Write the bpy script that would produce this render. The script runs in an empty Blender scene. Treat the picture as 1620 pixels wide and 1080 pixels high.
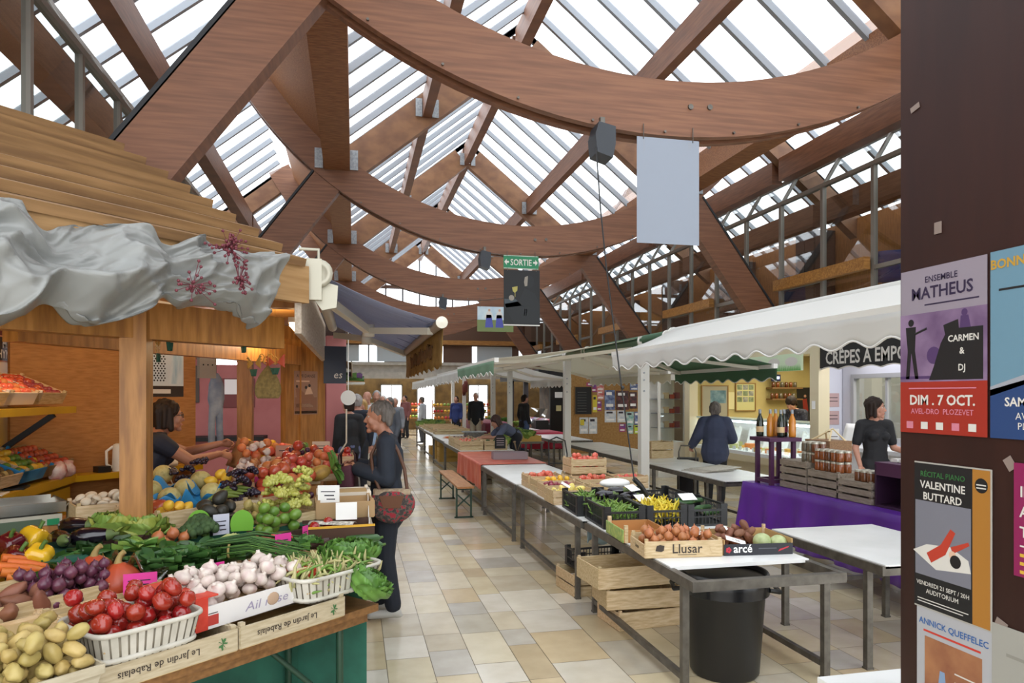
import bpy, bmesh, math, random
from mathutils import Vector, Matrix, Quaternion, noise
PI = math.pi
scene = bpy.context.scene
col = scene.collection
# ---------------- camera (eye height 1.7 m, looking a little right of the aisle) ----------------
FPX, VX, VY, EYE = 1110.0, 560.0, 624.0, 1.7
YAW = math.atan((810 - VX) / FPX)
SN, CS = math.sin(YAW), math.cos(YAW)
cd = bpy.data.cameras.new('camera'); cam = bpy.data.objects.new('camera', cd); col.objects.link(cam)
cam.location = (0, 0, EYE); cam.rotation_euler = (PI / 2, 0, -YAW)
cd.sensor_width = 36; cd.lens = FPX / 1620 * 36; cd.shift_y = (VY - 540) / 1620
cd.clip_start = .05; cd.clip_end = 200
scene.camera = cam
# ---------------- sky ----------------
w = bpy.data.worlds.new('sky'); scene.world = w; w.use_nodes = True
bg = w.node_tree.nodes['Background']
bg.inputs[0].default_value = (.93, .965, 1, 1); bg.inputs[1].default_value = 2.6
scene.view_settings.view_transform = 'Standard'; scene.view_settings.look = 'None'
scene.view_settings.exposure = 0.42; scene.view_settings.gamma = 1
try: scene.view_settings.use_curve_mapping = False
except Exception: pass

# ---------------- helpers ----------------
def V(*a): return Vector(a if len(a) > 1 else a[0])
def ray(x, y):
    l = (x - 810) / FPX
    return V(SN + l * CS, CS - l * SN, (VY - y) / FPX)
def atz(x, y, z):                                 # the point at height z seen at a place in the photograph
    d = ray(x, y); return V(0, 0, EYE) + d * ((z - EYE) / d.z)
def atd(x, y, dep): return V(0, 0, EYE) + ray(x, y) * dep
def atX(x, y, X):
    d = ray(x, y); return V(0, 0, EYE) + d * (X / d.x)
def atY(x, y, Y):
    d = ray(x, y); return V(0, 0, EYE) + d * (Y / d.y)
def lin(h):
    if not isinstance(h, str): return tuple(h)[:3] + (1,)
    c = [int(h[i:i + 2], 16) / 255 for i in (0, 2, 4)]
    return tuple(x / 12.92 if x <= .04045 else ((x + .055) / 1.055) ** 2.4 for x in c) + (1,)
MATS = {}
def mat(name, c, rough=.55, metal=0, c2=None, scale=8, stretch=(1, 1, 1), bump=0, wave=False, trans=0, emit=0, spec=.5, sheen=0, coat=0, alpha=1, rnd=0, c3=None, detail=4, lo=.35, hi=.65, rz=0):
    if name in MATS: return MATS[name]
    m = bpy.data.materials.new(name); m.use_nodes = True; N = m.node_tree.nodes; L = m.node_tree.links
    b = N['Principled BSDF']; b.inputs['Base Color'].default_value = lin(c); b.inputs['Roughness'].default_value = rough
    b.inputs['Metallic'].default_value = metal; b.inputs['Specular IOR Level'].default_value = spec
    b.inputs['Transmission Weight'].default_value = trans; b.inputs['Coat Weight'].default_value = coat; b.inputs['Alpha'].default_value = alpha
    if emit: b.inputs['Emission Color'].default_value = lin(c); b.inputs['Emission Strength'].default_value = emit
    src = None
    if c2 or bump:
        tc = N.new('ShaderNodeTexCoord'); mp = N.new('ShaderNodeMapping'); L.new(tc.outputs['Object'], mp.inputs[0]); mp.inputs['Scale'].default_value = stretch
        if rz: mp.vector_type = 'TEXTURE'; mp.inputs['Rotation'].default_value = (0, 0, rz); mp.inputs['Scale'].default_value = tuple(1 / q for q in stretch)
        if wave:
            t = N.new('ShaderNodeTexWave'); t.inputs['Scale'].default_value = scale; t.inputs['Distortion'].default_value = 3; t.inputs['Detail'].default_value = 3; fac = t.outputs['Fac']; t.bands_direction = wave if isinstance(wave, str) else 'X'
        else:
            t = N.new('ShaderNodeTexNoise'); t.inputs['Scale'].default_value = scale; t.inputs['Detail'].default_value = detail; fac = t.outputs['Fac']
        L.new(mp.outputs[0], t.inputs['Vector'])
        if c2:
            r = N.new('ShaderNodeValToRGB'); L.new(fac, r.inputs[0]); e = r.color_ramp.elements
            e[0].position = lo; e[0].color = lin(c); e[1].position = hi; e[1].color = lin(c2)
            if c3: q = e.new((lo + hi) / 2); q.color = lin(c3)
            src = r.outputs[0]
        if bump:
            bp = N.new('ShaderNodeBump'); bp.inputs['Strength'].default_value = bump; bp.inputs['Distance'].default_value = .01; L.new(fac, bp.inputs['Height']); L.new(bp.outputs[0], b.inputs['Normal'])
    if rnd:
        oi = N.new('ShaderNodeObjectInfo'); hs = N.new('ShaderNodeHueSaturation'); mr = N.new('ShaderNodeMapRange')
        L.new(oi.outputs['Random'], mr.inputs[0]); mr.inputs[3].default_value = 1 - rnd; mr.inputs[4].default_value = 1 + rnd
        if src: L.new(src, hs.inputs['Color'])
        else: hs.inputs['Color'].default_value = lin(c)
        L.new(mr.outputs[0], hs.inputs['Value'])
        m2 = N.new('ShaderNodeMapRange'); L.new(oi.outputs['Random'], m2.inputs[0]); m2.inputs[3].default_value = .5 + rnd * .08; m2.inputs[4].default_value = .5 - rnd * .08; L.new(m2.outputs[0], hs.inputs['Hue'])
        src = hs.outputs[0]
    if src: L.new(src, b.inputs['Base Color'])
    MATS[name] = m; return m
def glassmat(name, tint, fac_gloss=.1, haze=0, rough=.02):
    if name in MATS: return MATS[name]
    m = bpy.data.materials.new(name); m.use_nodes = True; N = m.node_tree.nodes; L = m.node_tree.links; N.clear()
    o = N.new('ShaderNodeOutputMaterial'); t = N.new('ShaderNodeBsdfTransparent'); t.inputs[0].default_value = lin(tint)
    g = N.new('ShaderNodeBsdfGlossy'); g.inputs['Roughness'].default_value = rough
    x = N.new('ShaderNodeMixShader'); fr = N.new('ShaderNodeLayerWeight'); fr.inputs[0].default_value = .25
    mm = N.new('ShaderNodeMath'); mm.operation = 'MULTIPLY_ADD'; L.new(fr.outputs['Facing'], mm.inputs[0]); mm.inputs[1].default_value = .5; mm.inputs[2].default_value = fac_gloss
    L.new(mm.outputs[0], x.inputs[0]); L.new(t.outputs[0], x.inputs[1]); L.new(g.outputs[0], x.inputs[2]); last = x
    if haze:
        tr = N.new('ShaderNodeBsdfTranslucent'); tr.inputs[0].default_value = (.9, .93, .96, 1); y = N.new('ShaderNodeMixShader'); y.inputs[0].default_value = haze
        L.new(x.outputs[0], y.inputs[1]); L.new(tr.outputs[0], y.inputs[2]); last = y
    L.new(last.outputs[0], o.inputs[0]); MATS[name] = m; return m
def seethrough(m, k=.45):                          # thin cloth that daylight shines through
    N = m.node_tree.nodes; L = m.node_tree.links; o = N['Material Output']; b = N['Principled BSDF']; t = N.new('ShaderNodeBsdfTranslucent'); x = N.new('ShaderNodeMixShader'); x.inputs[0].default_value = k
    if b.inputs['Base Color'].is_linked: L.new(b.inputs['Base Color'].links[0].from_socket, t.inputs[0])
    else: t.inputs[0].default_value = b.inputs['Base Color'].default_value
    L.new(b.outputs[0], x.inputs[1]); L.new(t.outputs[0], x.inputs[2]); L.new(x.outputs[0], o.inputs[0]); return m
def frame(o, r, u):                                # matrix with axes right, up, normal
    r = V(r).normalized(); u = V(u); n = r.cross(u).normalized(); u = n.cross(r)
    return Matrix(((r.x, u.x, n.x, o[0]), (r.y, u.y, n.y, o[1]), (r.z, u.z, n.z, o[2]), (0, 0, 0, 1)))
def TR(x, y, z, rz=0, s=1): return Matrix.Translation((x, y, z)) @ Matrix.Rotation(rz, 4, 'Z') @ Matrix.Scale(s, 4)
_fonts = {}
class MB:
    def __init__(s): s.v = []; s.f = []; s.m = []; s.sm = []; s.M = None
    def add(s, vs, fs, mi=0, sm=False, M=None):
        n = len(s.v)
        if M is not None: vs = [M @ V(q) for q in vs]
        if s.M is not None: vs = [s.M @ V(q) for q in vs]
        s.v += [tuple(q) for q in vs]; s.f += [tuple(i + n for i in q) for q in fs]; s.m += [mi] * len(fs); s.sm += [sm] * len(fs); return s
    def box(s, x0, y0, z0, x1, y1, z1, mi=0, M=None):
        return s.add([(x0, y0, z0), (x1, y0, z0), (x1, y1, z0), (x0, y1, z0), (x0, y0, z1), (x1, y0, z1), (x1, y1, z1), (x0, y1, z1)],
                     [(0, 3, 2, 1), (4, 5, 6, 7), (0, 1, 5, 4), (1, 2, 6, 5), (2, 3, 7, 6), (3, 0, 4, 7)], mi, False, M)
    def cb(s, c, sz, mi=0, M=None): return s.box(c[0] - sz[0] / 2, c[1] - sz[1] / 2, c[2] - sz[2] / 2, c[0] + sz[0] / 2, c[1] + sz[1] / 2, c[2] + sz[2] / 2, mi, M)
    def beam(s, p0, p1, w, h, mi=0, up=(0, 0, 1)):   # w sideways, h along up
        p0 = V(p0); p1 = V(p1); d = (p1 - p0); l = d.length; d.normalize(); u = V(up)
        if abs(d.dot(u)) > .99: u = V(1, 0, 0)
        r = d.cross(u).normalized(); u = r.cross(d)
        M = Matrix(((r.x, d.x, u.x, p0.x), (r.y, d.y, u.y, p0.y), (r.z, d.z, u.z, p0.z), (0, 0, 0, 1)))
        return s.box(-w / 2, 0, -h / 2, w / 2, l, h / 2, mi, M)
    def tube(s, pts, r, n=8, mi=0, sm=True, closed=False):
        pts = [V(p) for p in pts]; k = len(pts); R = r if isinstance(r, (list, tuple)) else [r] * k
        vs = []; pu = None
        for i, p in enumerate(pts):
            d = (pts[min(i + 1, k - 1)] - pts[max(i - 1, 0)]).normalized() if not closed else (pts[(i + 1) % k] - pts[i - 1]).normalized()
            if pu is None: pu = V(0, 0, 1) if abs(d.z) < .9 else V(1, 0, 0)
            a = d.cross(pu).normalized(); b = a.cross(d); pu = b
            for j in range(n): t = 2 * PI * j / n; vs.append(p + (a * math.cos(t) + b * math.sin(t)) * R[i])
        fs = [(i * n + j, i * n + (j + 1) % n, (i + 1) % k * n + (j + 1) % n, (i + 1) % k * n + j) for i in range(k if closed else k - 1) for j in range(n)]
        s.add(vs, fs, mi, sm)
        if not closed: s.add(vs[:n], [tuple(range(n - 1, -1, -1))], mi); s.add(vs[-n:], [tuple(range(n))], mi)
        return s
    def lathe(s, prof, n=16, mi=0, M=None, sm=True):
        vs = []; fs = []
        for r, z in prof:
            for j in range(n): t = 2 * PI * j / n; vs.append((r * math.cos(t), r * math.sin(t), z))
        for i in range(len(prof) - 1):
            for j in range(n): fs.append((i * n + j, i * n + (j + 1) % n, (i + 1) * n + (j + 1) % n, (i + 1) * n + j))
        s.add(vs, fs, mi, sm, M)
        if prof[0][0] > 1e-4: s.add(vs[:n], [tuple(range(n - 1, -1, -1))], mi, False, M)
        if prof[-1][0] > 1e-4: s.add(vs[-n:], [tuple(range(n))], mi, False, M)
        return s
    def ell(s, c, r, nu=12, nv=8, mi=0, fn=None, M=None):
        if not isinstance(r, (tuple, list)): r = (r, r, r)
        vs = []
        for i in range(nv + 1):
            t = PI * i / nv
            for j in range(nu):
                p = 2 * PI * j / nu; q = V(math.sin(t) * math.cos(p), math.sin(t) * math.sin(p), math.cos(t))
                if fn: q = fn(q)
                vs.append((c[0] + q[0] * r[0], c[1] + q[1] * r[1], c[2] + q[2] * r[2]))
        fs = [(i * nu + j, (i + 1) * nu + j, (i + 1) * nu + (j + 1) % nu, i * nu + (j + 1) % nu) for i in range(nv) for j in range(nu)]
        return s.add(vs, fs, mi, True, M)
    def prism(s, poly, z0, z1, mi=0, M=None, sm=False):   # polygon in the xy plane pushed from z0 to z1
        n = len(poly); a = sum(poly[i][0] * poly[(i + 1) % n][1] - poly[(i + 1) % n][0] * poly[i][1] for i in range(n))
        if a < 0: poly = poly[::-1]
        vs = [(p[0], p[1], z0) for p in poly] + [(p[0], p[1], z1) for p in poly]
        fs = [tuple(range(n - 1, -1, -1)), tuple(range(n, 2 * n))]
        s.add(vs, fs, mi, False, M); return s.add(vs, [(i, (i + 1) % n, n + (i + 1) % n, n + i) for i in range(n)], mi, sm, M)
    def grid(s, fn, nu, nv, mi=0, sm=True, th=0, mf=None):
        vs = [V(fn(i / nu, j / nv)) for j in range(nv + 1) for i in range(nu + 1)]
        fs = [(j * (nu + 1) + i, j * (nu + 1) + i + 1, (j + 1) * (nu + 1) + i + 1, (j + 1) * (nu + 1) + i) for j in range(nv) for i in range(nu)]
        if th:
            nr = [V(0, 0, 0) for _ in vs]
            for q in fs:
                a = (vs[q[1]] - vs[q[0]]).cross(vs[q[3]] - vs[q[0]])
                for k in q: nr[k] += a
            K = len(vs); vs2 = [v - (m.normalized() if m.length > 0 else m) * th for v, m in zip(vs, nr)]
            bd = [(i, i + 1) for i in range(nu)] + [(j * (nu + 1) + nu, (j + 1) * (nu + 1) + nu) for j in range(nv)] + [(nv * (nu + 1) + i + 1, nv * (nu + 1) + i) for i in range(nu)] + [((j + 1) * (nu + 1), j * (nu + 1)) for j in range(nv)]
            fs = fs + [tuple(k + K for k in q[::-1]) for q in fs] + [(b, a, a + K, b + K) for a, b in bd]; vs = vs + vs2
        b0 = len(s.m); s.add(vs, fs, mi, sm)
        if mf:
            for j in range(nv):
                for i in range(nu): s.m[b0 + j * nu + i] = mf(i / nu, j / nv)
        return s
    def text(s, tx, size, M, mi=0, align='CENTER', bold=0, shear=0, xs=1, space=1):
        key = (tx, align, bold, shear, space)
        if key not in _fonts:
            c = bpy.data.curves.new('t', 'FONT'); c.body = tx; c.size = 1; c.align_x = align; c.offset = bold; c.shear = shear; c.space_character = space; c.resolution_u = 2
            o = bpy.data.objects.new('t', c); col.objects.link(o); dg = bpy.context.evaluated_depsgraph_get(); me = o.evaluated_get(dg).to_mesh()
            _fonts[key] = ([tuple(v.co) for v in me.vertices], [tuple(p.vertices) for p in me.polygons])
            bpy.data.objects.remove(o); bpy.data.curves.remove(c)
        vs, fs = _fonts[key]
        return s.add([(v[0] * size * xs, v[1] * size, 0) for v in vs], fs, mi, False, M)
    def mesh(s, name, mats):
        me = bpy.data.meshes.new(name); me.from_pydata(s.v, [], s.f)
        for m in (mats if isinstance(mats, (list, tuple)) else [mats]): me.materials.append(m)
        me.polygons.foreach_set('material_index', s.m); me.polygons.foreach_set('use_smooth', s.sm); me.update(); return me
    def build(s, name, mats, parent=None, label=None, cat=None, group=None, kind=None, fix=True):
        me = s.mesh(name, mats)
        if fix:
            b = bmesh.new(); b.from_mesh(me); bmesh.ops.recalc_face_normals(b, faces=b.faces); b.to_mesh(me); b.free()
        return link(me, name, parent, label, cat, group, kind)
def link(me, name, parent=None, label=None, cat=None, group=None, kind=None, M=None):
    o = bpy.data.objects.new(name, me); col.objects.link(o)
    if M is not None: o.matrix_world = M
    if parent: o.parent = parent
    return tag(o, label, cat, group, kind)
def tag(o, label=None, cat=None, group=None, kind=None):
    for k, v in (('label', label), ('category', cat), ('group', group), ('kind', kind)):
        if v: o[k] = v
    return o
def thing(name, label, cat, loc=(0, 0, 0), rz=0, group=None, M=None):
    o = bpy.data.objects.new(name, None); o.empty_display_size = .1; col.objects.link(o)
    if M is not None: o.matrix_world = M
    else: o.location = loc; o.rotation_euler = (0, 0, rz)
    return tag(o, label, cat, group)
def struct(mb, name, mats, label=None, cat=None, parent=None): return mb.build(name, mats, parent, label, cat, None, None if parent else 'structure')
R = random.Random(7)
def rr(a, b): return R.uniform(a, b)
def rot(): return Quaternion((rr(-1, 1), rr(-1, 1), rr(-1, 1), rr(-1, 1) + .001)).normalized().to_matrix().to_4x4()
def heap(n, w, d, r, k=14):                       # resting places for n round things of radius r in a w x d box
    out = []
    for _ in range(n):
        best = None
        for _ in range(k):
            x = rr(-w / 2 + r, w / 2 - r) if w > 2 * r else 0; y = rr(-d / 2 + r, d / 2 - r) if d > 2 * r else 0; z = r
            for a in out:
                q = (x - a[0]) ** 2 + (y - a[1]) ** 2
                if q < 4 * r * r * .95: z = max(z, a[2] + math.sqrt(max(0, 4 * r * r * .95 - q)))
            if best is None or z < best[2]: best = (x, y, z)
        out.append(best)
    return out
# ---------------- shared materials ----------------
GLULAM = mat('glulam timber', '80553a', .5, c2='6a442d', scale=3, stretch=(.6, 1, 12), c3='764c34')
GLULAM2 = mat('glulam timber lighter', '89603f', .5, c2='724b31', scale=4, stretch=(1, 1, 1.5))
PLANK = mat('cedar boarding', '9c6b45', .55, c2='7b4c2e', scale=9, stretch=(1, 9, 9), lo=.4, hi=.6)
GREYMET = mat('grey painted metal', '8b8d8c', .45, .3)
STEEL = mat('dull steel', '77726a', .42, .75, c2='5e5a54', scale=20)
GALV = mat('galvanised steel', 'a9adb0', .5, .5, c2='8b9094', scale=30)
WHITEP = mat('white paint', 'e8e6df', .45)
CREAMP = mat('cream metal', 'dcd6c6', .5)
BLACK = mat('black plastic', '1d1d1e', .42)
RUBBER = mat('black rubber', '232427', .6)
WHITE = mat('white card', 'efeeea', .6)
DARK = mat('near black', '141414', .6)
CRATE = mat('pale crate wood', 'd3bd98', .65, c2='b99f76', scale=6, stretch=(2, 14, 14), c3='c8ae86', rnd=.12)
PINE = mat('varnished pine', 'b07a3c', .45, c2='8a5a26', scale=3, stretch=(8, 8, 1), c3='a06c30')
PINEX = mat('varnished pine board', 'b5813f', .5, c2='8c5d28', scale=4, stretch=(1, 10, 10))
WHITETOP = mat('white laminate', 'f0f0ee', .3, c2='e6e7e4', scale=4)
# ================= hall =================
XC = 2.62; FR = [.37 + 5.38 * k for k in range(6)]         # frame planes
YEND = 28.9
# floor: limestone slabs laid in courses along the aisle
def make_floor():
    vs = []; fs = []; cols = []
    x = -5.5; pal = ['cfc3ab', 'c8b999', 'c2ae8c', 'd3cab8', 'beb5a3', 'cabea5', 'c5b493', 'cdc1a8', 'b9b2a6', 'cfc1a2', 'c5b8a0', 'd6cdbd']
    wd = [.3, .26, .2, .34, .28, .4]
    while x < 10.5:
        wv = R.choice(wd); y = -1.5 - rr(0, .5)
        while y < 38:
            l = R.choice([.32, .42, .5, .58, .3]); g = .0022; n = len(vs)
            vs += [(x + g, y + g, 0), (x + wv - g, y + g, 0), (x + wv - g, y + l - g, 0), (x + g, y + l - g, 0)]; fs.append((n, n + 1, n + 2, n + 3))
            c = lin(R.choice(pal)); k = rr(.97, 1.13); cols.append((c[0] * k, c[1] * k, c[2] * k, 1)); y += l
        x += wv
    n = len(vs); vs += [(-6, -2, -.004), (11, -2, -.004), (11, 38.5, -.004), (-6, 38.5, -.004)]; fs.append((n, n + 1, n + 2, n + 3)); cols.append(lin('8d8270'))
    me = bpy.data.meshes.new('floor'); me.from_pydata(vs, [], fs)
    at = me.color_attributes.new('tint', 'FLOAT_COLOR', 'CORNER')
    i = 0
    for p, c in zip(me.polygons, cols):
        for _ in range(p.loop_total): at.data[i].color = c; i += 1
    m = mat('limestone slabs', 'cdbb96', .17, c2='ffffff', scale=5, bump=.02); N = m.node_tree.nodes; L = m.node_tree.links; b = N['Principled BSDF']
    ca = N.new('ShaderNodeVertexColor'); ca.layer_name = 'tint'; mx = N.new('ShaderNodeMix'); mx.data_type = 'RGBA'; mx.blend_type = 'MULTIPLY'; mx.inputs[0].default_value = .28
    rp = [q for q in N if q.type == 'VALTORGB'][0]; rp.color_ramp.elements[0].color = (.62, .56, .47, 1)
    L.new(ca.outputs[0], mx.inputs[6]); L.new(rp.outputs[0], mx.inputs[7]); L.new(mx.outputs[2], b.inputs['Base Color'])
    me.materials.append(m)
    o = bpy.data.objects.new('floor', me); col.objects.link(o); tag(o, 'pale polished limestone slab floor of the market hall', 'floor', None, 'structure')
make_floor()
ORD = ['nearest', 'second', 'third', 'fourth', 'fifth', 'sixth', 'seventh']
ARCZ, ARCR = 9.0, 5.06
def zin(x): return 7.1 - .81 * abs(x - XC)                # underside of the inner rafters
def sgn(s): return 'left' if s < 0 else 'right'
VAL = 3.05                                                # valley distance from the centre line
OR_, OZ = 4.2, 6.75                                       # outer ridge
def zout(d): return OZ - .81 * (d - OR_)
for k, y in enumerate(FR):
    nm = ORD[k - 1] if k else 'overhead'
    if k > 0:
        # arched ring beam: two lamellas, the gap's shade coloured into a dark strip between
        t = thing('arched_beam', f'{nm} smile-shaped glulam ring beam hanging across the hall', 'beam', (0, y, 0)); t['kind'] = 'structure'
        def arc(r0, r1, y0, y1, mb, a0=-62, a1=62, n=48):
            ps = [math.radians(-90 + a0 + (a1 - a0) * i / n) for i in range(n + 1)]
            o = [(XC + r1 * math.cos(p), ARCZ + r1 * math.sin(p)) for p in ps]; q = [(XC + r0 * math.cos(p), ARCZ + r0 * math.sin(p)) for p in ps]
            vs = []
            for i in range(n + 1): vs += [(o[i][0], y0, o[i][1]), (o[i][0], y1, o[i][1]), (q[i][0], y1, q[i][1]), (q[i][0], y0, q[i][1])]
            fs = [(4 * i + a, 4 * i + b, 4 * i + 4 + b, 4 * i + 4 + a) for i in range(n) for a, b in ((0, 1), (1, 2), (2, 3), (3, 0))] + [(0, 1, 2, 3), (4 * n, 4 * n + 1, 4 * n + 2, 4 * n + 3)]
            mb.add(vs, fs)
        for y0 in (-.12, .05):
            mb = MB(); arc(ARCR - .48, ARCR, y0, y0 + .075, mb); mb.build('lamella', GLULAM, t)
        mb = MB(); arc(ARCR - .44, ARCR - .045, -.045, .05, mb); mb.build('gap_shade_strip', mat('beam gap shade', '3a2418', .6), t)
        mb = MB()
        for i in range(9):
            p = math.radians(-90 - 30 + i * 7.5); mb.tube([(XC + (ARCR - .03) * math.cos(p), -.12, ARCZ + (ARCR - .03) * math.sin(p)), (XC + (ARCR - .03) * math.cos(p), -.14, ARCZ + (ARCR - .03) * math.sin(p))], .011, 8)
        for i in (-1, 1):
            p = math.radians(-90 + 4 + i * 1.1); mb.tube([(XC + (ARCR - .26) * math.cos(p), -.12, ARCZ + (ARCR - .26) * math.sin(p)), (XC + (ARCR - .26) * math.cos(p), -.135, ARCZ + (ARCR - .26) * math.sin(p))], .024, 10)
        mb.build('bolts', STEEL, t)
        for s in (-1, 1):
            mb = MB(); a = V(XC + s * 2.95, y, 5.05); b = V(XC + s * 4.98, y, 2.3)
            st = thing('leaning_strut', f'{nm} leaning glulam strut on the {sgn(s)} side of the hall', 'beam', (0, 0, 0)); st['kind'] = 'structure'
            up = V(0, 0, 1); mb.beam(a, b, .2, .47, up=up); mb.build('timber', GLULAM, st)
            mb = MB(); n = (b - a).cross(V(0, 1, 0)).normalized(); n = n if n.z > 0 else -n
            mb.beam(a + n * .245 + (a-b)*.05, b + n * .245, .2, .045, up=up); mb.build('rubber_strip', RUBBER, st)
    # rafters of the inner ridge roof
    for s in (-1, 1):
        mb = MB(); d = V(s, 0, -.81).normalized(); nrm = V(s * .81, 0, 1).normalized()
        a = V(XC, y, 7.1) + nrm * .24; mb.beam(a, a + d * 3.5, .17, .46)
        mb.build('rafter', GLULAM2, None, f'{nm} glulam rafter of the {sgn(s)} slope of the middle roof', 'beam', None, 'structure')
        mb = MB(); a = V(XC + s * OR_, y, OZ - .3); b = V(XC + s * (OR_ + 2.3), y, zout(OR_ + 2.3) - .3); mb.beam(a, b, .18, .34)
        mb.build('rafter', GLULAM2, None, f'{nm} short rafter of the outer roof on the {sgn(s)} side', 'beam', None, 'structure')
    # steel hangers
    if k > 0:
        mb = MB()
        for x, z in ((XC, 7.25), (XC - 1.5, zin(XC - 1.5) + .3), (XC + 1.5, zin(XC + 1.5) + .3)):
            for dx in (-.13, .13): mb.cb((x + dx, y - .12, z), (.1, .02, .28))
        for s in (-1, 1):
            for dx in (-.26, .26): mb.cb((XC + s * 2.88 + dx, y - .135, 5.28), (.12, .02, .3))
        mb.build('joist_hangers', GALV, None, f'{nm} set of bolted steel joist hangers on a roof frame', 'bracket', None, 'structure')
ROOFGLASS = glassmat('roof glazing', 'f4f8fb', .03, .12)
wn = 0
def win(): 
    global wn; wn += 1; return f'window_{wn}'
ys = FR + [YEND]
BAR = mat('aluminium glazing bar', '9a9fa6', .5, .2)
for k in range(len(ys) - 1):
    y0, y1 = ys[k] , ys[k + 1]; nb = max(1, round((y1 - y0) / .7)); nm = ORD[k]
    for s in (-1, 1):
        for (d0, z0, d1, z1, wh) in ((0.0, 7.72, VAL - .1, 7.72 - .81 * (VAL - .1), 'middle'), (OR_, OZ, OR_ + 2.5, zout(OR_ + 2.5), 'outer')):
            mb = MB(); p = [(XC + s * d0, y0, z0), (XC + s * d1, y0, z1), (XC + s * d1, y1, z1), (XC + s * d0, y1, z0)]
            mb.add(p, [(0, 1, 2, 3)]); t = struct(mb, win(), ROOFGLASS, f'{nm} glazed bay of the {wh} roof, {sgn(s)} slope', 'roof window')
            mb = MB()
            for i in range(nb + 1):
                y = y0 + (y1 - y0) * i / nb
                mb.beam((XC + s * d0, y, z0 - .04), (XC + s * d1, y, z1 - .04), .06, .09)
            mb.build('glazing_bars', BAR, t)
    # purlins along the hall
    for (x, z, w_, h_, lb) in ((XC, 7.38, .16, .42, 'ridge purlin'), (XC - 1.5, zin(XC - 1.5) + .34, .14, .36, 'left middle purlin'), (XC + 1.5, zin(XC + 1.5) + .34, .14, .36, 'right middle purlin'),
                               (-2.3, 5.53, .2, .38, 'left purlin of the outer roof'), (-2.97, 4.97, .24, .4, 'left eaves beam of the outer roof'), (7.4, 5.66, .2, .4, 'right purlin of the outer roof'), (8.25, 4.95, .24, .4, 'right eaves beam of the outer roof')):
        mb = MB(); mb.box(x - w_ / 2, y0 + .1, z - h_ / 2, x + w_ / 2, y1 - .1, z + h_ / 2)
        mb.build('purlin', GLULAM, None, f'{nm} length of the {lb}', 'beam', None, 'structure')
    for s in (-1, 1):
        mb = MB(); xv = XC + s * 2.87
        mb.box(xv - .19, y0 + .12, 5.12, xv + .19, y1 - .12, 5.5); t = thing('valley_gutter', f'{nm} boarded valley gutter between the middle and the {sgn(s)} outer roof', 'gutter', (0, 0, 0)); t['kind'] = 'structure'
        mb.build('trough', PLANK, t)
        mb = MB(); n = 11; ps = []
        for i in range(n + 1):
            a = math.radians(-90 + s * (38.5 + 19.5 * i / n)); ps.append((XC + (ARCR - .44) * math.cos(a), ARCZ + (ARCR - .44) * math.sin(a)))
        for i in range(n):
            (xa, za), (xb, zb) = ps[i], ps[i + 1]; mb.beam((xa + (xb - xa) * .5, y0 + .14, (za + zb) / 2), (xa + (xb - xa) * .5, y1 - .14, (za + zb) / 2), .15, .03, up=(za - zb if s>0 else zb-za, 0, abs(xb - xa)))
        mb.build('soffit_boards', PLANK, t)
# ---- galleries ----
CLEAR = glassmat('gallery glass', 'dfe6e4', .10)
PANELW = mat('orange wood panelling', 'b4793f', .5, c2='94602f', scale=5, stretch=(12, 12, 1), wave=False)
SLAB = mat('painted concrete', 'b9b4aa', .8, c2='aaa59b', scale=6)
def gallery(s, X, XW, side):
    t = thing('gallery_floor', f'concrete floor slab of the glazed upper gallery on the {side}', 'floor slab', (0, 0, 0)); t['kind'] = 'structure'
    x0, x1 = sorted((X, XW)); mb = MB(); mb.box(x0, -1.4, 2.62, x1, YEND, 2.8); mb.build('slab', SLAB, t)
    mb = MB(); mb.box(XW, -1.4, 2.8, XW + s * .1, YEND, 4.9); struct(mb, f'wall_{side}', PANELW, f'orange wood panelled back wall of the {side} upper gallery', 'wall')
    ny = 27; dy = (YEND + 1.4) / ny
    mb = MB(); mb.box(x0, -1.4, 4.9, x1, YEND, 4.95) if False else None
    # vertical and sloped glass
    mb = MB(); mb.add([(X, -1.4, 2.8), (X, YEND, 2.8), (X, YEND, 5.02), (X, -1.4, 5.02)], [(0, 1, 2, 3)]); mb.add([(X, -1.4, 5.02), (X, YEND, 5.02), (X + s * .3, YEND, 5.5), (X + s * .3, -1.4, 5.5)], [(0, 1, 2, 3)])
    g = struct(mb, win(), CLEAR, f'long glazed screen of the {side} upper gallery with sloping top lights', 'window')
    mb = MB()
    for i in range(ny + 1):
        y = -1.4 + i * dy; mb.box(X - .035, y - .03, 2.8, X + .035, y + .03, 5.04); mb.beam((X, y, 5.02), (X + s * .3, y, 5.5), .05, .05, up=(1, 0, 0))
    for z in (2.84, 5.03): mb.box(X - .04, -1.4, z - .03, X + .04, YEND, z + .03)
    for i in range(0, ny, 2): mb.box(X - .03, -1.4 + i * dy, 3.5, X + .03, -1.4 + (i + 1) * dy, 3.56)
    mb.box(X + s * .3 - .03, -1.4, 5.48, X + s * .3 + .03, YEND, 5.54); mb.build('window_frame', mat('brown grey window metal', '8a857d', .45, .4), g)
    mb = MB()
    for i in range(1 if s > 0 else 5, ny, 4): mb.box(X - s * .12 - .05, -1.4 + i * dy, 3.5, X - s * .12 + .05, -1.4 + min(i + 2, ny) * dy, 3.68)
    mb.build('guard_rail', PINEX, g)
gallery(1, 7.3, 8.9, 'right'); gallery(-1, -2.6, -4.4, 'left')
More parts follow.
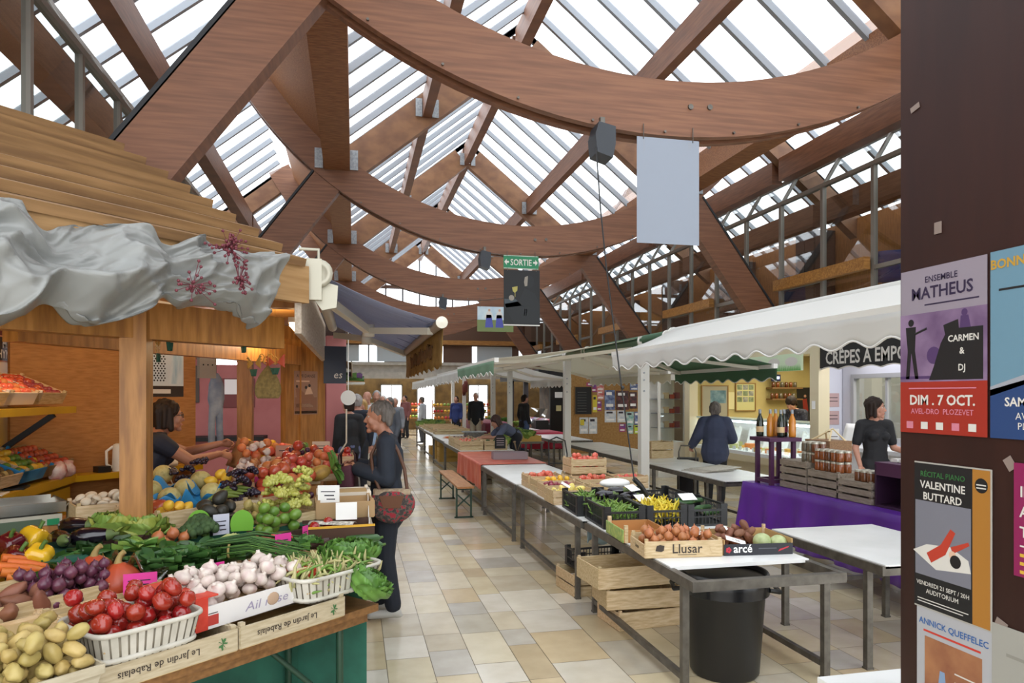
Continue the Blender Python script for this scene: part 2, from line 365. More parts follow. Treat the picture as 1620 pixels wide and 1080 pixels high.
# partitions and pipes inside the right gallery
for i, (y, wd, hh) in enumerate(((6.4, .5, 2.0), (9.0, .9, 1.2), (11.6, .6, 2.0), (14.3, .9, 1.9), (17.6, .7, 2.0), (20.9, .8, 1.9))):
    mb = MB(); mb.box(8.45, y, 2.8, 8.88, y + wd, 2.8 + hh); mb.box(8.43, y + .03, 2.86, 8.455, y + wd / 2 - .01, 2.8 + hh - .04, 1); mb.box(8.43, y + wd / 2 + .01, 2.86, 8.455, y + wd - .03, 2.8 + hh - .04, 1)
    mb.build('tall_cupboard' if hh > 1.5 else 'low_cupboard', [mat('dark cupboard', '3b2a20', .5), mat('dark cupboard door', '4a3528', .45)], None, f'{ORD[i]} dark cupboard against the panelled wall of the right upper gallery', 'cupboard', 'gallery cupboards')
def office_chair(x, y, rz, lb, cshade):
    t = thing('office_chair', lb, 'chair', (x, y, 2.8), rz, 'gallery chairs'); m = mat('blue upholstery ' + cshade, cshade, .8)
    mb = MB(); mb.ell((0, 0, .47), (.24, .23, .05), 14, 6); mb.build('seat', m, t)
    mb = MB(); mb.grid(lambda u, v: ((u - .5) * .44, .23 + .05 * math.cos((u - .5) * 3) + .06 * v, .55 + v * .45), 8, 6, th=.05); mb.build('backrest', m, t)
    mb = MB(); mb.tube([(0, 0, .08), (0, 0, .45)], .025)
    for i in range(5): a = i * 1.2566; mb.tube([(0, 0, .1), (.26 * math.cos(a), .26 * math.sin(a), .05)], .018, 6)
    mb.tube([(0, .15, .45), (0, .28, .5), (0, .27, .65)], .018, 6); mb.build('base', BLACK, t)
office_chair(7.85, 9.0, 2.6, 'blue office chair behind the gallery glass above the cheese shop', '2f3f7d'); office_chair(7.9, 7.9, 1.0, 'blue office chair in the gallery nearest the brown column', '33468a'); office_chair(7.8, 11.2, 2.2, 'dark violet armchair in the gallery beside the leaning strut', '2c2a4c')
# ---- end of the hall: mezzanine, glazed gable ----
mb = MB(); mb.box(-5.5, YEND, 2.62, 10.4, YEND + 5, 2.98); mb.box(-5.5, YEND - .06, 2.35, 10.4, YEND, 2.62); mb.box(-5.5, YEND - .1, 2.9, 10.4, YEND, 3.02)
struct(mb, 'trim_1', SLAB, 'grey fascia and slab of the mezzanine across the far end of the hall', 'fascia')
mb = MB(); mb.add([(XC - 6, YEND + .05, 3), (XC + 6, YEND + .05, 3), (XC + 6, YEND + .05, 5.2), (XC + 3, YEND + .05, 6), (XC, YEND + .05, 7.9), (XC - 3, YEND + .05, 6), (XC - 6, YEND + .05, 5.2)], [(0, 1, 2, 3, 4, 5, 6)])
g = struct(mb, win(), ROOFGLASS, 'glazed end wall with a pointed gable at the far end of the hall', 'window')
mb = MB()
for i in range(-8, 9): x = XC + i * .68; mb.box(x - .03, YEND - .02, 3, x + .03, YEND + .04, 7.8 - .62 * abs(x - XC) if abs(x - XC) < 3 else 5.4)
mb.box(XC - 6, YEND - .03, 4.8, XC + 6, YEND + .04, 4.86); mb.build('mullions', mat('dark grey mullion', '6f7175', .5, .3), g)
mb = MB(); mb.box(XC - 6, YEND - .2, 3.75, XC + 6, YEND - .06, 3.93); mb.box(XC - 6, YEND - .25, 4.95, XC + 6, YEND - .05, 5.3); mb.build('guard_rail', PINEX, g)
for i, x in enumerate((-1.3, .9, 5.0)):
    mb = MB(); mb.box(x, YEND - .05, 3.04, x + 1.5, YEND - .02, 3.7); mb.build('guard_panel', mat('frosted glass panel', 'b4bec3', .3), g)
mb = MB(); mb.box(XC - 6.5, YEND - .2, 3.02, XC - 4.2, YEND + .04, 5.4); mb.box(XC + 4.4, YEND - .2, 3.02, XC + 6.5, YEND + .04, 5.4); mb.box(XC - 4.2, YEND - .03, 3.7, XC + 4.4, YEND + .06, 4.75)
for x in (-1.5, 1.2, 3.6, 5.6): mb.box(x, YEND - .03, 3.02, x + 1.2, YEND + .06, 3.7)
mb.box(XC - 3.2, YEND - .18, 6.0, XC + 3.2, YEND + .06, 6.12); mb.build('brown_panel', mat('brown end panels', '5f4433', .6), g)
mb = MB(); mb.box(-5.5, 34.6, 0, 10.4, 34.8, 2.62); struct(mb, 'wall_back', mat('ochre entrance wall', '7d6238', .8, c2='5f4a2a', scale=3), 'brown entrance wall below the far mezzanine', 'wall')
for i, (x, wd) in enumerate(((1.3, .95), (3.05, .8), (5.6, .9))):
    mb = MB(); mb.box(x, 34.52, .05, x + wd, 34.58, 2.15); d = struct(mb, f'door_{i + 1}', mat('glowing door glass', 'f6f8fa', .2, emit=3.0), f'{ORD[i]} bright glazed entrance door in the far wall', 'door')  # door panes glow by themselves to stand in for daylight outside
    mb = MB(); mb.box(x - .05, 34.5, 0, x, 34.6, 2.2); mb.box(x + wd, 34.5, 0, x + wd + .05, 34.6, 2.2); mb.box(x - .05, 34.5, 2.15, x + wd + .05, 34.6, 2.2); mb.box(x + wd / 2 - .02, 34.5, 0, x + wd / 2 + .02, 34.55, 2.15); mb.build('door_frame', GREYMET, d)
mb = MB(); mb.box(-5.5, -1.5, -.004, -5.4, 34.7, 2.62); struct(mb, 'wall_west', mat('outer wall', '6b5a4a', .8), 'dim outer wall behind the left stalls', 'wall')
mb = MB(); mb.box(10.3, -1.5, -.004, 10.4, 34.7, 2.62); struct(mb, 'wall_east', MATS['outer wall'], 'dim outer wall behind the right shops', 'wall')
for i, (x, y) in enumerate(((-.6, YEND + .6), (2.4, YEND + .5), (4.9, YEND + .6))):
    t = thing('fluorescent_lamp', f'{ORD[i]} white strip lamp under the far mezzanine', 'lamp', (x, y, 2.6), 0, 'mezzanine lamps')
    mb = MB(); mb.box(-.65, -.08, -.05, .65, .08, 0.02); mb.build('housing', WHITEP, t); l = bpy.data.lights.new('far_fill_light', 'AREA'); l.shape = 'RECTANGLE'; l.size = 1.2; l.size_y = .1; l.energy = 55; l.color = (1, .94, .84); lo = bpy.data.objects.new('far_fill_light', l); col.objects.link(lo); lo.location = (x, y, 2.5); mb = MB(); mb.box(-.62, -.05, -.075, .62, .05, -.05); mb.build('tube', mat('lit tube', 'fff3dd', emit=14), t)  # area lights added to brighten the far end below the mezzanine
# ================= produce, containers, people: builders =================
nz = noise.noise
def lump(rx, ry, rz, amp=0, fr=2, seed=0, nu=14, nv=9, fn=None, mi=0, mb=None, c=(0, 0, 0)):
    mb = mb or MB()
    def g(q):
        k = 1 + amp * nz(V(q.x * fr + seed, q.y * fr, q.z * fr))
        q = q * k
        return fn(q) if fn else q
    return mb.ell(c, (rx, ry, rz), nu, nv, mi, g)
def leafy(r, h, n, seed, ruf=.3, w=.55, mi=(0, 1), up=.55, mb=None, c=(0, 0, 0)):
    mb = mb or MB(); q = random.Random(seed)
    for i in range(n):
        a = i * 2.399 + q.uniform(-.3, .3); t = (i + .5) / n; el = .12 + (1 - t) * .0 + t * 1.25 * up + q.uniform(-.1, .1)
        L_ = r * (1.05 - .45 * t); ph = q.uniform(0, 9); m = mi[i % len(mi)]
        def f(u, v, a=a, el=el, L_=L_, ph=ph, t=t):
            s = (u - .5) * 2; wd = L_ * w * math.sin(PI * min(1, .12 + v * .9)) ** .6
            d = v * L_; e = el * (1 - .75 * v) ; x = s * wd; out = d * math.cos(e); z = h * .15 + d * math.sin(el) * (1.1 - .5 * v * v) + ruf * L_ * .3 * (v * v) * math.sin(s * 7 + ph) * abs(s) ** .5 + s * s * L_ * .16
            return (c[0] + out * math.cos(a) - x * math.sin(a), c[1] + out * math.sin(a) + x * math.cos(a), c[2] + z)
        mb.grid(f, 8, 6, m)
    return mb
def head_lettuce(r, n, seed, mi=(0, 1), flare=.5, mb=None, c=(0, 0, 0)):
    mb = mb or MB(); q = random.Random(seed)
    for i in range(n):
        t = (i + .5) / n; a = i * 2.399 + q.uniform(-.3, .3); R_ = r * (.55 + .45 * t); f1 = .25 + 1.05 * t * flare * 1.4; ph = q.uniform(0, 9); wd = .75 + .25 * q.random()
        def f(u, v):
            s = (u - .5) * 2; ph_ = 2.5 + (f1 - 2.5) * v; k = R_ * (1 + .22 * flare * v ** 3 * (1 + t)) * (1 + (.04 + .11 * v) * math.sin(s * 14 + ph) * abs(s) * .8 + .05 * math.sin(v * 13 + ph + 3 * s)); w = wd * math.sin(PI * (.18 + .72 * v)) ** .7 * (.9 + .3 * v); az = a + s * w
            return (c[0] + k * math.sin(ph_) * math.cos(az), c[1] + k * math.sin(ph_) * math.sin(az), c[2] + r * .55 + k * .85 * math.cos(ph_))
        mb.grid(f, 14, 10, mi[i % len(mi)])
    return mb
def lettuce(lb, M, r, n, seed, mats, flare=.5): return link(head_lettuce(r, n, seed, tuple(range(len(mats))), flare).mesh('lettuce', mats), 'lettuce', None, lb, 'lettuce', None, None, M)
G = {}
def P(name, c, rough=.4, **k): return mat(name, c, rough, rnd=k.pop('rnd', .08), **k)
# materials of produce
m_tom = P('tomato skin', '8c1d17', .2, coat=.3, c2='9c2c20', scale=3); m_tom2 = P('pale tomato skin', 'c8453c', .3, c2='d4695a', scale=3); m_stem = mat('green stem', '4d6b2a', .6)
m_gar = P('garlic skin', 'dbd0c4', .5, c2='c0aaa4', scale=5, stretch=(6, 6, 1), rnd=.06); m_oni = P('brown onion skin', 'b8764a', .35, c2='a05f36', scale=4, stretch=(6, 6, 1)); m_ron = P('red onion skin', '4f2438', .3, c2='6a394b', scale=4, stretch=(6, 6, 1))
m_pot = P('yellow potato skin', 'b5a062', .5, c2='a08a4e', scale=9, rnd=.1); m_swp = P('sweet potato skin', '8a5a45', .6, c2='744733', scale=7); m_lem = P('lemon peel', 'e2b53a', .4, bump=.15, scale=40, c2='d8a830'); m_lime = P('lime peel', '54782a', .35, c2='6d8f36', scale=3)
m_mel = P('netted melon rind', 'b9a866', .6, c2='9c8f52', scale=18, c3='c4b57a'); m_mel2 = P('pale green melon rind', 'b4be8c', .5, c2='9aa872', scale=20); m_sq = P('orange squash skin', 'b5512a', .4, c2='9c4222', scale=3); m_egg = P('aubergine skin', '17101a', .15, coat=.4); m_egc = mat('aubergine cap', '5a6b3a', .6)
m_pepr = P('dark red pepper skin', '560f1a', .15, coat=.4); m_pepy = P('yellow pepper skin', 'dba81e', .18, coat=.3, c2='e3b830', scale=2); m_car = P('carrot skin', 'd0702a', .5, c2='be5f20', scale=6); m_let = mat('lettuce leaf', '6c8c38', .5, c2='90a650', scale=6); m_let2 = mat('dark lettuce leaf', '41682a', .45, c2='5b8436', scale=6)
m_chd = mat('dark chard leaf', '22401c', .4, c2='35561f', scale=5); m_spin = mat('spinach leaf', '31552a', .45, c2='47702f', scale=7); m_ybt = mat('yellow green leaf', 'a3a54a', .5, c2='7f9038', scale=5); m_bean = P('yellow bean pod', 'bdb383', .5, c2='a3a266', scale=8, rnd=.15); m_beang = P('green bean pod', '6d8c3a', .5, rnd=.15); m_avo = P('avocado skin', '2c2a22', .5, bump=.4, scale=40)
m_mush = P('mushroom cap', 'e2d6c2', .6, c2='c9b89c', scale=6); m_gra = P('white grape', 'b9b45a', .25, c2='9fa446', scale=2, coat=.2); m_grb = P('black grape', '2b2030', .25, coat=.2); m_pch = P('peach skin', 'd08a4a', .5, c2='b5402f', scale=2, rnd=.1); m_app = P('red apple skin', 'a02c28', .25, c2='c0603a', scale=2, coat=.2); m_plum = P('plum skin', '3d2038', .35, c2='582c44', scale=3)
m_bro = mat('broccoli floret', '2d4424', .8, c2='41592f', scale=30, bump=.6); m_cuc = P('courgette skin', '2b4a22', .35, c2='44683a', scale=10, stretch=(1, 1, 8)); m_kiwi = P('kiwi skin', '7d6238', .8, c2='6a522c', scale=30); m_pine = mat('pineapple rind', '8a6a2c', .6, c2='b08a3e', scale=22, bump=.5); m_gin = P('ginger skin', 'c2a06a', .6); m_rad = P('radish skin', 'b02a44', .3)
def tomf(q): d = math.hypot(q.x, q.y); return V(q.x * (1 + .04 * math.cos(5 * math.atan2(q.y, q.x))), q.y * (1 + .04 * math.cos(5 * math.atan2(q.y, q.x))), q.z * (1 - .22 * math.exp(-d * d * 14)))
G['tomato'] = lump(.036, .036, .031, fn=tomf, nu=16).mesh('tomato', m_tom); G['pale_tomato'] = lump(.034, .034, .029, fn=tomf).mesh('tomato', m_tom2)
def garf(q): a = math.atan2(q.y, q.x); k = 1 + .09 * abs(math.cos(a * 4)) ; z = q.z; s = (1 - .25 * max(0, z) ** 2); return V(q.x * k * s, q.y * k * s, z * .9)
mb = lump(.029, .029, .026, fn=garf, nu=24, nv=10); mb.lathe([(.013, .02), (.009, .0245), (.007, .029), (.0075, .033), (0, .032)], 8); mb.lathe([(0, -.025), (.008, -.026), (.009, -.022)], 8); G['garlic'] = mb.mesh('garlic', m_gar)
def oniz(q): return V(q.x, q.y, q.z * (1 + .35 * max(0, abs(q.z) - .75) * 4 * .5))
def onion(m, r): b = lump(r, r, r * .92, fn=oniz, nu=14); b.lathe([(r * .3, r * .85), (r * .12, r * 1.2), (r * .07, r * 1.45), (0, r * 1.5)], 7); return b.mesh('onion', m)
G['onion'] = onion(m_oni, .03); G['red_onion'] = onion(m_ron, .024)
G['potato'] = lump(.028, .042, .025, .25, 1.6, 3).mesh('potato', m_pot); G['potato_b'] = lump(.026, .036, .024, .3, 1.9, 8).mesh('potato', m_pot); G['sweet_potato'] = lump(.032, .075, .03, .3, 1.5, 5, fn=lambda q: V(q.x * (1 - .3 * q.y * q.y), q.y, q.z * (1 - .3 * q.y * q.y))).mesh('sweet_potato', m_swp)
G['lemon'] = lump(.032, .032, .037, fn=lambda q: V(q.x, q.y, q.z * (1 + .25 * abs(q.z) ** 8))).mesh('lemon', m_lem); G['lime'] = lump(.03, .03, .033).mesh('lime', m_lime)
def melf(q): a = math.atan2(q.y, q.x); k = 1 - .03 * (abs(math.cos(a * 5)) > .97); return V(q.x * k, q.y * k, q.z)
G['melon'] = lump(.07, .07, .066, fn=melf, nu=30, nv=14).mesh('melon', [m_mel]); G['pale_melon'] = lump(.06, .06, .054, nu=18, nv=12).mesh('melon', m_mel2)
G['apple'] = lump(.035, .035, .032, fn=tomf).mesh('apple', m_app); G['peach'] = lump(.035, .035, .033).mesh('peach', m_pch); G['plum'] = lump(.02, .02, .024).mesh('plum', m_plum); G['kiwi'] = lump(.025, .025, .033).mesh('kiwi', m_kiwi); G['avocado'] = lump(.036, .036, .05, fn=lambda q: V(q.x * (1 - .25 * q.z), q.y * (1 - .25 * q.z), q.z)).mesh('avocado', m_avo)
mb = lump(.025, .025, .018, fn=lambda q: V(q.x, q.y, q.z if q.z > 0 else q.z * .35)); mb.lathe([(.009, -.028), (.009, -.006), (.012, -.002)], 8); G['mushroom'] = mb.mesh('mushroom', m_mush)
mb = MB(); mb.tube([(0, 0, 0), (0, .05, .004), (.004, .1, .002), (0, .15, 0)], [.016, .013, .009, .003], 8); G['carrot'] = mb.mesh('carrot', m_car)
def pod(m, c): b = MB(); b.tube([(-.055, 0, 0), (-.03, c, .002), (0, c * 1.5, 0), (.03, c, -.002), (.055, -c * .3, 0)], [.002, .0055, .006, .0055, .0015], 6); return b.mesh('bean_pod', m)
G['bean'] = pod(m_bean, .012); G['bean_b'] = pod(m_bean, -.006); G['bean_g'] = pod(m_beang, .015)
def bunch(m, n, seed, L_=.11):
    q = random.Random(seed); b = MB()
    for i in range(n):
        t = i / n; a = q.uniform(0, 6.28); rad = .046 * (1 - t) ** .6 * q.uniform(.6, 1); b.ell((L_ * t - L_ / 2, rad * math.cos(a), abs(rad * math.sin(a)) * .9 + .01), .0135, 7, 5, 0)
    b.tube([(-L_ * .62, 0, .04), (-L_ * .3, 0, .025), (0, 0, .012)], .002, 5, 1); return b.mesh('grape_bunch', [m, m_stem])
G['grapes'] = bunch(m_gra, 60, 1); G['grapes_b'] = bunch(m_gra, 55, 2); G['black_grapes'] = bunch(m_grb, 60, 3)
mb = MB()
for i in range(26):
    a = i * 2.4; t = i / 26; mb.ell((.055 * math.sqrt(t) * math.cos(a), .055 * math.sqrt(t) * math.sin(a), .07 - .04 * t), .021, 7, 5)
mb.lathe([(.02, 0), (.02, .03), (.035, .06)], 8, 1); G['broccoli'] = mb.mesh('broccoli', [m_bro, m_stem])
mb = MB(); mb.tube([(-.09, 0, 0), (-.08, 0, 0), (0, .006, 0), (.07, 0, 0), (.085, 0, 0)], [.006, .02, .022, .02, .008], 12); mb.tube([(.083, 0, 0), (.1, 0, .004)], [.008, .006], 6, 1); G['courgette'] = mb.mesh('courgette', [m_cuc, m_stem])
def put(key, name, M, label, cat, group=None, parent=None): return link(G[key], name, parent, label, cat, group, None, M)
def spot(p, rz=None, s=1, up=False):
    q = Matrix.Rotation(rr(0, 6.28) if rz is None else rz, 4, 'Z') if up else rot()
    return Matrix.Translation(p) @ q @ Matrix.Scale(s, 4)
def fill(M, w, d, n, r, keys, name, label, cat, group, up=False, s=(.92, 1.08), tilt=None):
    for x, y, z in heap(n, w, d, r):
        m = M @ Matrix.Translation((x, y, z)); q = (Matrix.Rotation(rr(0, 6.28), 4, 'Z') @ Matrix.Rotation(rr(-.4, .4), 4, 'X')) if up else rot()
        if tilt: q = Matrix.Rotation(rr(0, 6.28), 4, 'Z') @ Matrix.Rotation(tilt + rr(-.3, .3), 4, 'X')
        put(R.choice(keys), name, m @ q @ Matrix.Scale(rr(*s), 4), label, cat, group)
def pepper(m, mi, M, label, group):
    def f(q): a = math.atan2(q.y, q.x); k = (1 + .12 * math.cos(a * 3.5 if False else a * 4)) * (1 - .18 * (1 - q.z) / 2); d = math.hypot(q.x, q.y); return V(q.x * k, q.y * k, q.z - .3 * math.exp(-d * d * 9) * (1 if q.z > 0 else -.3))
    key = 'pepper' + mi
    if key not in G: G[key] = lump(.046, .046, .05, fn=f, nu=24, nv=12).mesh('pepper', m); b = MB(); b.tube([(0, 0, .028), (.003, 0, .05), (.01, 0, .064)], [.008, .006, .007], 7); G['pepper_stem'] = b.mesh('stem', m_stem)
    o = put(key, 'bell_pepper', M, label, 'pepper', group); link(G['pepper_stem'], 'stem', o)
def eggplant(M, label, group=None):
    if 'egg' not in G:
        b = MB(); b.tube([(0, 0, -.1), (0, 0, -.09), (.004, 0, -.05), (.008, 0, 0), (.006, 0, .05), (0, 0, .075)], [.006, .03, .043, .038, .027, .018], 14); G['egg'] = b.mesh('eggplant', m_egg)
        b = MB(); b.lathe([(.028, .052), (.024, .07), (.01, .08), (.008, .1), (0, .1)], 10); G['eggcap'] = b.mesh('cap', m_egc)
    o = put('egg', 'eggplant', M, label, 'aubergine', group); link(G['eggcap'], 'cap', o)
def leafthing(name, label, cat, M, r, h, n, seed, mats, ruf=.3, w=.55, group=None, up=.55, stuff=False):
    return link(leafy(r, h, n, seed, ruf, w, tuple(range(len(mats))), up).mesh(name, mats), name, None, label, cat, group, 'stuff' if stuff else None, M)
# --- containers ---
WHB = mat('painted basket strips', 'c6c1b5', .55, c2='b1ac9f', scale=12); INS = mat('crate inner wood', 'c8ab78', .7, c2='ac8c58', scale=6, stretch=(2, 14, 14))
def crate(w, d, h, M, label, group=None, m=None, liner=.5, text=None, gap=True, cat='crate', rail=None, name='wooden_crate', low=False):
    m = m or CRATE; t = thing(name, label, cat, M=M, group=group); th = .009; e = .012
    b = MB(); b.box(-w / 2, -d / 2, 0, w / 2, d / 2, .008); b.build('base', INS, t)
    for s, (ax, L_, o) in zip('abcd', (('x', w, -d / 2), ('x', w, d / 2), ('y', d, -w / 2), ('y', d, w / 2))):
        b = MB(); zs = [(0.004, h)] if h < .1 or not gap else [(.004, h * .46), (h * .54, h)]
        hh = 1 if (ax == 'x' or not low) else .8
        for z0, z1 in zs:
            if ax == 'x': b.box(-w / 2, o - th / 2, z0, w / 2, o + th / 2, z1 * hh)
            else: b.box(o - th / 2, -d / 2, z0, o + th / 2, d / 2, z1 * hh)
        mats = [m, mat('printed black ink', '3a3028', .7), mat('printed red ink', 'b03a30', .7), mat('printed green ink', '3f6b3c', .7)]
        if text and s in text:
            for (tx, sz, dx, dz, mi, fl) in text[s]:
                if s == 'a': F = frame((dx, -d / 2 - th / 2 - .0015, dz), (1, 0, 0), (0, 0, 1))
                elif s == 'c': F = frame((-w / 2 - th / 2 - .0015, dx, dz), (0, -1, 0), (0, 0, 1))
                elif s == 'd': F = frame((w / 2 + th / 2 + .0015, dx, dz), (0, 1, 0), (0, 0, 1))
                else: F = frame((dx, d / 2 + th / 2 + .0015, dz), (-1, 0, 0), (0, 0, 1))
                if fl: F = F @ Matrix.Rotation(PI, 4, 'Z')
                if callable(tx): tx(b, F, sz, mi)
                else: b.text(tx, sz, F, mi, bold=.01)
        b.build('side_board', mats, t)
    for sx in (-1, 1):
        for sy in (-1, 1): b = MB(); b.cb((sx * (w / 2 - e), sy * (d / 2 - e), h / 2 + .008), (.02, .02, h + .012)); b.build('corner_post', m, t)
    if liner: b = MB(); b.box(-w / 2 + .015, -d / 2 + .015, h * liner - .006, w / 2 - .015, d / 2 - .015, h * liner); b.build('liner', mat('paper liner', 'b59a6c', .8), t)
    return t
def plastic_crate(w, d, h, M, label, group=None, cat='crate'):
    t = thing('plastic_crate', label, cat, M=M, group=group)
    b = MB(); b.box(-w / 2 + .01, -d / 2 + .01, 0, w / 2 - .01, d / 2 - .01, .008); b.build('base', BLACK, t)
    for ax, L_, o in (('x', w, -d / 2), ('x', w, d / 2), ('y', d, -w / 2), ('y', d, w / 2)):
        b = MB()
        def bx(a0, z0, a1, z1, tk=.008):
            if ax == 'x': b.box(a0, o - tk / 2, z0, a1, o + tk / 2, z1)
            else: b.box(o - tk / 2, a0, z0, o + tk / 2, a1, z1)
        hi = h if ax == 'y' else h * .8
        bx(-L_ / 2, hi - .016, L_ / 2, hi, .016); bx(-L_ / 2, 0, L_ / 2, .018, .014); bx(-L_ / 2, h * .42, L_ / 2, h * .42 + .008)
        n = int(L_ / .028)
        for i in range(n + 1): a = -L_ / 2 + L_ * i / n; bx(a - .0025, .01, a + .0025, hi - .01, .006)
        for k in (-1, 1): bx(*sorted((k * L_ / 2, k * (L_ / 2 - .05)))[:1], 0, sorted((k * L_ / 2, k * (L_ / 2 - .05)))[1], h + .006, .012)
        b.build('side_grid', BLACK, t)
    return t
def basket(w, d, h, M, label, group=None):           # strip punnet basket: flared sides with a rolled rim
    t = thing('strip_basket', label, 'basket', M=M, group=group)
    def sq(u, k, z):
        a = u * 2 * PI; c, s = math.cos(a), math.sin(a); r = ((abs(c) * 2 / w) ** 6 + (abs(s) * 2 / d) ** 6) ** (-1 / 6); return (r * c * k, r * s * k, z)
    b = MB(); b.grid(lambda u, v: sq(u, .86 + .11 * v, h * v), 72, 1, 0, th=.005); b.build('side_lining', mat('brown basket lining', '8b8272', .8), t)
    b = MB()
    n = 44; W = [0]
    for i in range(720): W.append(W[-1] + (V(sq((i + 1) / 720, 1, 0)) - V(sq(i / 720, 1, 0))).length)
    def al(t):
        t = (t % 1) * W[-1]; return next(i for i, q in enumerate(W) if q >= t) / 720
    for i in range(n):
        u0 = al(i / n); u1 = al((i + .74) / n); u1 += u1 < u0
        p = [V(sq(u0, .885, 0)), V(sq(u1, .885, 0)), V(sq(u1, .995, h)), V(sq(u0, .995, h))]
        b.add(p, [(0, 1, 2, 3)])
    b.build('strips', WHB, t)
    for nm, z, k in (('rim', h, 1.0), ('foot_rim', .012, .9)):
        b = MB(); b.tube([sq(i / 72, k, z) for i in range(72)], .009, 8, closed=True); b.build(nm, WHB, t)
    b = MB(); b.box(-w * .42, -d * .42, h * .42, w * .42, d * .42, h * .42 + .005); b.build('liner', MATS.get('paper liner') or mat('paper liner', 'b59a6c', .8), t)
    return t
def card(name, label, M, w, h, m, text=(), cat='price card', group=None, tilt=0, ink=None, parts=()):
    b = MB(); b.box(-w / 2, -h / 2, -.0008, w / 2, h / 2, .0008)
    for tx, sz, x, y, mi in text: b.text(tx, sz, Matrix.Translation((x, y, .0016)), mi)
    for (x0, y0, x1, y1, mi) in parts: b.box(x0, y0, .0005, x1, y1, .0016, mi)
    return link(b.mesh(name, [m, ink or mat('marker ink', '2a2430', .6), MATS.get('printed red ink') or mat('printed red ink', 'b03a30', .7), WHITE]), name, None, label, cat, group, None, M)
# --- people ---
def cap(mb, p0, p1, r0, r1=None, fl=1, side=None, n=12):
    p0 = V(p0); p1 = V(p1); r1 = r0 if r1 is None else r1; d = p1 - p0; L_ = d.length; d = d.normalized() if L_ > 1e-6 else V(0, 0, 1)
    s = V(side) if side is not None else (V(1, 0, 0) if abs(d.x) < .9 else V(0, 1, 0)); b = d.cross(s).normalized(); a = b.cross(d).normalized()
    vs = []; rings = [(-r0 * math.cos(t), r0 * math.sin(t)) for t in (0.05, .5, 1.0, 1.5708)] + [(L_ + r1 * math.sin(t), r1 * math.cos(t)) for t in (0, .55, 1.05, 1.52)]
    for h, r in rings:
        for j in range(n): t = 2 * PI * j / n; vs.append(p0 + d * h + a * (r * math.cos(t)) + b * (r * fl * math.sin(t)))
    k = len(rings); fs = [(i * n + j, i * n + (j + 1) % n, (i + 1) * n + (j + 1) % n, (i + 1) * n + j) for i in range(k - 1) for j in range(n)]
    mb.add(vs, fs + [tuple(range(n - 1, -1, -1)), tuple(range((k - 1) * n, k * n))], 0, True)
def melt(mb, name, m, voxel, parent=None, smooth=4, **tg):     # one continuous skin grown round overlapping volumes
    me = mb.mesh('tmp', m); b = bmesh.new(); b.from_mesh(me); bmesh.ops.recalc_face_normals(b, faces=b.faces); b.to_mesh(me); b.free()
    o = bpy.data.objects.new('tmp', me); col.objects.link(o)
    r = o.modifiers.new('r', 'REMESH'); r.mode = 'VOXEL'; r.voxel_size = voxel; r.use_smooth_shade = True
    s = o.modifiers.new('s', 'SMOOTH'); s.factor = .5; s.iterations = smooth
    out = bpy.data.meshes.new_from_object(o.evaluated_get(bpy.context.evaluated_depsgraph_get())); out.name = name
    bpy.data.objects.remove(o); bpy.data.meshes.remove(me)
    if not out.materials: out.materials.append(m)
    return link(out, name, parent, **tg)
SKIN = mat('skin', 'c08f78', .5, c2='b68069', scale=4); SKIN2 = mat('tanned skin', 'ad7a60', .5, c2='a16d55', scale=4)
def hand(mb, wr, dirv, palmn, s=1, curl=.5, left=False, spread=.02):
    d = V(dirv).normalized(); n = V(palmn); n = (n - d * n.dot(d)).normalized(); x = d.cross(n) * (-1 if left else 1)     # x points to the thumb side
    wr = V(wr); cap(mb, wr - d * .02 * s, wr + d * .07 * s, .024 * s, .036 * s, .42, x)
    for i, (ln, off) in enumerate(((.07, .03), (.078, .01), (.073, -.01), (.056, -.029))):
        p = wr + d * .085 * s + x * off * s; c = curl * (1 + .12 * i); dd = d + x * (off * .9)
        q = p; ang = .15
        for f, r in ((.45, .0088), (.32, .0079), (.24, .007)):
            ang += c * .75; v = (dd.normalized() * math.cos(ang) + n * math.sin(ang)); q2 = q + v * ln * f * s; cap(mb, q, q2, r * s, r * .95 * s, n=8); q = q2
    p = wr + d * .025 * s + x * .03 * s; q = p + (d * .6 + x * .62 + n * .25).normalized() * .04 * s; q2 = q + (d * .85 + x * .2 + n * (.3 + curl * .4)).normalized() * .034 * s
    cap(mb, p, q, .0125 * s, .0105 * s, n=8); cap(mb, q, q2, .01 * s, .0085 * s, n=8)
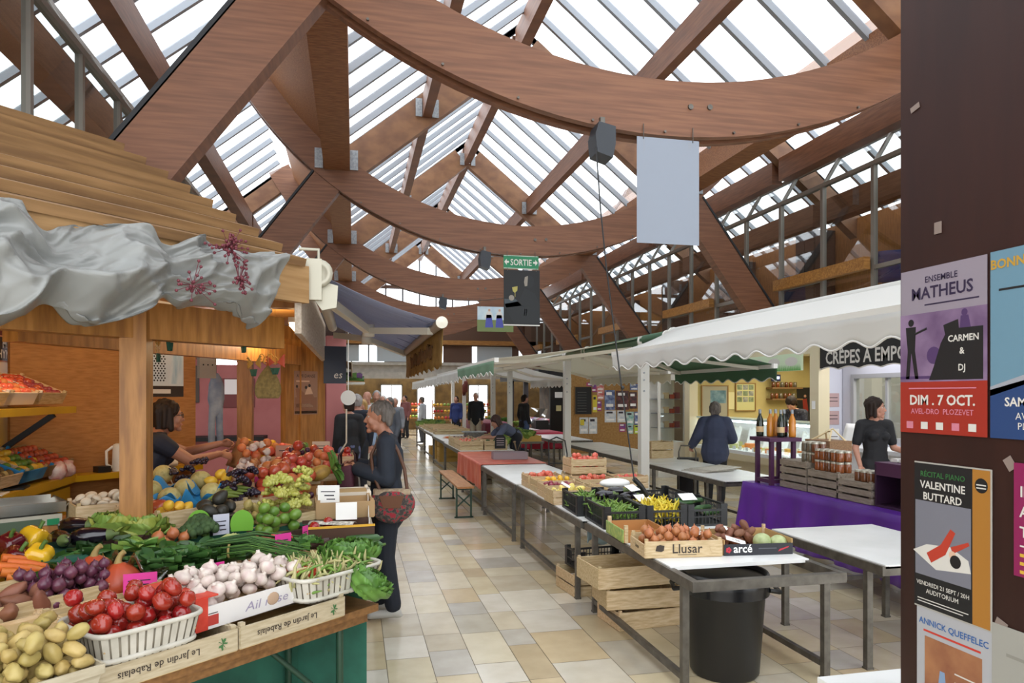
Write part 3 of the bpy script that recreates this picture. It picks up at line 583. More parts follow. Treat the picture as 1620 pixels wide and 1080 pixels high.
def face(mb, c, f, u, s=1):
    f = V(f).normalized(); u = V(u); u = (u - f * u.dot(f)).normalized(); r = f.cross(u); c = V(c)
    def p(x, y, z): return c + (r * x + f * y + u * z) * s
    M = Matrix(((r.x, f.x, u.x, c.x), (r.y, f.y, u.y, c.y), (r.z, f.z, u.z, c.z), (0, 0, 0, 1)))
    mb.ell((0, 0, 0), 1, 20, 14, 0, lambda q: V(q.x * .072 * s, (q.y * .094 - .005) * s, (q.z * .092 + .03) * s), M)         # cranium
    mb.ell((0, 0, 0), 1, 18, 12, 0, lambda q: V(q.x * .058 * s, (q.y * .07 + .022) * s, (q.z * .088 - .028) * s), M)         # face and jaw
    cap(mb, p(0, .078, -.1), p(0, .07, -.095), .02 * s); cap(mb, p(.035, .03, -.075), p(-.035, .03, -.075), .028 * s)       # chin, jaw line
    cap(mb, p(0, .086, .012), p(0, .108, -.028), .009 * s, .013 * s); cap(mb, p(-.011, .095, -.034), p(.011, .095, -.034), .0085 * s)  # nose
    cap(mb, p(-.035, .082, .026), p(.035, .082, .026), .011 * s); cap(mb, p(-.017, .09, -.06), p(.017, .09, -.06), .0075 * s); cap(mb, p(-.015, .087, -.071), p(.015, .087, -.071), .0085 * s)
    for k in (-1, 1):
        cap(mb, p(k * .034, .068, -.015), p(k * .04, .06, -.035), .024 * s, .02 * s); cap(mb, p(k * .073, -.012, .012), p(k * .07, -.008, -.028), .015 * s, .009 * s, .5, u)
    return p
EYEW = mat('eye white', 'b5aaa0', .4); IRIS = mat('iris', '3a2c22', .2); LIP = mat('lips', 'a0584f', .5)
def eyes(p, s, parent, brow):
    for k in (-1, 1):
        b = MB(); b.ell(tuple(p(k * .031, .0745, .006)), .0125 * s, 12, 8, 0); b.ell(tuple(p(k * .031, .0815, .006)), .0072 * s, 10, 6, 1); b.build('eye', [EYEW, IRIS], parent)
        b = MB(); b.tube([p(k * .013, .096, .026), p(k * .032, .094, .031), p(k * .052, .082, .026)], [.003 * s, .004 * s, .002 * s], 6); b.build('eyebrow', brow, parent)
    b = MB(); b.tube([p(-.024, .087, -.066), p(-.01, .0985, -.064), p(.01, .0985, -.064), p(.024, .087, -.066)], [.002 * s, .005 * s, .005 * s, .002 * s], 6); b.build('lips', LIP, parent)
def limb_chain(mb, pts, rs, fl=None):
    for i in range(len(pts) - 1): cap(mb, pts[i], pts[i + 1], rs[i], rs[i + 1])
def interp(j, k, t): return V(j[k[0]]).lerp(V(j[k[1]]), t)
def person(label, base, rz, H_, j, hairfn=None, hairm=None, skin=None, garments=(), vox=.006, eye=True, hands=True, curl=(.5, .5), shoe=None, palm=((0, 0, -1), (0, 0, -1)), hd=None, group=None, girth=1, hz=1):
    """j: joints in a local frame for a 1.65 m figure facing +Y: head, neck, chest, waist, pelvis, and l/r shoulder, elbow, wrist, hip, knee, ankle"""
    k = H_ / 1.65; t = thing('person', label, 'person', base, rz, group); g = girth; skin = skin or SKIN
    J = {a: V(b) * k for a, b in j.items()}; mb = MB()
    hf, hu = hd or ((0, 1, 0), (0, 0, 1)); side = (J['rs'] - J['ls']).normalized()
    p = face(mb, J['head'], hf, hu, k * hz)
    cap(mb, J['neck'] - V(0, 0, .03) * k, J['head'] + (V(hu) * -.06 + V(hf) * -.012) * k, .052 * k, .05 * k)
    cap(mb, J['chest'], J['neck'], .13 * k * g, .07 * k, .66, side); cap(mb, J['waist'], J['chest'], .125 * k * g, .145 * k * g, .68, side); cap(mb, J['pelvis'], J['waist'], .145 * k * g, .125 * k * g, .72, side)
    for s, i in (('l', 0), ('r', 1)):
        cap(mb, J['neck'], J[s + 's'], .055 * k, .05 * k); cap(mb, J[s + 's'], J[s + 'e'], .048 * k * g, .038 * k * g); cap(mb, J[s + 'e'], J[s + 'w'], .038 * k * g, .025 * k)
        cap(mb, J[s + 'h'], J[s + 'k'], .085 * k * g, .054 * k * g); cap(mb, J[s + 'k'], J[s + 'a'], .054 * k * g, .036 * k); cap(mb, J['pelvis'], J[s + 'h'], .11 * k * g, .085 * k * g)
        fo = V(j.get(s + 'f', (0, 1, 0))); cap(mb, J[s + 'a'] + V(0, 0, -.03) * k, J[s + 'a'] + fo * .15 * k + V(0, 0, -.055) * k, .036 * k, .03 * k, .8)
        if hands: hand(mb, J[s + 'w'], j.get(s + 'd') or (J[s + 'w'] - J[s + 'e']), palm[i], k, curl[i], s == 'l')
    body = melt(mb, 'body', skin, vox, t, 5)
    if hairfn: hb = MB(); hairfn(hb, p, k * hz); melt(hb, 'hair', hairm, max(vox, .006), t, 2)
    if eye: eyes(p, k * hz, t, hairm or DARK)
    for (nm, m, inf, segs, v) in garments:
        b = MB()
        for sg in segs:
            if sg == 'torso':
                cap(b, J['chest'], J['neck'] - V(0, 0, .035) * k, .13 * k * g + inf, .075 * k + inf, .66, side); cap(b, J['waist'], J['chest'], .125 * k * g + inf, .145 * k * g + inf, .7, side); cap(b, J['pelvis'], J['waist'], .145 * k * g + inf, .125 * k * g + inf, .74, side)
                for s in 'lr': cap(b, J['neck'] - V(0, 0, .03) * k, J[s + 's'], .06 * k + inf * .5, .052 * k + inf)
            elif sg == 'bust':
                fw = V(side).cross(V(0, 0, 1)) * -1
                for s in (-1, 1): cap(b, J['chest'] + side * s * .07 * k + fw * .085 * k, J['chest'] + side * s * .065 * k + fw * .05 * k, .06 * k)
            elif sg == 'hem': cap(b, J['pelvis'] - V(0, 0, .08) * k, J['waist'], .165 * k * g + inf, .135 * k * g + inf, .75, side)
            elif sg == 'skirt': cap(b, J['pelvis'] - V(0, 0, .38) * k, J['waist'], .19 * k * g, .13 * k * g, .75, side)
            elif sg in ('sleeve', 'half', 'capsleeve'):
                for s in 'lr':
                    e = J[s + 'e'] if sg != 'capsleeve' else J[s + 's'].lerp(J[s + 'e'], .35); e = e if sg != 'half' else J[s + 's'].lerp(J[s + 'e'], .75)
                    cap(b, J[s + 's'], e, .052 * k * g + inf, .043 * k * g + inf)
                    if sg == 'sleeve': cap(b, J[s + 'e'], J[s + 'e'].lerp(J[s + 'w'], .93), .043 * k * g + inf, .033 * k + inf)
            elif sg in ('legs', 'shorts'):
                for s in 'lr':
                    cap(b, J['pelvis'], J[s + 'h'], .115 * k * g + inf, .09 * k * g + inf); e = J[s + 'k']
                    cap(b, J[s + 'h'], e, .09 * k * g + inf, .062 * k * g + inf)
                    if sg == 'legs': cap(b, e, J[s + 'a'] + V(0, 0, .02) * k, .062 * k * g + inf, .05 * k + inf)
                cap(b, J['pelvis'], J['waist'], .145 * k * g + inf, .128 * k * g + inf, .74, side)
            elif sg == 'shoes':
                for s in 'lr':
                    fo = V(j.get(s + 'f', (0, 1, 0))); a = J[s + 'a']; cap(b, a + V(0, 0, -.035) * k - fo * .02 * k, a + fo * .16 * k + V(0, 0, -.052) * k, .044 * k, .034 * k, .85); cap(b, a + V(0, 0, -.058) * k - fo * .04 * k, a + fo * .17 * k + V(0, 0, -.062) * k, .032 * k, .032 * k, .5, fo.cross(V(0, 0, 1)))
        melt(b, nm, m, v, t, 4)
    return t, J, p
def stand(**o):
    j = dict(head=(0, .03, 1.53), neck=(0, -.005, 1.385), chest=(0, 0, 1.2), waist=(0, .01, 1.02), pelvis=(0, 0, .9), ls=(-.165, -.01, 1.335), rs=(.165, -.01, 1.335), le=(-.21, -.03, 1.06), re=(.21, -.03, 1.06), lw=(-.2, .06, .84), rw=(.2, .06, .84),
             lh=(-.085, 0, .86), rh=(.085, 0, .86), lk=(-.09, .02, .47), rk=(.09, .02, .47), la=(-.095, -.02, .095), ra=(.095, -.02, .095), lf=(-.1, 1, 0), rf=(.1, 1, 0))
    j.update(o); return j
def hair_short(b, p, s, ln=.0, seed=0, vol=1):
    q = random.Random(seed); c = p(0, -.02, .045); M = Matrix(((p(1, 0, 0) - p(0, 0, 0)) / s, (p(0, 1, 0) - p(0, 0, 0)) / s, (p(0, 0, 1) - p(0, 0, 0)) / s)).transposed().to_4x4(); M.translation = c
    b.ell((0, 0, 0), 1, 22, 14, 0, lambda v: V(v.x * .079 * vol * s, v.y * .094 * vol * s, v.z * .085 * vol * s), M)
    lo = -.02 - ln * .14
    for k in (-1, 1):
        cap(b, p(k * .066, -.035, .05), p(k * .064 * vol, -.04, lo + .02), .026 * s * vol, .02 * s * vol, n=8)
        if ln > .3: cap(b, p(k * .07, .0, .06), p(k * .072 * vol, .005, lo), .022 * s * vol, .02 * s * vol, n=8); cap(b, p(k * .06, .05, .085), p(k * .075, .03, .03), .018 * s, .012 * s, n=8)
    for x in (-.045, -.015, .015, .045): cap(b, p(x, -.08, .04), p(x, -.075, lo - .01), .028 * s * vol, .022 * s * vol, n=8)
    for i in range(46):
        a = q.uniform(0, 6.28); z = q.uniform(.05, 1); r = math.sqrt(1 - z * z); x = .076 * r * math.cos(a) * vol; y = -.02 + .09 * r * math.sin(a) * vol; h = .045 + .082 * z * vol
        cap(b, p(x, y, h), p(x * 1.05, y - .01 if y < 0 else y + .004, h - .02), .012 * s, .008 * s, n=6)
def hair_bob(b, p, s): hair_short(b, p, s, .55, 3, 1.1)
def hair_bald(b, p, s):
    for k in (-1, 1): cap(b, p(k * .066, -.02, .0), p(k * .05, -.075, -.01), .02 * s)
    cap(b, p(.04, -.085, 0), p(-.04, -.085, 0), .024 * s)
# ================= right side: trestle tables, awnings, crates =================
FRAMEM = mat('grey steel frame', '6f6a62', .45, .55, c2='5b564f', scale=14)
def market_table(x0, x1, y0, y1, label, ztop=.68, top0=None, group='steel market tables', rail=True, floor_rail=True):
    t = thing('market_table', label, 'table', (0, 0, 0), 0, group); t.location = (x0, y0, 0); w = x1 - x0; d = y1 - y0; z = ztop
    b = MB(); b.box(.02, max(0, (top0 or y0) - y0) + .0, z - .022, w - .02, d - .01, z); b.build('tabletop', WHITETOP, t)
    b = MB(); s = .045
    for x in (0, w - s): b.box(x, 0, z - .065, x + s, d, z - .008)
    for y in (0, d - s, d / 2): b.box(s, y, z - .065, w - s, y + s, z - .01)
    b.build('frame', FRAMEM, t)
    for x in (.01, w - s): 
        for y in (.14, d - .14 - s):
            b = MB(); b.box(x, y, 0, x + .04, y + .04, z - .06); b.box(x - .004, y - .004, 0, x + .044, y + .044, .012); b.build('leg', FRAMEM, t)
    if floor_rail:
        for x in (.012, w - s): b = MB(); b.box(x, .185, .07, x + .034, d - .18, .105); b.build('floor_rail', FRAMEM, t)
    else:
        b = MB(); b.box(.05, d - .17, .3, w - .05, d - .145, .33); b.build('cross_rail', FRAMEM, t)
    return t
for y0, y1, x0, x1, lb, t0 in ((3.53, 5.38, 1.81, 2.78, 'bare-ended steel market table nearest the aisle corner, with the black bin under it', 3.85), (5.43, 7.72, 1.79, 2.76, 'steel market table under the black plastic crates and tomato crates', None), (7.78, 9.95, 1.78, 2.76, 'white-topped steel table between the tomato crates and the red cloth', None),
                               (10.0, 12.3, 1.82, 2.8, 'steel market table under the red oilcloth beside the bench', None), (12.6, 15.0, 1.86, 2.9, 'steel market table under the crates of the stooping vendor', None), (15.05, 17.6, 1.9, 2.95, 'steel market table with carrots beyond the stooping vendor', None),
                               (17.65, 20.4, 1.95, 3.0, 'steel market table carrying the nearer flat wooden trays', None), (20.45, 23.5, 2.0, 3.05, 'farthest steel market table in the aisle row, under flat wooden trays', None)):
    market_table(x0, x1, y0, y1, lb, top0=t0)
for y0, y1, x0, x1, lb in ((7.5, 9.7, 4.24, 5.14, 'white steel table with folded newspapers in the second row'), (9.75, 12.0, 4.24, 5.14, 'bare white steel table in the second row behind the near awning post'), (12.05, 14.3, 4.3, 5.2, 'bare white steel table in the second row behind the second awning post'),
                           (15.0, 17.4, 4.35, 5.25, 'bare white steel table in the second row in front of the dark shop'), (18.9, 21.4, 4.4, 5.3, 'white steel table in the second row beyond the crimson cloth')):
    market_table(x0, x1, y0, y1, lb)
market_table(3.08, 4.0, 3.6, 4.78, 'white-topped steel table tucked beside the brown column', floor_rail=False)
mb = MB(); mb.box(0, 0, .385, 1.0, .5, .42); tl = thing('low_bench', 'white-topped low bench on the floor in front of the brown column', 'bench', (2.05, 2.3, 0)); mb.build('seat', WHITETOP, tl)
for x in (.03, .93):
    for y in (.03, .43): b = MB(); b.box(x, y, 0, x + .04, y + .04, .385); b.build('leg', FRAMEM, tl)
# ---- awning posts and awnings ----
POSTM = mat('white awning post', 'd3d1c9', .5); AWW = mat('white awning cloth', 'e9e8e4', .75); AWG = mat('green awning cloth', '8fb095', .75); AWGD = mat('dark green awning cloth', '5d8064', .75); AWC = mat('cream awning cloth', 'dcd8ca', .75)
for m in (AWW, AWG, AWGD, AWC): seethrough(m)
for i, (x, y) in enumerate(((3.9, 9.05), (3.9, 12.62), (3.95, 17.8), (3.9, 19.8), (3.9, 25.2), (3.9, 28.2))):
    t = thing('awning_post', f'{ORD[i]} white awning post between the two rows of tables', 'post', (x, y, 0)); b = MB(); b.box(-.06, -.06, .01, .06, .06, 2.5); sh = b.build('shaft', POSTM, t)
    b = MB(); b.box(-.1, -.1, 0, .1, .1, .012); b.build('base_plate', FRAMEM, t)
    b = MB()
    for z in (1.75, 1.9, 2.0): b.tube([(-.02, -.075, z), (-.02, -.055, z)], .012, 8)
    b.build('bolts', GALV, sh)
def awning(y0, y1, xc, xf, zc, zf, label, m, mv, drop=.17, arms=True, scal=.35):
    t = thing('awning', label, 'awning', (0, 0, 0), 0, 'stall awnings'); s = 1 if xf > xc else -1
    b = MB(); b.tube([(xc, y0, zc), (xc, y1, zc)], .065, 14); b.build('roller', mv, t)
    b = MB(); b.tube([(xc, y0 - .05, zc), (xc, y0, zc)], .075, 12); b.tube([(xc, y1, zc), (xc, y1 + .04, zc)], .075, 12); b.build('end_bracket', WHITEP, t)
    b = MB(); b.grid(lambda u, v: (xc + (xf - xc) * u, y0 + .04 + (y1 - y0 - .08) * v, zc + .05 + (zf - zc - .03) * u - .03 * math.sin(PI * u)), 8, 6, th=.004); b.build('canopy', m, t)
    b = MB(); b.box(xf - .03, y0, zf - .03, xf + .03, y1, zf + .03); b.build('front_bar', WHITEP, t)
    n = max(8, int((y1 - y0) / .07)); 
    def f(u, v): L_ = (y1 - y0 - .06); y = y0 + .03 + L_ * u; return (xf + s * (.035 + .012 * math.sin(u * L_ * 9) * v), y, zf - .01 - v * (drop - .026 + .026 * math.cos(2 * PI * u * L_ / scal)))
    b = MB(); b.grid(f, n * 2, 4, th=.003); va = b.build('valance', mv, t)
    b = MB(); b.grid(lambda u, v: (f(u, 1)[0] + s * .002, f(u, 1)[1], f(u, 1)[2] + .012 * v), n * 2, 1, th=.006); b.build('valance_trim', WHITE, va)
    if arms:
        for yy, e in ((y0 + .25, 1), (y1 - .25, -1)):
            xm = xc + (xf - xc) * .5; b = MB(); b.beam((xc + s * .05, yy, zc - .09), (xm, yy + e * .75, zc - .1 + (zf - zc) * .4), .06, .05); b.beam((xm, yy + e * .75, zc - .1 + (zf - zc) * .4), (xf - s * .03, yy + e * .1, zf - .02), .05, .045); b.build('folding_arm', CREAMP, t)
    return t
awning(2.6, 8.1, 3.9, 3.1, 2.47, 2.19, 'long white awning with scalloped valance nearest the brown column', AWW, AWW, .2)
awning(9.1, 12.5, 3.9, 1.84, 2.44, 2.16, 'pale green awning reaching to the aisle above the red oilcloth', AWC, AWG, .2)
awning(12.7, 16.2, 3.9, 1.9, 2.42, 2.14, 'white awning reaching to the aisle just beyond the pale green one', AWW, AWW, .22)
awning(16.4, 19.7, 3.9, 1.95, 2.4, 2.12, 'third aisle-side awning, white, over the flat trays', AWW, AWW, .22)
awning(19.9, 24.4, 3.9, 2.0, 2.4, 2.1, 'farthest white aisle-side awning near the entrance', AWW, AWW, .22)
awning(8.3, 11.4, 3.9, 5.45, 2.45, 2.08, 'dark green awning in front of the cheese shop', AWGD, AWGD, .2)
awning(11.6, 16.1, 3.9, 5.5, 2.44, 2.1, 'white awning turned towards the notice boards', AWC, AWC, .2)
awning(17.2, 21.5, 3.9, 5.4, 2.42, 2.1, 'white awning turned towards the dark shop', AWW, AWW, .2)
# ---- bench, bin, things under the tables ----
t = thing('beer_bench', 'orange wooden folding bench with green steel legs beside the red cloth', 'bench', (1.48, 10.5, 0)); b = MB(); b.box(-.115, -1.08, .425, .115, 1.08, .45); b.build('seat', mat('orange varnished wood', 'b9834f', .4, c2='a36c3c', scale=4, stretch=(8, 1, 8)), t); GRM = mat('dark green steel', '22402f', .45)
for y in (-.9, .9):
    for x in (-.1, .1): b = MB(); b.beam((x, y, .425), (x, y, 0), .025, .025); b.build('leg', GRM, t)
    b = MB(); b.beam((-.1, y, .4), (.1, y, .4), .02, .03); b.beam((-.1, y, .15), (.1, y, .33), .012, .02); b.beam((.1, y, .15), (-.1, y, .33), .012, .02); b.beam((-.13, y, .012), (.13, y, .012), .025, .02); b.build('brace', GRM, t)
t = thing('rubbish_bin', 'round black plastic bin with side handles under the table corner', 'bin', (2.22, 3.92, 0))
b = MB(); b.lathe([(.19, 0), (.205, .02), (.245, .56), (.262, .57), (.268, .6), (.258, .625), (.245, .618), (.238, .57), (.195, .03), (0, .03)], 40); b.build('body', BLACK, t)
for a in (-.35, PI - .35): b = MB(); c, s = math.cos(a), math.sin(a); b.tube([(c * .25 - s * .09, s * .25 + c * .09, .53), (c * .31 - s * .08, s * .31 + c * .08, .52), (c * .31 + s * .08, s * .31 - c * .08, .52), (c * .25 + s * .09, s * .25 - c * .09, .53)], .014, 8); b.build('handle', BLACK, t)
b = MB(); b.lathe([(.24, .6), (.262, .61), (.27, .6), (.266, .55), (.264, .5)], 40, 0); bag = b.build('bin_liner', mat('bin bag', '15161a', .25), t)
def floor_crates():
    M = TR(2.12, 4.95, 0, .1); crate(.56, .36, .13, M, 'pale wooden tray at the bottom of the leaning pile under the table', liner=0, gap=False)
    crate(.56, .36, .14, TR(2.06, 4.93, .15, -.04), 'pale wooden tray in the middle of the leaning pile under the table', liner=0, gap=False)
    crate(.6, .4, .15, TR(1.98, 4.95, .31, .08), 'pale wooden tray on top of the leaning pile under the table', liner=0, gap=False)
    crate(.6, .4, .18, TR(2.08, 5.85, 0, .1), 'wooden crate on the floor under the black crate and blue apron', liner=0)
    plastic_crate(.5, .32, .16, TR(2.1, 5.85, .2, .1), 'small black plastic crate lying on a wooden crate under the table')
    b = MB(); b.grid(lambda u, v: (1.92 + .36 * u, 5.62 + .05 * math.sin(u * 9), .45 + .2 * v + .02 * math.sin(u * 14 + v * 4)), 16, 8, th=.006); tag(b.build('blue_cloth', mat('faded blue cloth', '8fa3a8', .9)), 'faded blue cloth bunched on the black crate under the table', 'cloth')
    crate(.5, .34, .2, TR(2.3, 13.2, 0, .0), 'dark wooden crate on the floor under the stooping vendor\'s table', m=mat('weathered crate', '6b5d48', .7), liner=0); crate(.5, .34, .2, TR(2.3, 13.2, .21, .05), 'dark wooden crate stacked second under the stooping vendor\'s table', m=MATS['weathered crate'], liner=0)
    for i, (y, n) in enumerate(((17.9, 2), (18.8, 2), (20.0, 1))):
        for k in range(n): crate(.6, .5, .24, TR(2.4, y, .25 * k), f'{["lower", "upper"][k]} honey coloured crate of the {ORD[i]} pile under the far tray tables', m=mat('honey crate wood', 'c9a04e', .6), liner=0)
floor_crates()
# ---- crates of produce on the first row ----
def logo_llusar(b, F, s, mi): b.prism([(-.03, -.012), (-.022, .02), (0, .026), (.028, .02), (.024, -.01), (.008, -.018)], 0, .001, mi, F)
def shield(b, F, s, mi): b.prism([(-.02, .02), (.02, .02), (.018, -.01), (0, -.028), (-.018, -.01)], 0, .0008, mi, F)
ft = mat('faded stamp', 'a98a5f', .7)
crate(.5, .3, .105, TR(2.03, 4.2, .68, -.1), 'pale wooden crate of brown onions stamped Llusar at the table end', liner=.45, gap=False, low=True, text={'a': [(logo_llusar, 1, -.155, .058, 1, 0), ('Llusar', .082, .02, .03, 1, 0), (lambda b, F, s, mi: b.box(-.07, 0, 0, .05, .003, .001, mi, F), 1, .03, .018, 1, 0), (shield, 1, .19, .055, 0, 0)], 'c': [('Llusar', .035, 0, .04, 1, 0)]})
fill(TR(2.03, 4.2, .68 + .048, -.1), .45, .25, 38, .029, ['onion'], 'onion', 'brown onion heaped in the Llusar crate', 'onion', 'brown onions in the Llusar crate', up=True)
# printed carton tray
ARC = mat('printed black card', '22232a', .5); t = thing('fruit_carton', 'black printed carton tray of potatoes and two pale melons', 'carton', M=TR(2.53, 4.2, .68, -.1))
for nm, bx in (('base', (-.23, -.19, 0, .23, .19, .006)), ('side', (-.23, .184, 0, .23, .19, .1)), ('side', (-.23, -.19, 0, -.224, .19, .1)), ('side', (.224, -.19, 0, .23, .19, .1))): b = MB(); b.box(*bx); b.build(nm, [mat('carton board', 'b99763', .8)], t)
b = MB(); b.box(-.23, -.192, 0, .23, -.186, .072); F = lambda x, z: frame((x, -.1935, z), (1, 0, 0), (0, 0, 1)); b.text('arcé', .072, F(-.105, .02), 1, bold=.02)
for i in range(5): a = i * 1.2566; b.ell((-.2 + .011 * math.cos(a), -.193, .036 + .011 * math.sin(a)), (.009, .002, .009), 8, 5, 2)
b.cb((.06, -.1935, .042), (.12, .001, .006), 3); b.add([(.13, -.1935, .02), (.2, -.1935, .045), (.205, -.1935, .055), (.14, -.1935, .035)], [(0, 1, 2, 3)], 2); b.build('printed_front', [ARC, WHITE, mat('carton red', 'b3283a', .5), mat('carton grey print', '5a5b62', .6)], t)
for x in (-.22, .22): b = MB(); b.tube([(x, .18, 0), (x, .18, .125)], .013, 8); b.build('corner_post', CRATE, t)
MA = TR(2.53, 4.2, .687, -.1)
fill(MA @ Matrix.Translation((-.05, .07, 0)), .3, .2, 26, .028, ['potato_b', 'potato'], 'potato', 'brown potato in the black carton tray', 'potato', 'potatoes in the black carton')
for o in [o for o in col.objects if o.get('group') == 'potatoes in the black carton']: o.data = o.data
G['brown_potato'] = lump(.028, .042, .025, .25, 1.6, 3).mesh('potato', m_swp)
for i, o in enumerate([o for o in col.objects if o.get('group') == 'potatoes in the black carton']): o.data = G['brown_potato']
for i, (x, y, s, lb) in enumerate(((.08, -.08, 1, 'pale green melon nearer the middle of the black carton'), (.175, -.11, .92, 'pale green melon in the right corner of the black carton'))): put('pale_melon', 'melon', MA @ TR(x, y, .055 * s, .5 * i, s), lb, 'melon')
for i, (x, y, z, a, tx) in enumerate(((-.12, -.12, .075, .35, 'aubergine'), (-.05, .09, .1, -.3, 'terre'))): card('price_card', ['white card leaning on the front of the black carton', 'white card lying on the potatoes in the black carton'][i], MA @ TR(x, y, z, -.3) @ Matrix.Rotation(.35, 4, 'X') @ Matrix.Rotation(.3, 4, 'Y'), .13, .05, WHITE, [('1,50', .03, 0, -.01, 1)])
card('price_card', 'white card lying across the brown onions', TR(2.19, 4.2, .795, .9) @ Matrix.Rotation(-.25, 4, 'X'), .14, .05, WHITE, [('1,80', .03, 0, -.01, 1)])
# carton with a landscape print at the table edge
t = thing('printed_carton', 'small carton with blue and green landscape print at the table edge', 'carton', M=TR(1.98, 4.72, .68, -.06))
b = MB(); b.box(-.16, -.2, 0, .16, .2, .008); b.box(-.16, .192, 0, .16, .2, .085); b.box(-.16, -.2, 0, .16, -.192, .085); b.box(.152, -.2, 0, .16, .2, .085); b.build('tray', mat('orange brown board', 'b07b45', .75), t)
b = MB(); b.grid(lambda u, v: (-.161, -.2 + .4 * u, .09 * v), 24, 8, th=.006, mf=lambda u, v: 0 if v < .3 + .25 * math.sin(u * 8) else 1); b.build('printed_side', [mat('printed meadow', '7da05a', .5, c2='b4bf6a', scale=30), mat('printed sky', '9fbccb', .5, c2='dfe6e6', scale=14)], t)
for y in (-.19, .19): b = MB(); b.box(-.155, y - .012, 0, -.13, y + .012, .12); b.build('corner_post', CRATE, t)
# black plastic crates
for i, (x, y, lb) in enumerate(((2.02, 5.27, 'black plastic crate of green beans at the table edge, front row'), (2.36, 5.26, 'black plastic crate of yellow beans in the middle of the front row'), (2.69, 5.24, 'black plastic crate of courgettes at the far right of the front row'), (2.0, 5.86, 'black plastic crate of beans and aubergines at the table edge, second row'), (2.34, 5.85, 'black plastic crate of aubergines in the middle of the second row'), (2.68, 5.84, 'nearly empty black plastic crate at the right of the second row'))):
    plastic_crate(.32, .52, .165, TR(x, y, .68, -.05), lb, 'black plastic crates')
fill(TR(2.02, 5.27, .735, 0), .27, .46, 150, .016, ['bean_g'], 'green_bean', 'thin green bean in the black crate at the table edge', 'green bean', 'green beans in the front black crate', s=(1.2, 1.6))
fill(TR(2.36, 5.26, .75, 0), .27, .46, 170, .0165, ['bean', 'bean_b'], 'yellow_bean', 'yellow bean in the middle black crate', 'yellow bean', 'yellow beans in the black crate', s=(1.2, 1.6))
fill(TR(2.0, 5.86, .735, 0), .27, .46, 120, .017, ['bean_g'], 'green_bean', 'thin green bean in the second-row crate at the table edge', 'green bean', 'green beans in the second-row crate', s=(1.2, 1.6))
YB = P('bright yellow bean pod', 'e0c83c', .45, rnd=.1); G['ybean'] = G['bean'].copy(); G['ybean'].materials.clear(); G['ybean'].materials.append(YB)
for o in [o for o in col.objects if o.get('group') == 'yellow beans in the black crate']: o.data = G['ybean']
for i in range(7): put('courgette', 'courgette', TR(2.69 + .1 * math.cos(i * 2.1), 5.1 + .05 * i, .715 + (.05 if i < 4 else .1) + .015 * (i % 2), .2 + .3 * math.sin(i * 3)) , 'dark green courgette in the right-hand black crate', 'courgette', 'courgettes in the black crate')
for i, (x, y, z, a) in enumerate(((2.22, 5.72, .8, .4), (2.34, 5.7, .82, 1.2), (2.45, 5.74, .8, 1.7), (2.3, 5.9, .84, 1.0), (2.42, 5.95, .8, 2.2), (2.27, 6.0, .79, .2), (2.12, 5.7, .84, 1.3))): eggplant(TR(x, y, z, a) @ Matrix.Rotation(1.45, 4, 'X'), 'glossy black aubergine in the second-row black crates', 'aubergines in the black crates')
G['pink_squash'] = lump(.075, .06, .04, .1).mesh('squash', P('pink squash skin', 'c48a6a', .5)); put('pink_squash', 'squash', TR(2.66, 5.75, .735), 'pink squash lying in the nearly empty black crate', 'squash')
for i, (x, y, a) in enumerate(((2.3, 5.35, .3), (2.68, 5.32, .1), (2.36, 5.72, .6), (1.88, 6.12, 1.2))): card('price_card', ['white card stuck in the yellow beans', 'white paper lying on the courgettes', 'white paper lying on the aubergines', 'crumpled white card clipped to the second-row crate corner'][i], TR(x, y, [.86, .86, .89, .88][i], a) @ Matrix.Rotation(.5, 4, 'X'), .14, .09, WHITE)
# wooden crates behind, along the edge
def wc(x, y, lb, key, nm, cat, n, r, h=.13, w=.4, d=.32, z=.68, rz=0, up=False, grp=None):
    crate(w, d, h, TR(x, y, z, rz), lb, 'pale fruit crates on the second table', liner=.4)
    fill(TR(x, y, z + h * .4, rz), w - .05, d - .05, n, r, key, nm, f'{cat} in the pale crate of ' + lb.split('pale wooden crate of ')[-1], cat, 'produce in the crate of ' + lb.split('pale wooden crate of ')[-1], up=up)
m_yt = P('yellow tomato skin', 'e3b22e', .3); G['yellow_tomato'] = lump(.03, .03, .027, fn=tomf).mesh('tomato', m_yt)
G['yellow_squash'] = lump(.03, .05, .028, .1).mesh('squash', P('pale yellow squash skin', 'e4cf72', .45)); m_pp = P('red plum skin', '8a3440', .35); G['red_plum'] = lump(.024, .024, .027).mesh('plum', m_pp); G['light_red'] = lump(.033, .033, .029, fn=tomf).mesh('tomato', P('light red tomato skin', 'cf4a3e', .25, c2='de7a62', scale=2))
wc(2.0, 6.4, 'pale wooden crate of yellow squashes next to the black crates', ['yellow_squash'], 'yellow_squash', 'squash', 14, .034)
wc(2.03, 6.78, 'pale wooden crate of red plums second from the black crates', ['red_plum'], 'plum', 'plum', 32, .026); wc(2.05, 7.16, 'pale wooden crate of yellow tomatoes at the table edge', ['yellow_tomato'], 'yellow_tomato', 'yellow tomato', 18, .03); wc(2.05, 7.55, 'pale wooden crate of light red tomatoes farthest along the table edge', ['light_red'], 'tomato', 'tomato', 20, .033)
wc(2.47, 6.4, 'pale wooden crate of apricots behind the yellow squashes', ['yellow_tomato'], 'apricot', 'apricot', 10, .03); wc(2.48, 6.79, 'pale wooden crate of shallots in the middle of the table', ['red_plum'], 'shallot', 'shallot', 20, .026); wc(2.5, 7.17, 'pale wooden crate of cherry tomatoes in the middle of the table', ['light_red'], 'tomato', 'tomato', 18, .033); wc(2.52, 7.56, 'pale wooden crate of bruised tomatoes under the upper crate', ['light_red'], 'tomato', 'tomato', 8, .033)
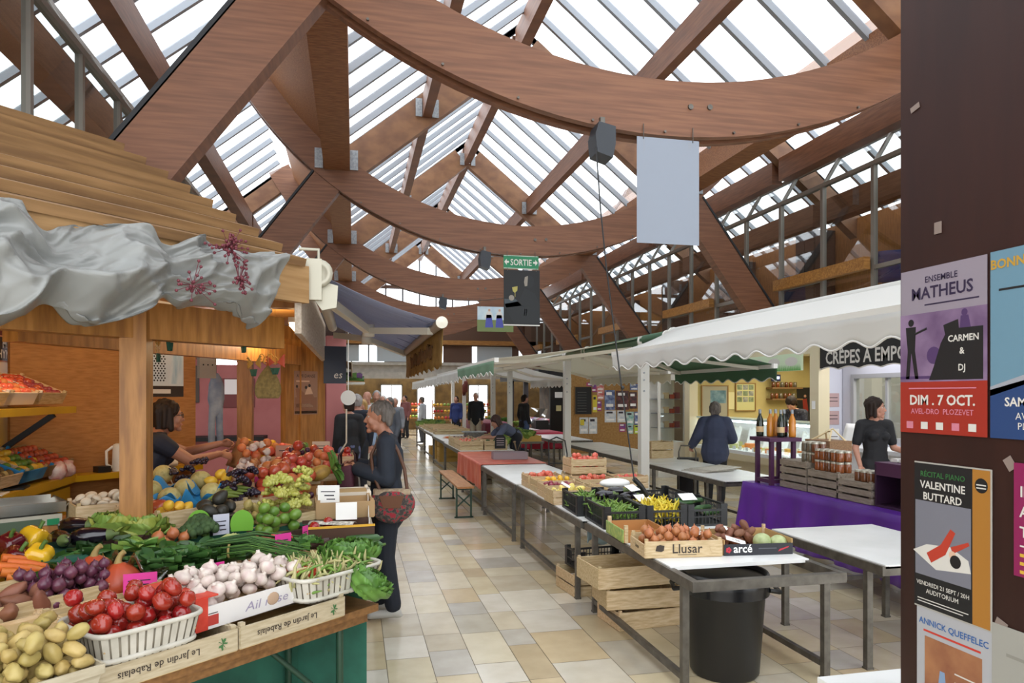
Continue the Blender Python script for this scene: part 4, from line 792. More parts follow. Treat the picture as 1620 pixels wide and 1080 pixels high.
wc(2.52, 7.5, 'pale wooden crate of ripe tomatoes stacked on top of the others', ['light_red'], 'tomato', 'tomato', 26, .033, z=.83, h=.16); wc(2.95, 7.3, 'pale wooden crate of pink tomatoes overhanging the far edge', ['light_red'], 'tomato', 'tomato', 12, .033, w=.36)
b = MB(); b.ell((0, 0, .04), (.15, .09, .045), 16, 8); link(b.mesh('paper_bag', WHITE), 'paper_bag', None, 'crumpled white paper bag lying on the second-row black crates', 'bag', None, None, TR(2.36, 6.14, .84))
# red oilcloth
OIL = mat('red oilcloth', 'c8503c', .35, c2='d8785c', scale=5, stretch=(1, 1, .6), c3='cc5a44')
def oil(u, v):
    s = u * 1.62; x = .36 - s
    wob = .018 * math.sin(v * 16) + .01 * math.sin(v * 41)
    if s < .36: k = .36 - s; return (1.815 - .03 - wob * k * 2.5 - .16 * k * max(0, v - .9) * 10 * k, 9.98 + 2.3 * v + .1 * k * max(0, v - .93) * 10, .69 - k)
    if s < 1.36: return (1.785 + (s - .36), 9.98 + 2.3 * v, .69 + .0015)
    k = s - 1.36; return (2.785 + wob * k, 9.98 + 2.3 * v, .69 - k)
b = MB(); b.grid(oil, 60, 50, th=.003); tag(b.build('oilcloth', OIL), 'red mottled oilcloth draped over the table behind the bench', 'tablecloth')
t = thing('grey_tray', 'shallow grey box standing on the red oilcloth', 'box', (2.38, 10.75, .694), -.05); GB = mat('grey lilac card', '8f8388', .6); b = MB(); b.box(-.27, -.12, 0, .27, .12, .01); b.build('base', GB, t)
for q in ((-.27, -.12, .01, .27, -.11, .11), (-.27, .11, .01, .27, .12, .11), (-.27, -.11, .01, -.26, .11, .11), (.26, -.11, .01, .27, .11, .11)): b = MB(); b.box(*q); b.build('side', GB, t)
b = MB(); b.lathe([(.03, 0), (.032, .06), (.02, .09), (.02, .1)], 12); o = b.build('glass_vase', glassmat('vase glass', 'dfe3e0', .1)); tag(o, 'small glass vase with dry twigs behind the grey box', 'vase'); o.location = (2.58, 11.1, .694)
b = MB()
for i in range(7): b.tube([(0, 0, .02), (.02 * math.cos(i * 2), .02 * math.sin(i * 2), .12), (.07 * math.cos(i * 2), .07 * math.sin(i * 2), .24)], .003, 5); b.ell((.07 * math.cos(i * 2), .07 * math.sin(i * 2), .24), .012, 6, 4)
b.build('twigs', mat('dry twigs', '8a7a5c', .8), o)
# stooping vendor's crates
for i, (x, y, key, nm, n) in enumerate(((2.1, 12.85, ['plum', 'light_red'], 'radish', 22), (2.55, 12.85, ['broccoli', 'kiwi'], 'green_vegetable', 10), (2.1, 13.25, ['light_red'], 'tomato', 22), (2.1, 13.65, ['plum'], 'beetroot', 24), (2.1, 14.1, ['red_onion'], 'red_onion', 22), (2.55, 13.3, ['kiwi'], 'turnip', 14))):
    crate(.42, .36, .17, TR(x, y, .68), f'pale crate of the stooping vendor holding {nm.replace("_", " ")}s, {["front", "front inner", "second", "third", "far", "inner"][i]} place', 'crates of the stooping vendor', liner=.5); fill(TR(x, y, .68 + .085), .37, .31, n, .03, key, nm, f'{nm.replace("_", " ")} in the {["front", "front inner", "second", "third", "far", "inner"][i]} crate of the stooping vendor', nm.replace('_', ' '), f'{nm.replace("_", " ")}s of the stooping vendor')
put('pink_squash', 'pumpkin', TR(2.62, 13.95, .8, 0, 2.0), 'large brown pumpkin beside the stooping vendor', 'pumpkin').data = lump(.075, .075, .055, .1).mesh('pumpkin', P('mottled pumpkin skin', '8a6a3a', .5, c2='5d5a34', scale=3))
t = thing('hanging_slate', 'small black price slate propped in front of the stooping vendor', 'slate', (2.62, 12.62, .71)); b = MB(); b.prism([(-.1, 0), (.1, 0), (.1, .2), (.06, .25), (-.06, .25), (-.1, .2)], -.006, .006, 0, frame((0, 0, 0), (1, 0, 0), (0, 0, 1))); b.build('slate', mat('slate', '1c1d1f', .7), t); b = MB()
for z in (.06, .1, .14, .18): b.box(-.07, -.0085, z, .07, -.007, z + .012)
b.build('chalk_lines', mat('chalk', 'b9a9ae', .9), t)
for i in range(9): put('carrot', 'carrot', TR(2.15 + .03 * i, 16.1 + .05 * (i % 3), .7 + .02 * (i % 2), 1.2 + .1 * i, 1.1), 'orange carrot in the bunch on the white table beyond the vendor', 'carrot', 'carrots on the white table')
t = thing('weighing_scale', 'grey balance scale on the table beyond the stooping vendor', 'scale', (2.62, 15.5, .68)); b = MB(); b.prism([(-.24, 0), (.24, 0), (.2, .18), (-.2, .18)], -.12, .12, 0, frame((0, 0, 0), (1, 0, 0), (0, 0, 1))); b.build('body', STEEL, t); b = MB(); b.box(-.26, -.16, .18, .26, .16, .2); b.build('pan', GALV, t)
for i in range(9): # flat trays
    x, y, k = 2.45 + .05 * (i % 2), 18.2 + 1.0 * (i // 2), i % 2; crate(.85, .5, .06, TR(x, y, .68 + .07 * k), f'flat pale wooden tray, {["lower", "upper"][k]} of the {ORD[i // 2]} pair on the far white tables', 'flat wooden trays', liner=0, gap=False)
for i, (x, y, s) in enumerate(((2.4, 23.0, 1.2), (2.75, 23.1, 1.0), (2.1, 22.9, .9), (3.2, 14.9, 1), (3.5, 15.2, 1.1), (3.3, 15.6, .9), (2.72, 12.9, .8), (3.6, 14.6, 1.0))):
    lettuce(['bright lettuce on the far end of the tray tables', 'green lettuce to the right on the far tray tables', 'small lettuce at the aisle edge of the far tray tables', 'lettuce in the shallow basket behind the stooping vendor, front one', 'lettuce in the shallow basket behind the stooping vendor, largest one', 'lettuce in the shallow basket behind the stooping vendor, back one', 'pale lettuce in front of the stooping vendor', 'lettuce in the shallow basket behind the stooping vendor, end one'][i], TR(x, y, .675 if i < 3 else .755, 0, s), .17, 22, 40 + i, [m_let, m_let2], .7)
t = thing('side_table', 'small steel table carrying the lettuce basket behind the stooping vendor', 'table', (3.0, 14.4, 0)); b = MB(); b.box(0, 0, .66, .95, 1.5, .7); b.build('tabletop', FRAMEM, t)
for x in (.02, .88):
    for y in (.02, 1.43): b = MB(); b.box(x, y, 0, x + .04, y + .04, .66); b.build('leg', FRAMEM, t)
crate(.9, 1.3, .12, TR(3.45, 15.12, .7), 'shallow honey coloured basket of lettuces behind the stooping vendor', m=MATS['honey crate wood'], liner=.5, gap=False)
# folding hand truck between the rows
t = thing('hand_truck', 'black hand truck standing behind the red oilcloth table', 'trolley', (3.35, 11.3, 0)); b = MB()
for x in (-.16, .16): b.tube([(x, 0, .1), (x, .05, .7), (x * .9, .12, .92), (0, .14, .98)], .012, 8)
for z in (.3, .55): b.tube([(-.16, .02, z), (.16, .02, z)], .01, 6)
b.build('tube_frame', mat('black tube', '2a2b2d', .4), t)
for x in (-.2, .2): b = MB(); b.lathe([(.03, -.02), (.1, -.02), (.11, 0), (.1, .02), (.03, .02)], 18, 0, frame((x, -.02, .11), (0, 1, 0), (0, 0, 1))); b.build('wheel', RUBBER, t)
b = MB(); b.box(-.18, -.25, .02, .18, 0, .03); b.build('toe_plate', STEEL, t)
# folded newspapers on the second row
t = thing('newspapers', 'loose pile of folded newspapers on the second-row table', 'newspaper', (4.62, 8.6, .68), .3)
for i in range(4): b = MB(); b.grid(lambda u, v, i=i: (-.28 + .56 * u + .03 * i, -.2 + .4 * v - .02 * i, .008 + .009 * i + .02 * u * u * (i == 3)), 6, 4, th=.006); b.build('sheet', mat('newsprint', 'c9c4b8', .9, c2='b5afa2', scale=30), t)
crate(.42, .3, .26, TR(4.8, 10.6, .68, .2), 'pale wooden crate standing on the second-row table behind the near post', liner=0)
# crimson cloth tables in the second row
def clothtable(x0, x1, y0, y1, zt, zb, m, label, seed=0, fold=.018, ret=None):
    t = thing('draped_table', label, 'table', (0, 0, 0)); b = MB(); b.box(x0 + .01, y0 + .01, zt - .03, x1 - .01, y1 - .01, zt - .004); b.build('tabletop', WHITETOP, t)
    per = 2 * (x1 - x0 + y1 - y0)
    def f(u, v):
        s = (u % 1) * per; a, c = x1 - x0, y1 - y0
        if s < c: p, n = (x0, y1 - s), (-1, 0)
        elif s < c + a: p, n = (x0 + s - c, y0), (0, -1)
        elif s < 2 * c + a: p, n = (x1, y0 + s - c - a), (1, 0)
        else: p, n = (x1 - (s - 2 * c - a), y1), (0, 1)
        k = v * (fold * (math.sin(s * 11 + seed) + .6 * math.sin(s * 23 + 1 + seed) + .8) + .02)
        return (p[0] + n[0] * k, p[1] + n[1] * k, zt + .004 - (zt - zb) * v)
    b = MB(); b.grid(f, int(per * 28), 8, 0, th=.003); b.box(x0, y0, zt, x1, y1, zt + .005); b.build('cloth', m, t)
    for x in (x0 + .05, x1 - .09):
        for y in (y0 + .08, y1 - .12): b = MB(); b.box(x, y, 0, x + .04, y + .04, zt - .03); b.build('leg', FRAMEM, t)
    return t
clothtable(4.1, 5.0, 22.0, 26.0, .78, .08, mat('maroon cloth', '6d2438', .8), 'long table with maroon skirt near the far entrance', 2)
clothtable(4.35, 5.3, 17.45, 18.85, .72, .3, mat('crimson cloth', 'b01f3e', .6), 'table with short crimson cloth in the second row', 4)
# ---- purple stall ----
PUR = mat('purple satin cloth', '6428a0', .42, c2='54208c', scale=2, sheen=.3); AUB = mat('aubergine painted wood', '4d2448', .5)
clothtable(4.2, 5.0, 3.6, 7.02, .74, .2, PUR, 'stall table draped in purple satin in front of the crêpe shop', 1, .036)
t = thing('display_stand', 'aubergine painted wooden stand carrying bottles on the purple stall', 'stand', (4.42, 6.74, .745))
for x in (-.15, .11):
    for y in (-.15, .11): b = MB(); b.box(x, y, 0, x + .04, y + .04, .46); b.build('leg', AUB, t)
b = MB(); b.box(-.19, -.19, .46, .19, .19, .5); b.build('top', AUB, t); b = MB()
for y in (-.15, .11): b.box(-.11, y, .02, .11, y + .04, .06)
for x in (-.15, .11): b.box(x, -.11, .02, x + .04, .11, .06)
b.build('foot_rail', AUB, t)
def bottle(M, label, glass, liquid=None, lab=None, cap_=None, group=None, s=1):
    t = thing('bottle', label, 'bottle', M=M, group=group); b = MB(); b.lathe([(0, 0), (.036, .002), (.039, .02), (.039, .15), (.033, .19), (.015, .235), (.0135, .285), (.015, .29), (0, .29)], 16); b.build('glass_body', glass, t)
    if lab: b = MB(); b.lathe([(.0395, .05), (.0397, .11)], 16); b.build('paper_label', lab, t, fix=False)
    b = MB(); b.lathe([(.0155, .25), (.0155, .293), (0, .294)], 12); b.build('capsule', cap_ or GALV, t)
    return t
BG = mat('dark green bottle glass', '16241a', .12, coat=.5); BO = mat('orange juice bottle', 'd08428', .15, coat=.5); LBL = mat('cream label', 'd9b98a', .6); LBR = mat('plum label', '8a2f4c', .6)
for i, (x, y, g, l, lb) in enumerate(((-.12, .1, BG, LBL, 'dark cider bottle at the back left of the stand'), (-.04, .03, BO, None, 'orange juice bottle behind the front cider bottle'), (.0, -.1, BG, LBL, 'dark cider bottle at the front of the stand'), (.07, .1, BO, None, 'orange juice bottle in the back row of the stand'), (.1, -.01, BG, LBR, 'dark bottle with plum label on the stand'), (.13, -.11, BO, None, 'orange juice bottle at the right front of the stand'))): bottle(TR(4.42 + x, 6.74 + y, 1.247), lb, g, None, l, None, 'bottles on the aubergine stand')
SLT = mat('grey weathered slats', '9c9082', .75, c2='847869', scale=6, stretch=(14, 2, 14))
for i, (y, h, lb) in enumerate(((6.3, .3, 'grey slatted crate standing next to the bottle stand'), (5.84, .24, 'grey slatted crate in the middle of the purple stall'), (5.42, .2, 'grey slatted crate half behind the dark shelf box'))):
    t = thing('slatted_crate', lb, 'crate', (4.5, y, .745), 0, 'grey slatted crates'); n = 4 if h > .25 else 3; sh = h / n
    for k in range(n): 
        for x in (-.17, .155): b = MB(); b.box(x, -.22, k * sh + .006, x + .014, .22, (k + 1) * sh - .012); b.build('slat', SLT, t)
        for yy in (-.22, .206): b = MB(); b.box(-.155, yy, k * sh + .006, .155, yy + .014, (k + 1) * sh - .012); b.build('slat', SLT, t)
    for x in (-.165, .13):
        for yy in (-.2, .17): b = MB(); b.box(x + .015, yy, 0, x + .035, yy + .03, h); b.build('corner_post', SLT, t)
    b = MB(); b.box(-.15, -.2, 0, .15, .2, .01); b.box(-.15, -.2, h - .03, .15, .2, h - .015); b.build('base', SLT, t)
# jars
JG = [mat('jar brown jam', '6a3d22', .2, coat=.6), mat('jar amber jam', '8a4a22', .2, coat=.6), mat('jar grey paste', '6d6350', .25, coat=.6)]; LID = mat('jar lid', 'b9b4a6', .35, .6)
def jar(M, lb, m, group):
    if 'jar' not in G: G['jar'] = {}
    if m.name not in G['jar']: b = MB(); b.lathe([(0, 0), (.034, .002), (.036, .01), (.036, .075), (.031, .085)], 14); b2 = MB(); b2.lathe([(.034, .083), (.034, .1), (.032, .102), (0, .102)], 14); G['jar'][m.name] = (b.mesh('jar', m), b2.mesh('lid', LID))
    a, c = G['jar'][m.name]; o = link(a, 'jam_jar', None, lb, 'jar', group, None, M); link(c, 'lid', o)
for ci, (y, h, nx, ny, nzz, m, lb) in enumerate(((6.2, .285, 2, 3, 2, 2, 'grey paste jar stacked on the crate by the bottle stand'), (5.84, .225, 2, 5, 2, 1, 'amber jam jar stacked on the middle slatted crate'), (5.44, .185, 2, 3, 1, 0, 'brown jam jar stacked on the crate by the shelf box'))):
    for k in range(nzz):
        for i in range(nx):
            for j in range(ny): jar(TR(4.4 + .078 * i, y - .16 + .078 * j, .745 + h + .104 * k), lb, JG[m] if (j + ci) % 3 else JG[0], lb.replace('jar stacked', 'jars stacked'))
t = thing('shelf_box', 'dark aubergine open shelf box in front of the crêpe seller', 'box', (4.55, 4.78, .745)); DA = mat('dark aubergine paint', '331a33', .45)
for q, nm in (((-.2, -.75, 0, .2, .4, .02), 'base'), ((-.2, -.75, .36, .2, .4, .38), 'top'), ((-.2, .38, .02, .2, .4, .36), 'side'), ((-.2, -.2, .02, .2, -.18, .36), 'divider'), ((.18, -.75, .02, .2, .38, .36), 'back'), ((-.2, -.18, .27, -.185, .38, .36), 'front_flap')): b = MB(); b.box(*q); b.build(nm, AUB if nm in ('divider', 'front_flap', 'top') else DA, t)
for i in range(8): b = MB(); b.box(-.06, -.035, 0, .06, .035, .03); o = b.build('paper_packet', WHITE); tag(o, 'white paper packet in the row on the dark shelf box', 'packet', 'white packets on the shelf box'); o.location = (4.52, 5.09 - .09 * i, 1.126); o.rotation_euler = (0, rr(-.1, .1), rr(-.1, .1))
t = thing('wicker_basket', 'brown wicker basket with light handles behind the slatted crates', 'basket', (4.85, 6.45, .745)); b = MB(); b.box(-.13, -.2, .25, .13, .2, .48); b.build('body', mat('brown wicker', '9c7a58', .8, c2='7f6044', scale=60), t); b = MB(); b.tube([(-.1, -.15, .47), (-.05, -.12, .58), (.05, .1, .56), (.1, .16, .47)], .01, 6); b.tube([(.1, -.15, .47), (.02, -.05, .6), (-.1, .14, .47)], .01, 6); b.build('handle', mat('light cane', 'd8c49a', .6), t); b = MB(); b.box(-.12, -.19, 0, .12, .19, .25); b.build('stand', SLT, t)
# ================= left: timber greengrocer's hut =================
E1 = V(.69, .724, 0); N1 = V(-.724, .69, 0); F0 = V(-.33, 4.54, 0); RZ = math.atan2(E1.y, E1.x)
def ab(a, b, z): return F0 + E1 * a + N1 * b + V(0, 0, z)
MH = lambda a, b, z: Matrix.Translation(ab(a, b, z)) @ Matrix.Rotation(RZ, 4, 'Z')      # hut frame: x along the front, y inwards
T1, T2 = V(.75, .661, 0), V(-.661, .75, 0)                 # frame of the beer table: x along its front edge, y inwards
def MT(a, b, z, r=0): return Matrix.Translation(V(.11, 3.29, z) + T1 * a + T2 * b) @ Matrix.Rotation(math.atan2(.661, .75) + r, 4, 'Z')
OLDPINE = mat('weathered pine batten', '9c774d', .65, c2='7b5a38', scale=2.5, stretch=(.7, 9, 9), c3='8d6a42', rz=RZ); NEWPINE = mat('raw pine board', 'b18c5e', .6, c2='9c7648', scale=3, stretch=(.7, 9, 9), rz=RZ); FASC = mat('pale limed board', 'cdbfae', .6, c2='b5a38f', scale=4, stretch=(14, 2, 14))
t = thing('hut_roof', 'stepped pine batten roof of the greengrocer\'s hut', 'roof', (0, 0, 0)); NB = 9
for k in range(NB):
    ins = .0 + .145 * k; b = MB(); z = 2.53 + .098 * k; h = F0 + V(-1, .41, 0) * ins; L_ = 3.2
    e = h - E1 * L_; b.beam(V(e.x, e.y, z), V(h.x, h.y, z), .118, .05, up=(N1.x * -.3, N1.y * -.3, .95)); b.build('batten', OLDPINE, t)
b = MB(); q = [F0 + V(-1, .41, 0) * .05, F0 + V(-1, .41, 0) * 1.25]; p0 = q[0] - E1 * 3.2; p1 = q[1] - E1 * 3.2; b.add([(p0.x, p0.y, 2.5), (q[0].x, q[0].y, 2.5), (q[1].x, q[1].y, 3.31), (p1.x, p1.y, 3.31)], [(0, 1, 2, 3)]); b.build('deck', mat('shade dark pine', '4f3822', .8), t)  # deck coloured dark to stand for the shadow lines between battens
b = MB(); s0 = F0 + V(.0, 0, 0); s1 = V(-.3, 8.35, 0); h1 = q[1]; b.add([(-.33, 4.54, 2.52), (-.33, 8.35, 2.52), (-1.58, 8.0, 3.33), (h1.x, h1.y, 3.33)], [(0, 1, 2, 3)]); b.build('side_deck', OLDPINE, t)
b = MB(); b.add([tuple(p1 + V(0, 0, 3.31)), tuple(q[1] + V(0, 0, 3.31)), (-1.58, 8.0, 3.33), (-4.2, 6.0, 3.3)], [(0, 1, 2, 3)]); b.build('ridge_board', OLDPINE, t)
t = thing('hut_frame', 'pine posts and lintels of the greengrocer\'s hut', 'frame', (0, 0, 0))
b = MB(); b.box(-3.2, -.03, 2.27, 0.05, .03, 2.5, M=MH(0, 0, 0)); b.build('front_fascia', NEWPINE, t)
b = MB(); b.box(-3.0, .25, 2.0, .1, .37, 2.2, M=MH(0, 0, 0)); b.build('lintel', PINE, t)
b = MB(); b.box(-.36, 4.55, 2.08, -.32, 8.35, 2.5); b.build('aisle_fascia', FASC, t)
b = MB(); b.box(-1.02, 4.9, 2.28, -.38, 5.0, 2.42); b.beam((-1.9, 4.5, 2.1), (-.6, 7.9, 2.12), .1, .2); b.build('cross_beam', PINE, t)
for (x, y, w_, z0, z1) in ((-1.14, 4.12, .13, .55, 2.25), (-1.13, 7.93, .15, 0, 2.35)): b = MB(); b.box(x - w_ / 2, y - w_ / 2, z0, x + w_ / 2, y + w_ / 2, z1); b.build('post', PINE, t)
b = MB(); b.box(2.15, 2.58, 0, 2.72, 2.66, 2.3, M=MH(0, 0, 0)); b.box(2.34, 2.565, 0, 2.355, 2.585, 2.3, M=MH(0, 0, 0)); b.build('end_panel', PINE, t)
b = MB(); b.box(-.3, 2.64, 2.2, 2.5, 2.7, 2.45, M=MH(0, 0, 0)); b.build('back_lintel', PINE, t)
BURL = mat('orange woven wall', 'b07c44', .8, c2='9c6a36', scale=5, stretch=(2, 2, 14), c3='a87440', bump=.1)
b = MB(); b.box(-.42, 2.7, 0, .62, 2.74, 2.7, M=MH(0, 0, 0)); b.box(.63, 2.7, 0, 1.16, 2.74, 2.7, M=MH(0, 0, 0)); struct(b, 'wall_hut_back', BURL, 'orange woven back wall of the greengrocer\'s hut', 'wall')
YEL = mat('yellow paint', 'c9a11f', .4, c2='bb9416', scale=3); b = MB(); b.box(-2.68, 3.0, 0, -2.62, 6.36, 2.6); struct(b, 'wall_hut_left', YEL, 'yellow board wall behind the shelves of the hut', 'wall')
b = MB(); b.add([tuple(ab(-3.2, .05, 2.5)), tuple(ab(.0, .05, 2.5)), (-.38, 8.3, 2.5), (-.6, 8.6, 2.5), (-2.7, 6.4, 2.5)], [(0, 1, 2, 3, 4)]); struct(b, 'ceiling_hut', PINEX, 'pine board ceiling inside the greengrocer\'s hut', 'ceiling')
# lamps the hut has
def lamp(name, kind, loc, energy, colr, size=.3, rot_=(0, 0, 0), sy=None, parent=None):
    l = bpy.data.lights.new(name, kind); l.energy = energy; l.color = colr
    if kind == 'AREA': l.size = size; l.shape = 'RECTANGLE'; l.size_y = sy or size
    else: l.shadow_soft_size = size
    o = bpy.data.objects.new(name, l); col.objects.link(o); o.location = loc; o.rotation_euler = rot_
    if parent: o.parent = parent
    return o
WARM = mat('warm lit tube', 'ffd9a0', emit=11)
for (nm, x0, y0, x1, y1, z, lb) in (('strip_lamp', -.43, 5.2, -.43, 7.1, 2.2, 'warm strip lamp under the aisle-side eave of the hut'), ('strip_lamp', -2.1, 5.2, -1.5, 6.4, 2.42, 'warm strip lamp under the hut ceiling behind the tarpaulin')):
    t = thing(nm, lb, 'lamp', (0, 0, 0)); b = MB(); b.beam((x0, y0, z + .03), (x1, y1, z + .03), .05, .04); b.build('housing', WHITEP, t); b = MB(); b.beam((x0, y0, z), (x1, y1, z), .035, .025); b.build('tube', WARM, t)
lamp('hut_spot', 'POINT', (-1.95, 4.9, 2.3), 13, (1, .78, .5), .15); lamp('hut_spot', 'POINT', (-.8, 6.9, 2.25), 10, (1, .8, .55), .1)
# crumpled tarpaulin lashed along the front
TARP = mat('grey tarpaulin', '8e8f8c', .34, c2='848582', scale=3)
def tarp(u, v):
    a = -3.0 + 2.62 * u; cin = 1 - .4 * math.exp(-((a + 1.5) / .1) ** 2) - .35 * math.exp(-((a + .98) / .08) ** 2)
    top = 2.44 - .02 * math.sin(a * 5) + .06 * abs(nz(V(a * 2.2, 3, 0))); bot = 2.1 - .05 * math.sin(a * 4 + 1) - .08 * math.exp(-((a + 1.9) / .5) ** 2) + .06 * math.exp(-((a + .75) / .18) ** 2) - .02
    mid = (top + bot) / 2 + .02; hh = (top - bot) / 2 * cin; th = PI * (v * 1.25 - .12); out = .03 + .17 * cin * math.sin(min(PI, max(0, th))) ** .8
    p = V(a * 1.15, v * 1.5 + a * .35 + .25 * nz(V(a * 2, v * 2, 4)), 0); f = 0
    for m_, k_ in ((1.3, .15), (2.4, .1), (4.3, .055), (8, .022)): f += k_ * (1 - min(1, abs(nz(p * m_ + V(m_, 0, m_ * 2))) * 2.6))
    f = f * .85 - .13
    return ab(a, -.05 - out - f * cin, mid + hh * math.cos(th) * 1.12 + f * .35)
b = MB(); b.grid(tarp, 260, 90); t = b.build('tarpaulin', TARP); tag(t, 'crumpled grey tarpaulin lashed along the front eave of the hut', 'tarpaulin')
BER = mat('dark red berries', '6a2a35', .5)
for i, (a, z, n, sd, lb) in enumerate(((-.78, 2.43, 70, 1, 'large sprig of dark red berries pinned on the tarpaulin'), (-.72, 2.27, 40, 2, 'hanging tail of dark red berries below the large sprig'), (-.98, 2.22, 34, 3, 'small sprig of dark red berries at the lower fold of the tarpaulin'))):
    q_ = random.Random(sd); b = MB(); o = ab(a, -.36, z); up = i == 1
    for k in range(n):
        d = E1 * q_.gauss(0, .05 if not up else .02) + V(0, 0, q_.gauss(0, .035 if not up else .05)) + N1 * q_.uniform(-.04, .0); b.tube([o + d * .2, o + d], .0016, 4); b.ell(tuple(o + d), .008, 6, 4)
    tag(b.build('berry_sprig', BER), lb, 'berries', None)
# ---- awning of the hut ----
t = thing('folding_awning', 'blue grey folding awning of the hut with tan fringed valance over the aisle', 'awning', (0, 0, 0)); BLU = mat('blue violet awning cloth', 'a6a8b8', .8, c2='9497a6', scale=3, stretch=(.3, 14, 1)); TAN = mat('tan valance cloth', 'a8894f', .8, c2='8f7240', scale=12); seethrough(BLU, .5); seethrough(TAN, .4)
b = MB(); b.tube([(-.24, 4.66, 2.47), (-.24, 8.3, 2.47)], .05, 12); b.build('roller', CREAMP, t); b = MB(); b.grid(lambda u, v: (-.24 + .8 * u, 4.75 + 3.5 * v, 2.5 - .3 * u - .03 * math.sin(PI * u)), 10, 10, th=.003); b.build('canopy', BLU, t)
b = MB()
for k in range(6): b.beam((-.22, 4.9 + .62 * k, 2.485), (.54, 4.9 + .62 * k, 2.185), .012, .003)
b.build('seams', mat('dark awning seam', '5c6078', .8), t)
b = MB(); b.tube([(.57, 4.7, 2.18), (.57, 8.3, 2.18)], .035, 10); b.build('front_bar', mat('brown grey bar', 'a0917f', .5), t); b = MB(); b.lathe([(0, -.02), (.036, -.02), (.04, .02), (0, .03)], 16, 0, frame((.57, 4.67, 2.18), (1, 0, 0), (0, 0, 1)), sm=False); b.build('end_cap', CREAMP, t)
def vl(u, v): y = 4.75 + 3.5 * u; return (.59 + .02 * math.sin(y * 14) * v, y, 2.16 - v * (.25 + .03 * (abs((y * 7) % 1 - .5) * 2)))
b = MB(); b.grid(vl, 140, 6, th=.003); va = b.build('valance', TAN, t); b = MB()
for k in range(5):
    y0 = 5.3 + .42 * k; pts = [(.578, y0 + .4 * i / 18, 2.03 + .05 * math.sin(i * .95 + k) + .02 * math.cos(i * 2.1)) for i in range(19)]; b.tube(pts, .006, 5)
b.build('faded_script', mat('faded brown lettering', '6e4d2c', .9), va)
for y0, e in ((4.95, 1), (8.05, -1)): b = MB(); b.beam((-.2, y0, 2.36), (.12, y0 + e * 1.1, 2.24), .05, .06); b.beam((.12, y0 + e * 1.1, 2.24), (.54, y0 + e * .15, 2.16), .045, .05); b.lathe([(0, -.05), (.05, -.05), (.05, .05), (0, .05)], 12, 0, TR(.12, y0 + e * 1.1, 2.24)); b.build('folding_arm', CREAMP, t)
b = MB(); b.box(-.3, 4.6, 2.3, -.2, 4.68, 2.56); b.lathe([(.02, -.04), (.085, -.04), (.09, .02), (.06, .03), (.05, .02), (0, .02)], 18, 0, frame((-.22, 4.63, 2.47), (1, 0, 0), (0, 0, 1))); b.prism([(-.06, .1), (.1, .06), (.09, -.08), (0, -.1), (-.07, 0)], 0, .05, 0, frame((-.2, 4.7, 2.34), (1, 0, 0), (0, 0, 1))); b.tube([(-.34, 4.62, 2.62), (-.22, 4.62, 2.62), (-.22, 4.62, 2.5)], .012, 6); b.build('bracket', mat('cream cast bracket', 'b9b4a2', .45, .3), t)
# ---- beer table in front ----
t = thing('beer_table', 'brown wooden beer table on green legs at the hut corner', 'table', (0, 0, 0)); BW = mat('brown varnished table wood', '8a6238', .4, c2='6f4c2a', scale=3, stretch=(2, 16, 16))
b = MB(); b.box(-2.1, 0, .705, 0, .53, .738, M=MT(0, 0, 0)); b.build('tabletop', BW, t); b = MB(); b.box(-2.1, .03, .66, -.04, .06, .705, M=MT(0, 0, 0)); b.build('apron', BW, t)
for a in (-.16, -1.95):
    q = lambda x, y, z: MT(x, y, z).translation
    for bb in (.08, .45): b = MB(); b.tube([q(a, bb, .7), q(a, bb, .05), q(a + .04, bb, .015), q(a + .08, bb, .02)], .016, 8); b.build('leg', GRM, t)
    b = MB(); b.tube([q(a, .1, .3), q(a - .35 * (1 if a > -1 else -1), .25, .69)], .013, 6); b.build('brace', GRM, t)
# tiers under the produce
def tier(poly, z, lb, m): b = MB(); b.prism(poly, 0, z); o = b.build('display_plinth', m); tag(o, lb, 'plinth'); return o
GRC = mat('teal green cloth', '2f6b58', .8, c2='265646', scale=5); PAPW = mat('white paper covering', 'e6e2da', .8)
tier([(.06, 3.46), (.07, 4.32), (-.75, 4.06), (-1.85, 2.95), (-1.75, 2.1), (-.27, 3.62)], .82, 'low green-draped plinth behind the beer table', GRC)
tier([(.07, 4.33), (.05, 5.17), (-1.05, 5.1), (-1.7, 4.0), (-1.45, 3.4), (-.75, 4.08)], .95, 'middle plinth under the grapes and melons', GRC); tier([(-.22, 5.2), (-.22, 5.9), (0, 5.9), (0, 8.0), (-.9, 8.0), (-1.0, 5.14)], 1.05, 'high plinth under the back rows of fruit', PINE)
b = MB(); b.grid(lambda u, v: (.085 + .02 * math.sin(u * 30) * v, 4.2 + .95 * u, 1.06 - .32 * v + (.0 if u > .3 else -.1 * (1 - u / .3))), 40, 6, th=.003); tag(b.build('paper_skirt', PAPW), 'white paper strip hanging along the aisle side of the display', 'paper')
crate(.5, .35, .3, TR(-.62, 3.15, 0, RZ), 'green plastic crate on the floor under the beer table', m=GRC, liner=0, gap=False); crate(.5, .35, .34, TR(-1.05, 2.75, 0, RZ), 'teal storage box on the floor under the left end of the beer table', m=mat('teal box', '24514a', .5), liner=0, gap=False)
DT = ((1080, 2.12), (1000, 2.45), (950, 2.75), (900, 3.12), (860, 3.5), (830, 3.8), (800, 4.15), (770, 4.6), (740, 5.2), (720, 5.9), (700, 7.1), (688, 7.9))
def dep(y):
    for (ya, da), (yb, db) in zip(DT, DT[1:]):
        if ya >= y >= yb: return da + (db - da) * (ya - y) / (ya - yb)
    return DT[0][1] if y > 1080 else DT[-1][1]
def S(x, y): return atd(x, y, dep(y))
def tz(p): return .95 if dep_of(p) > 4.05 and dep_of(p) < 5.2 else (1.05 if dep_of(p) >= 5.2 else .82)
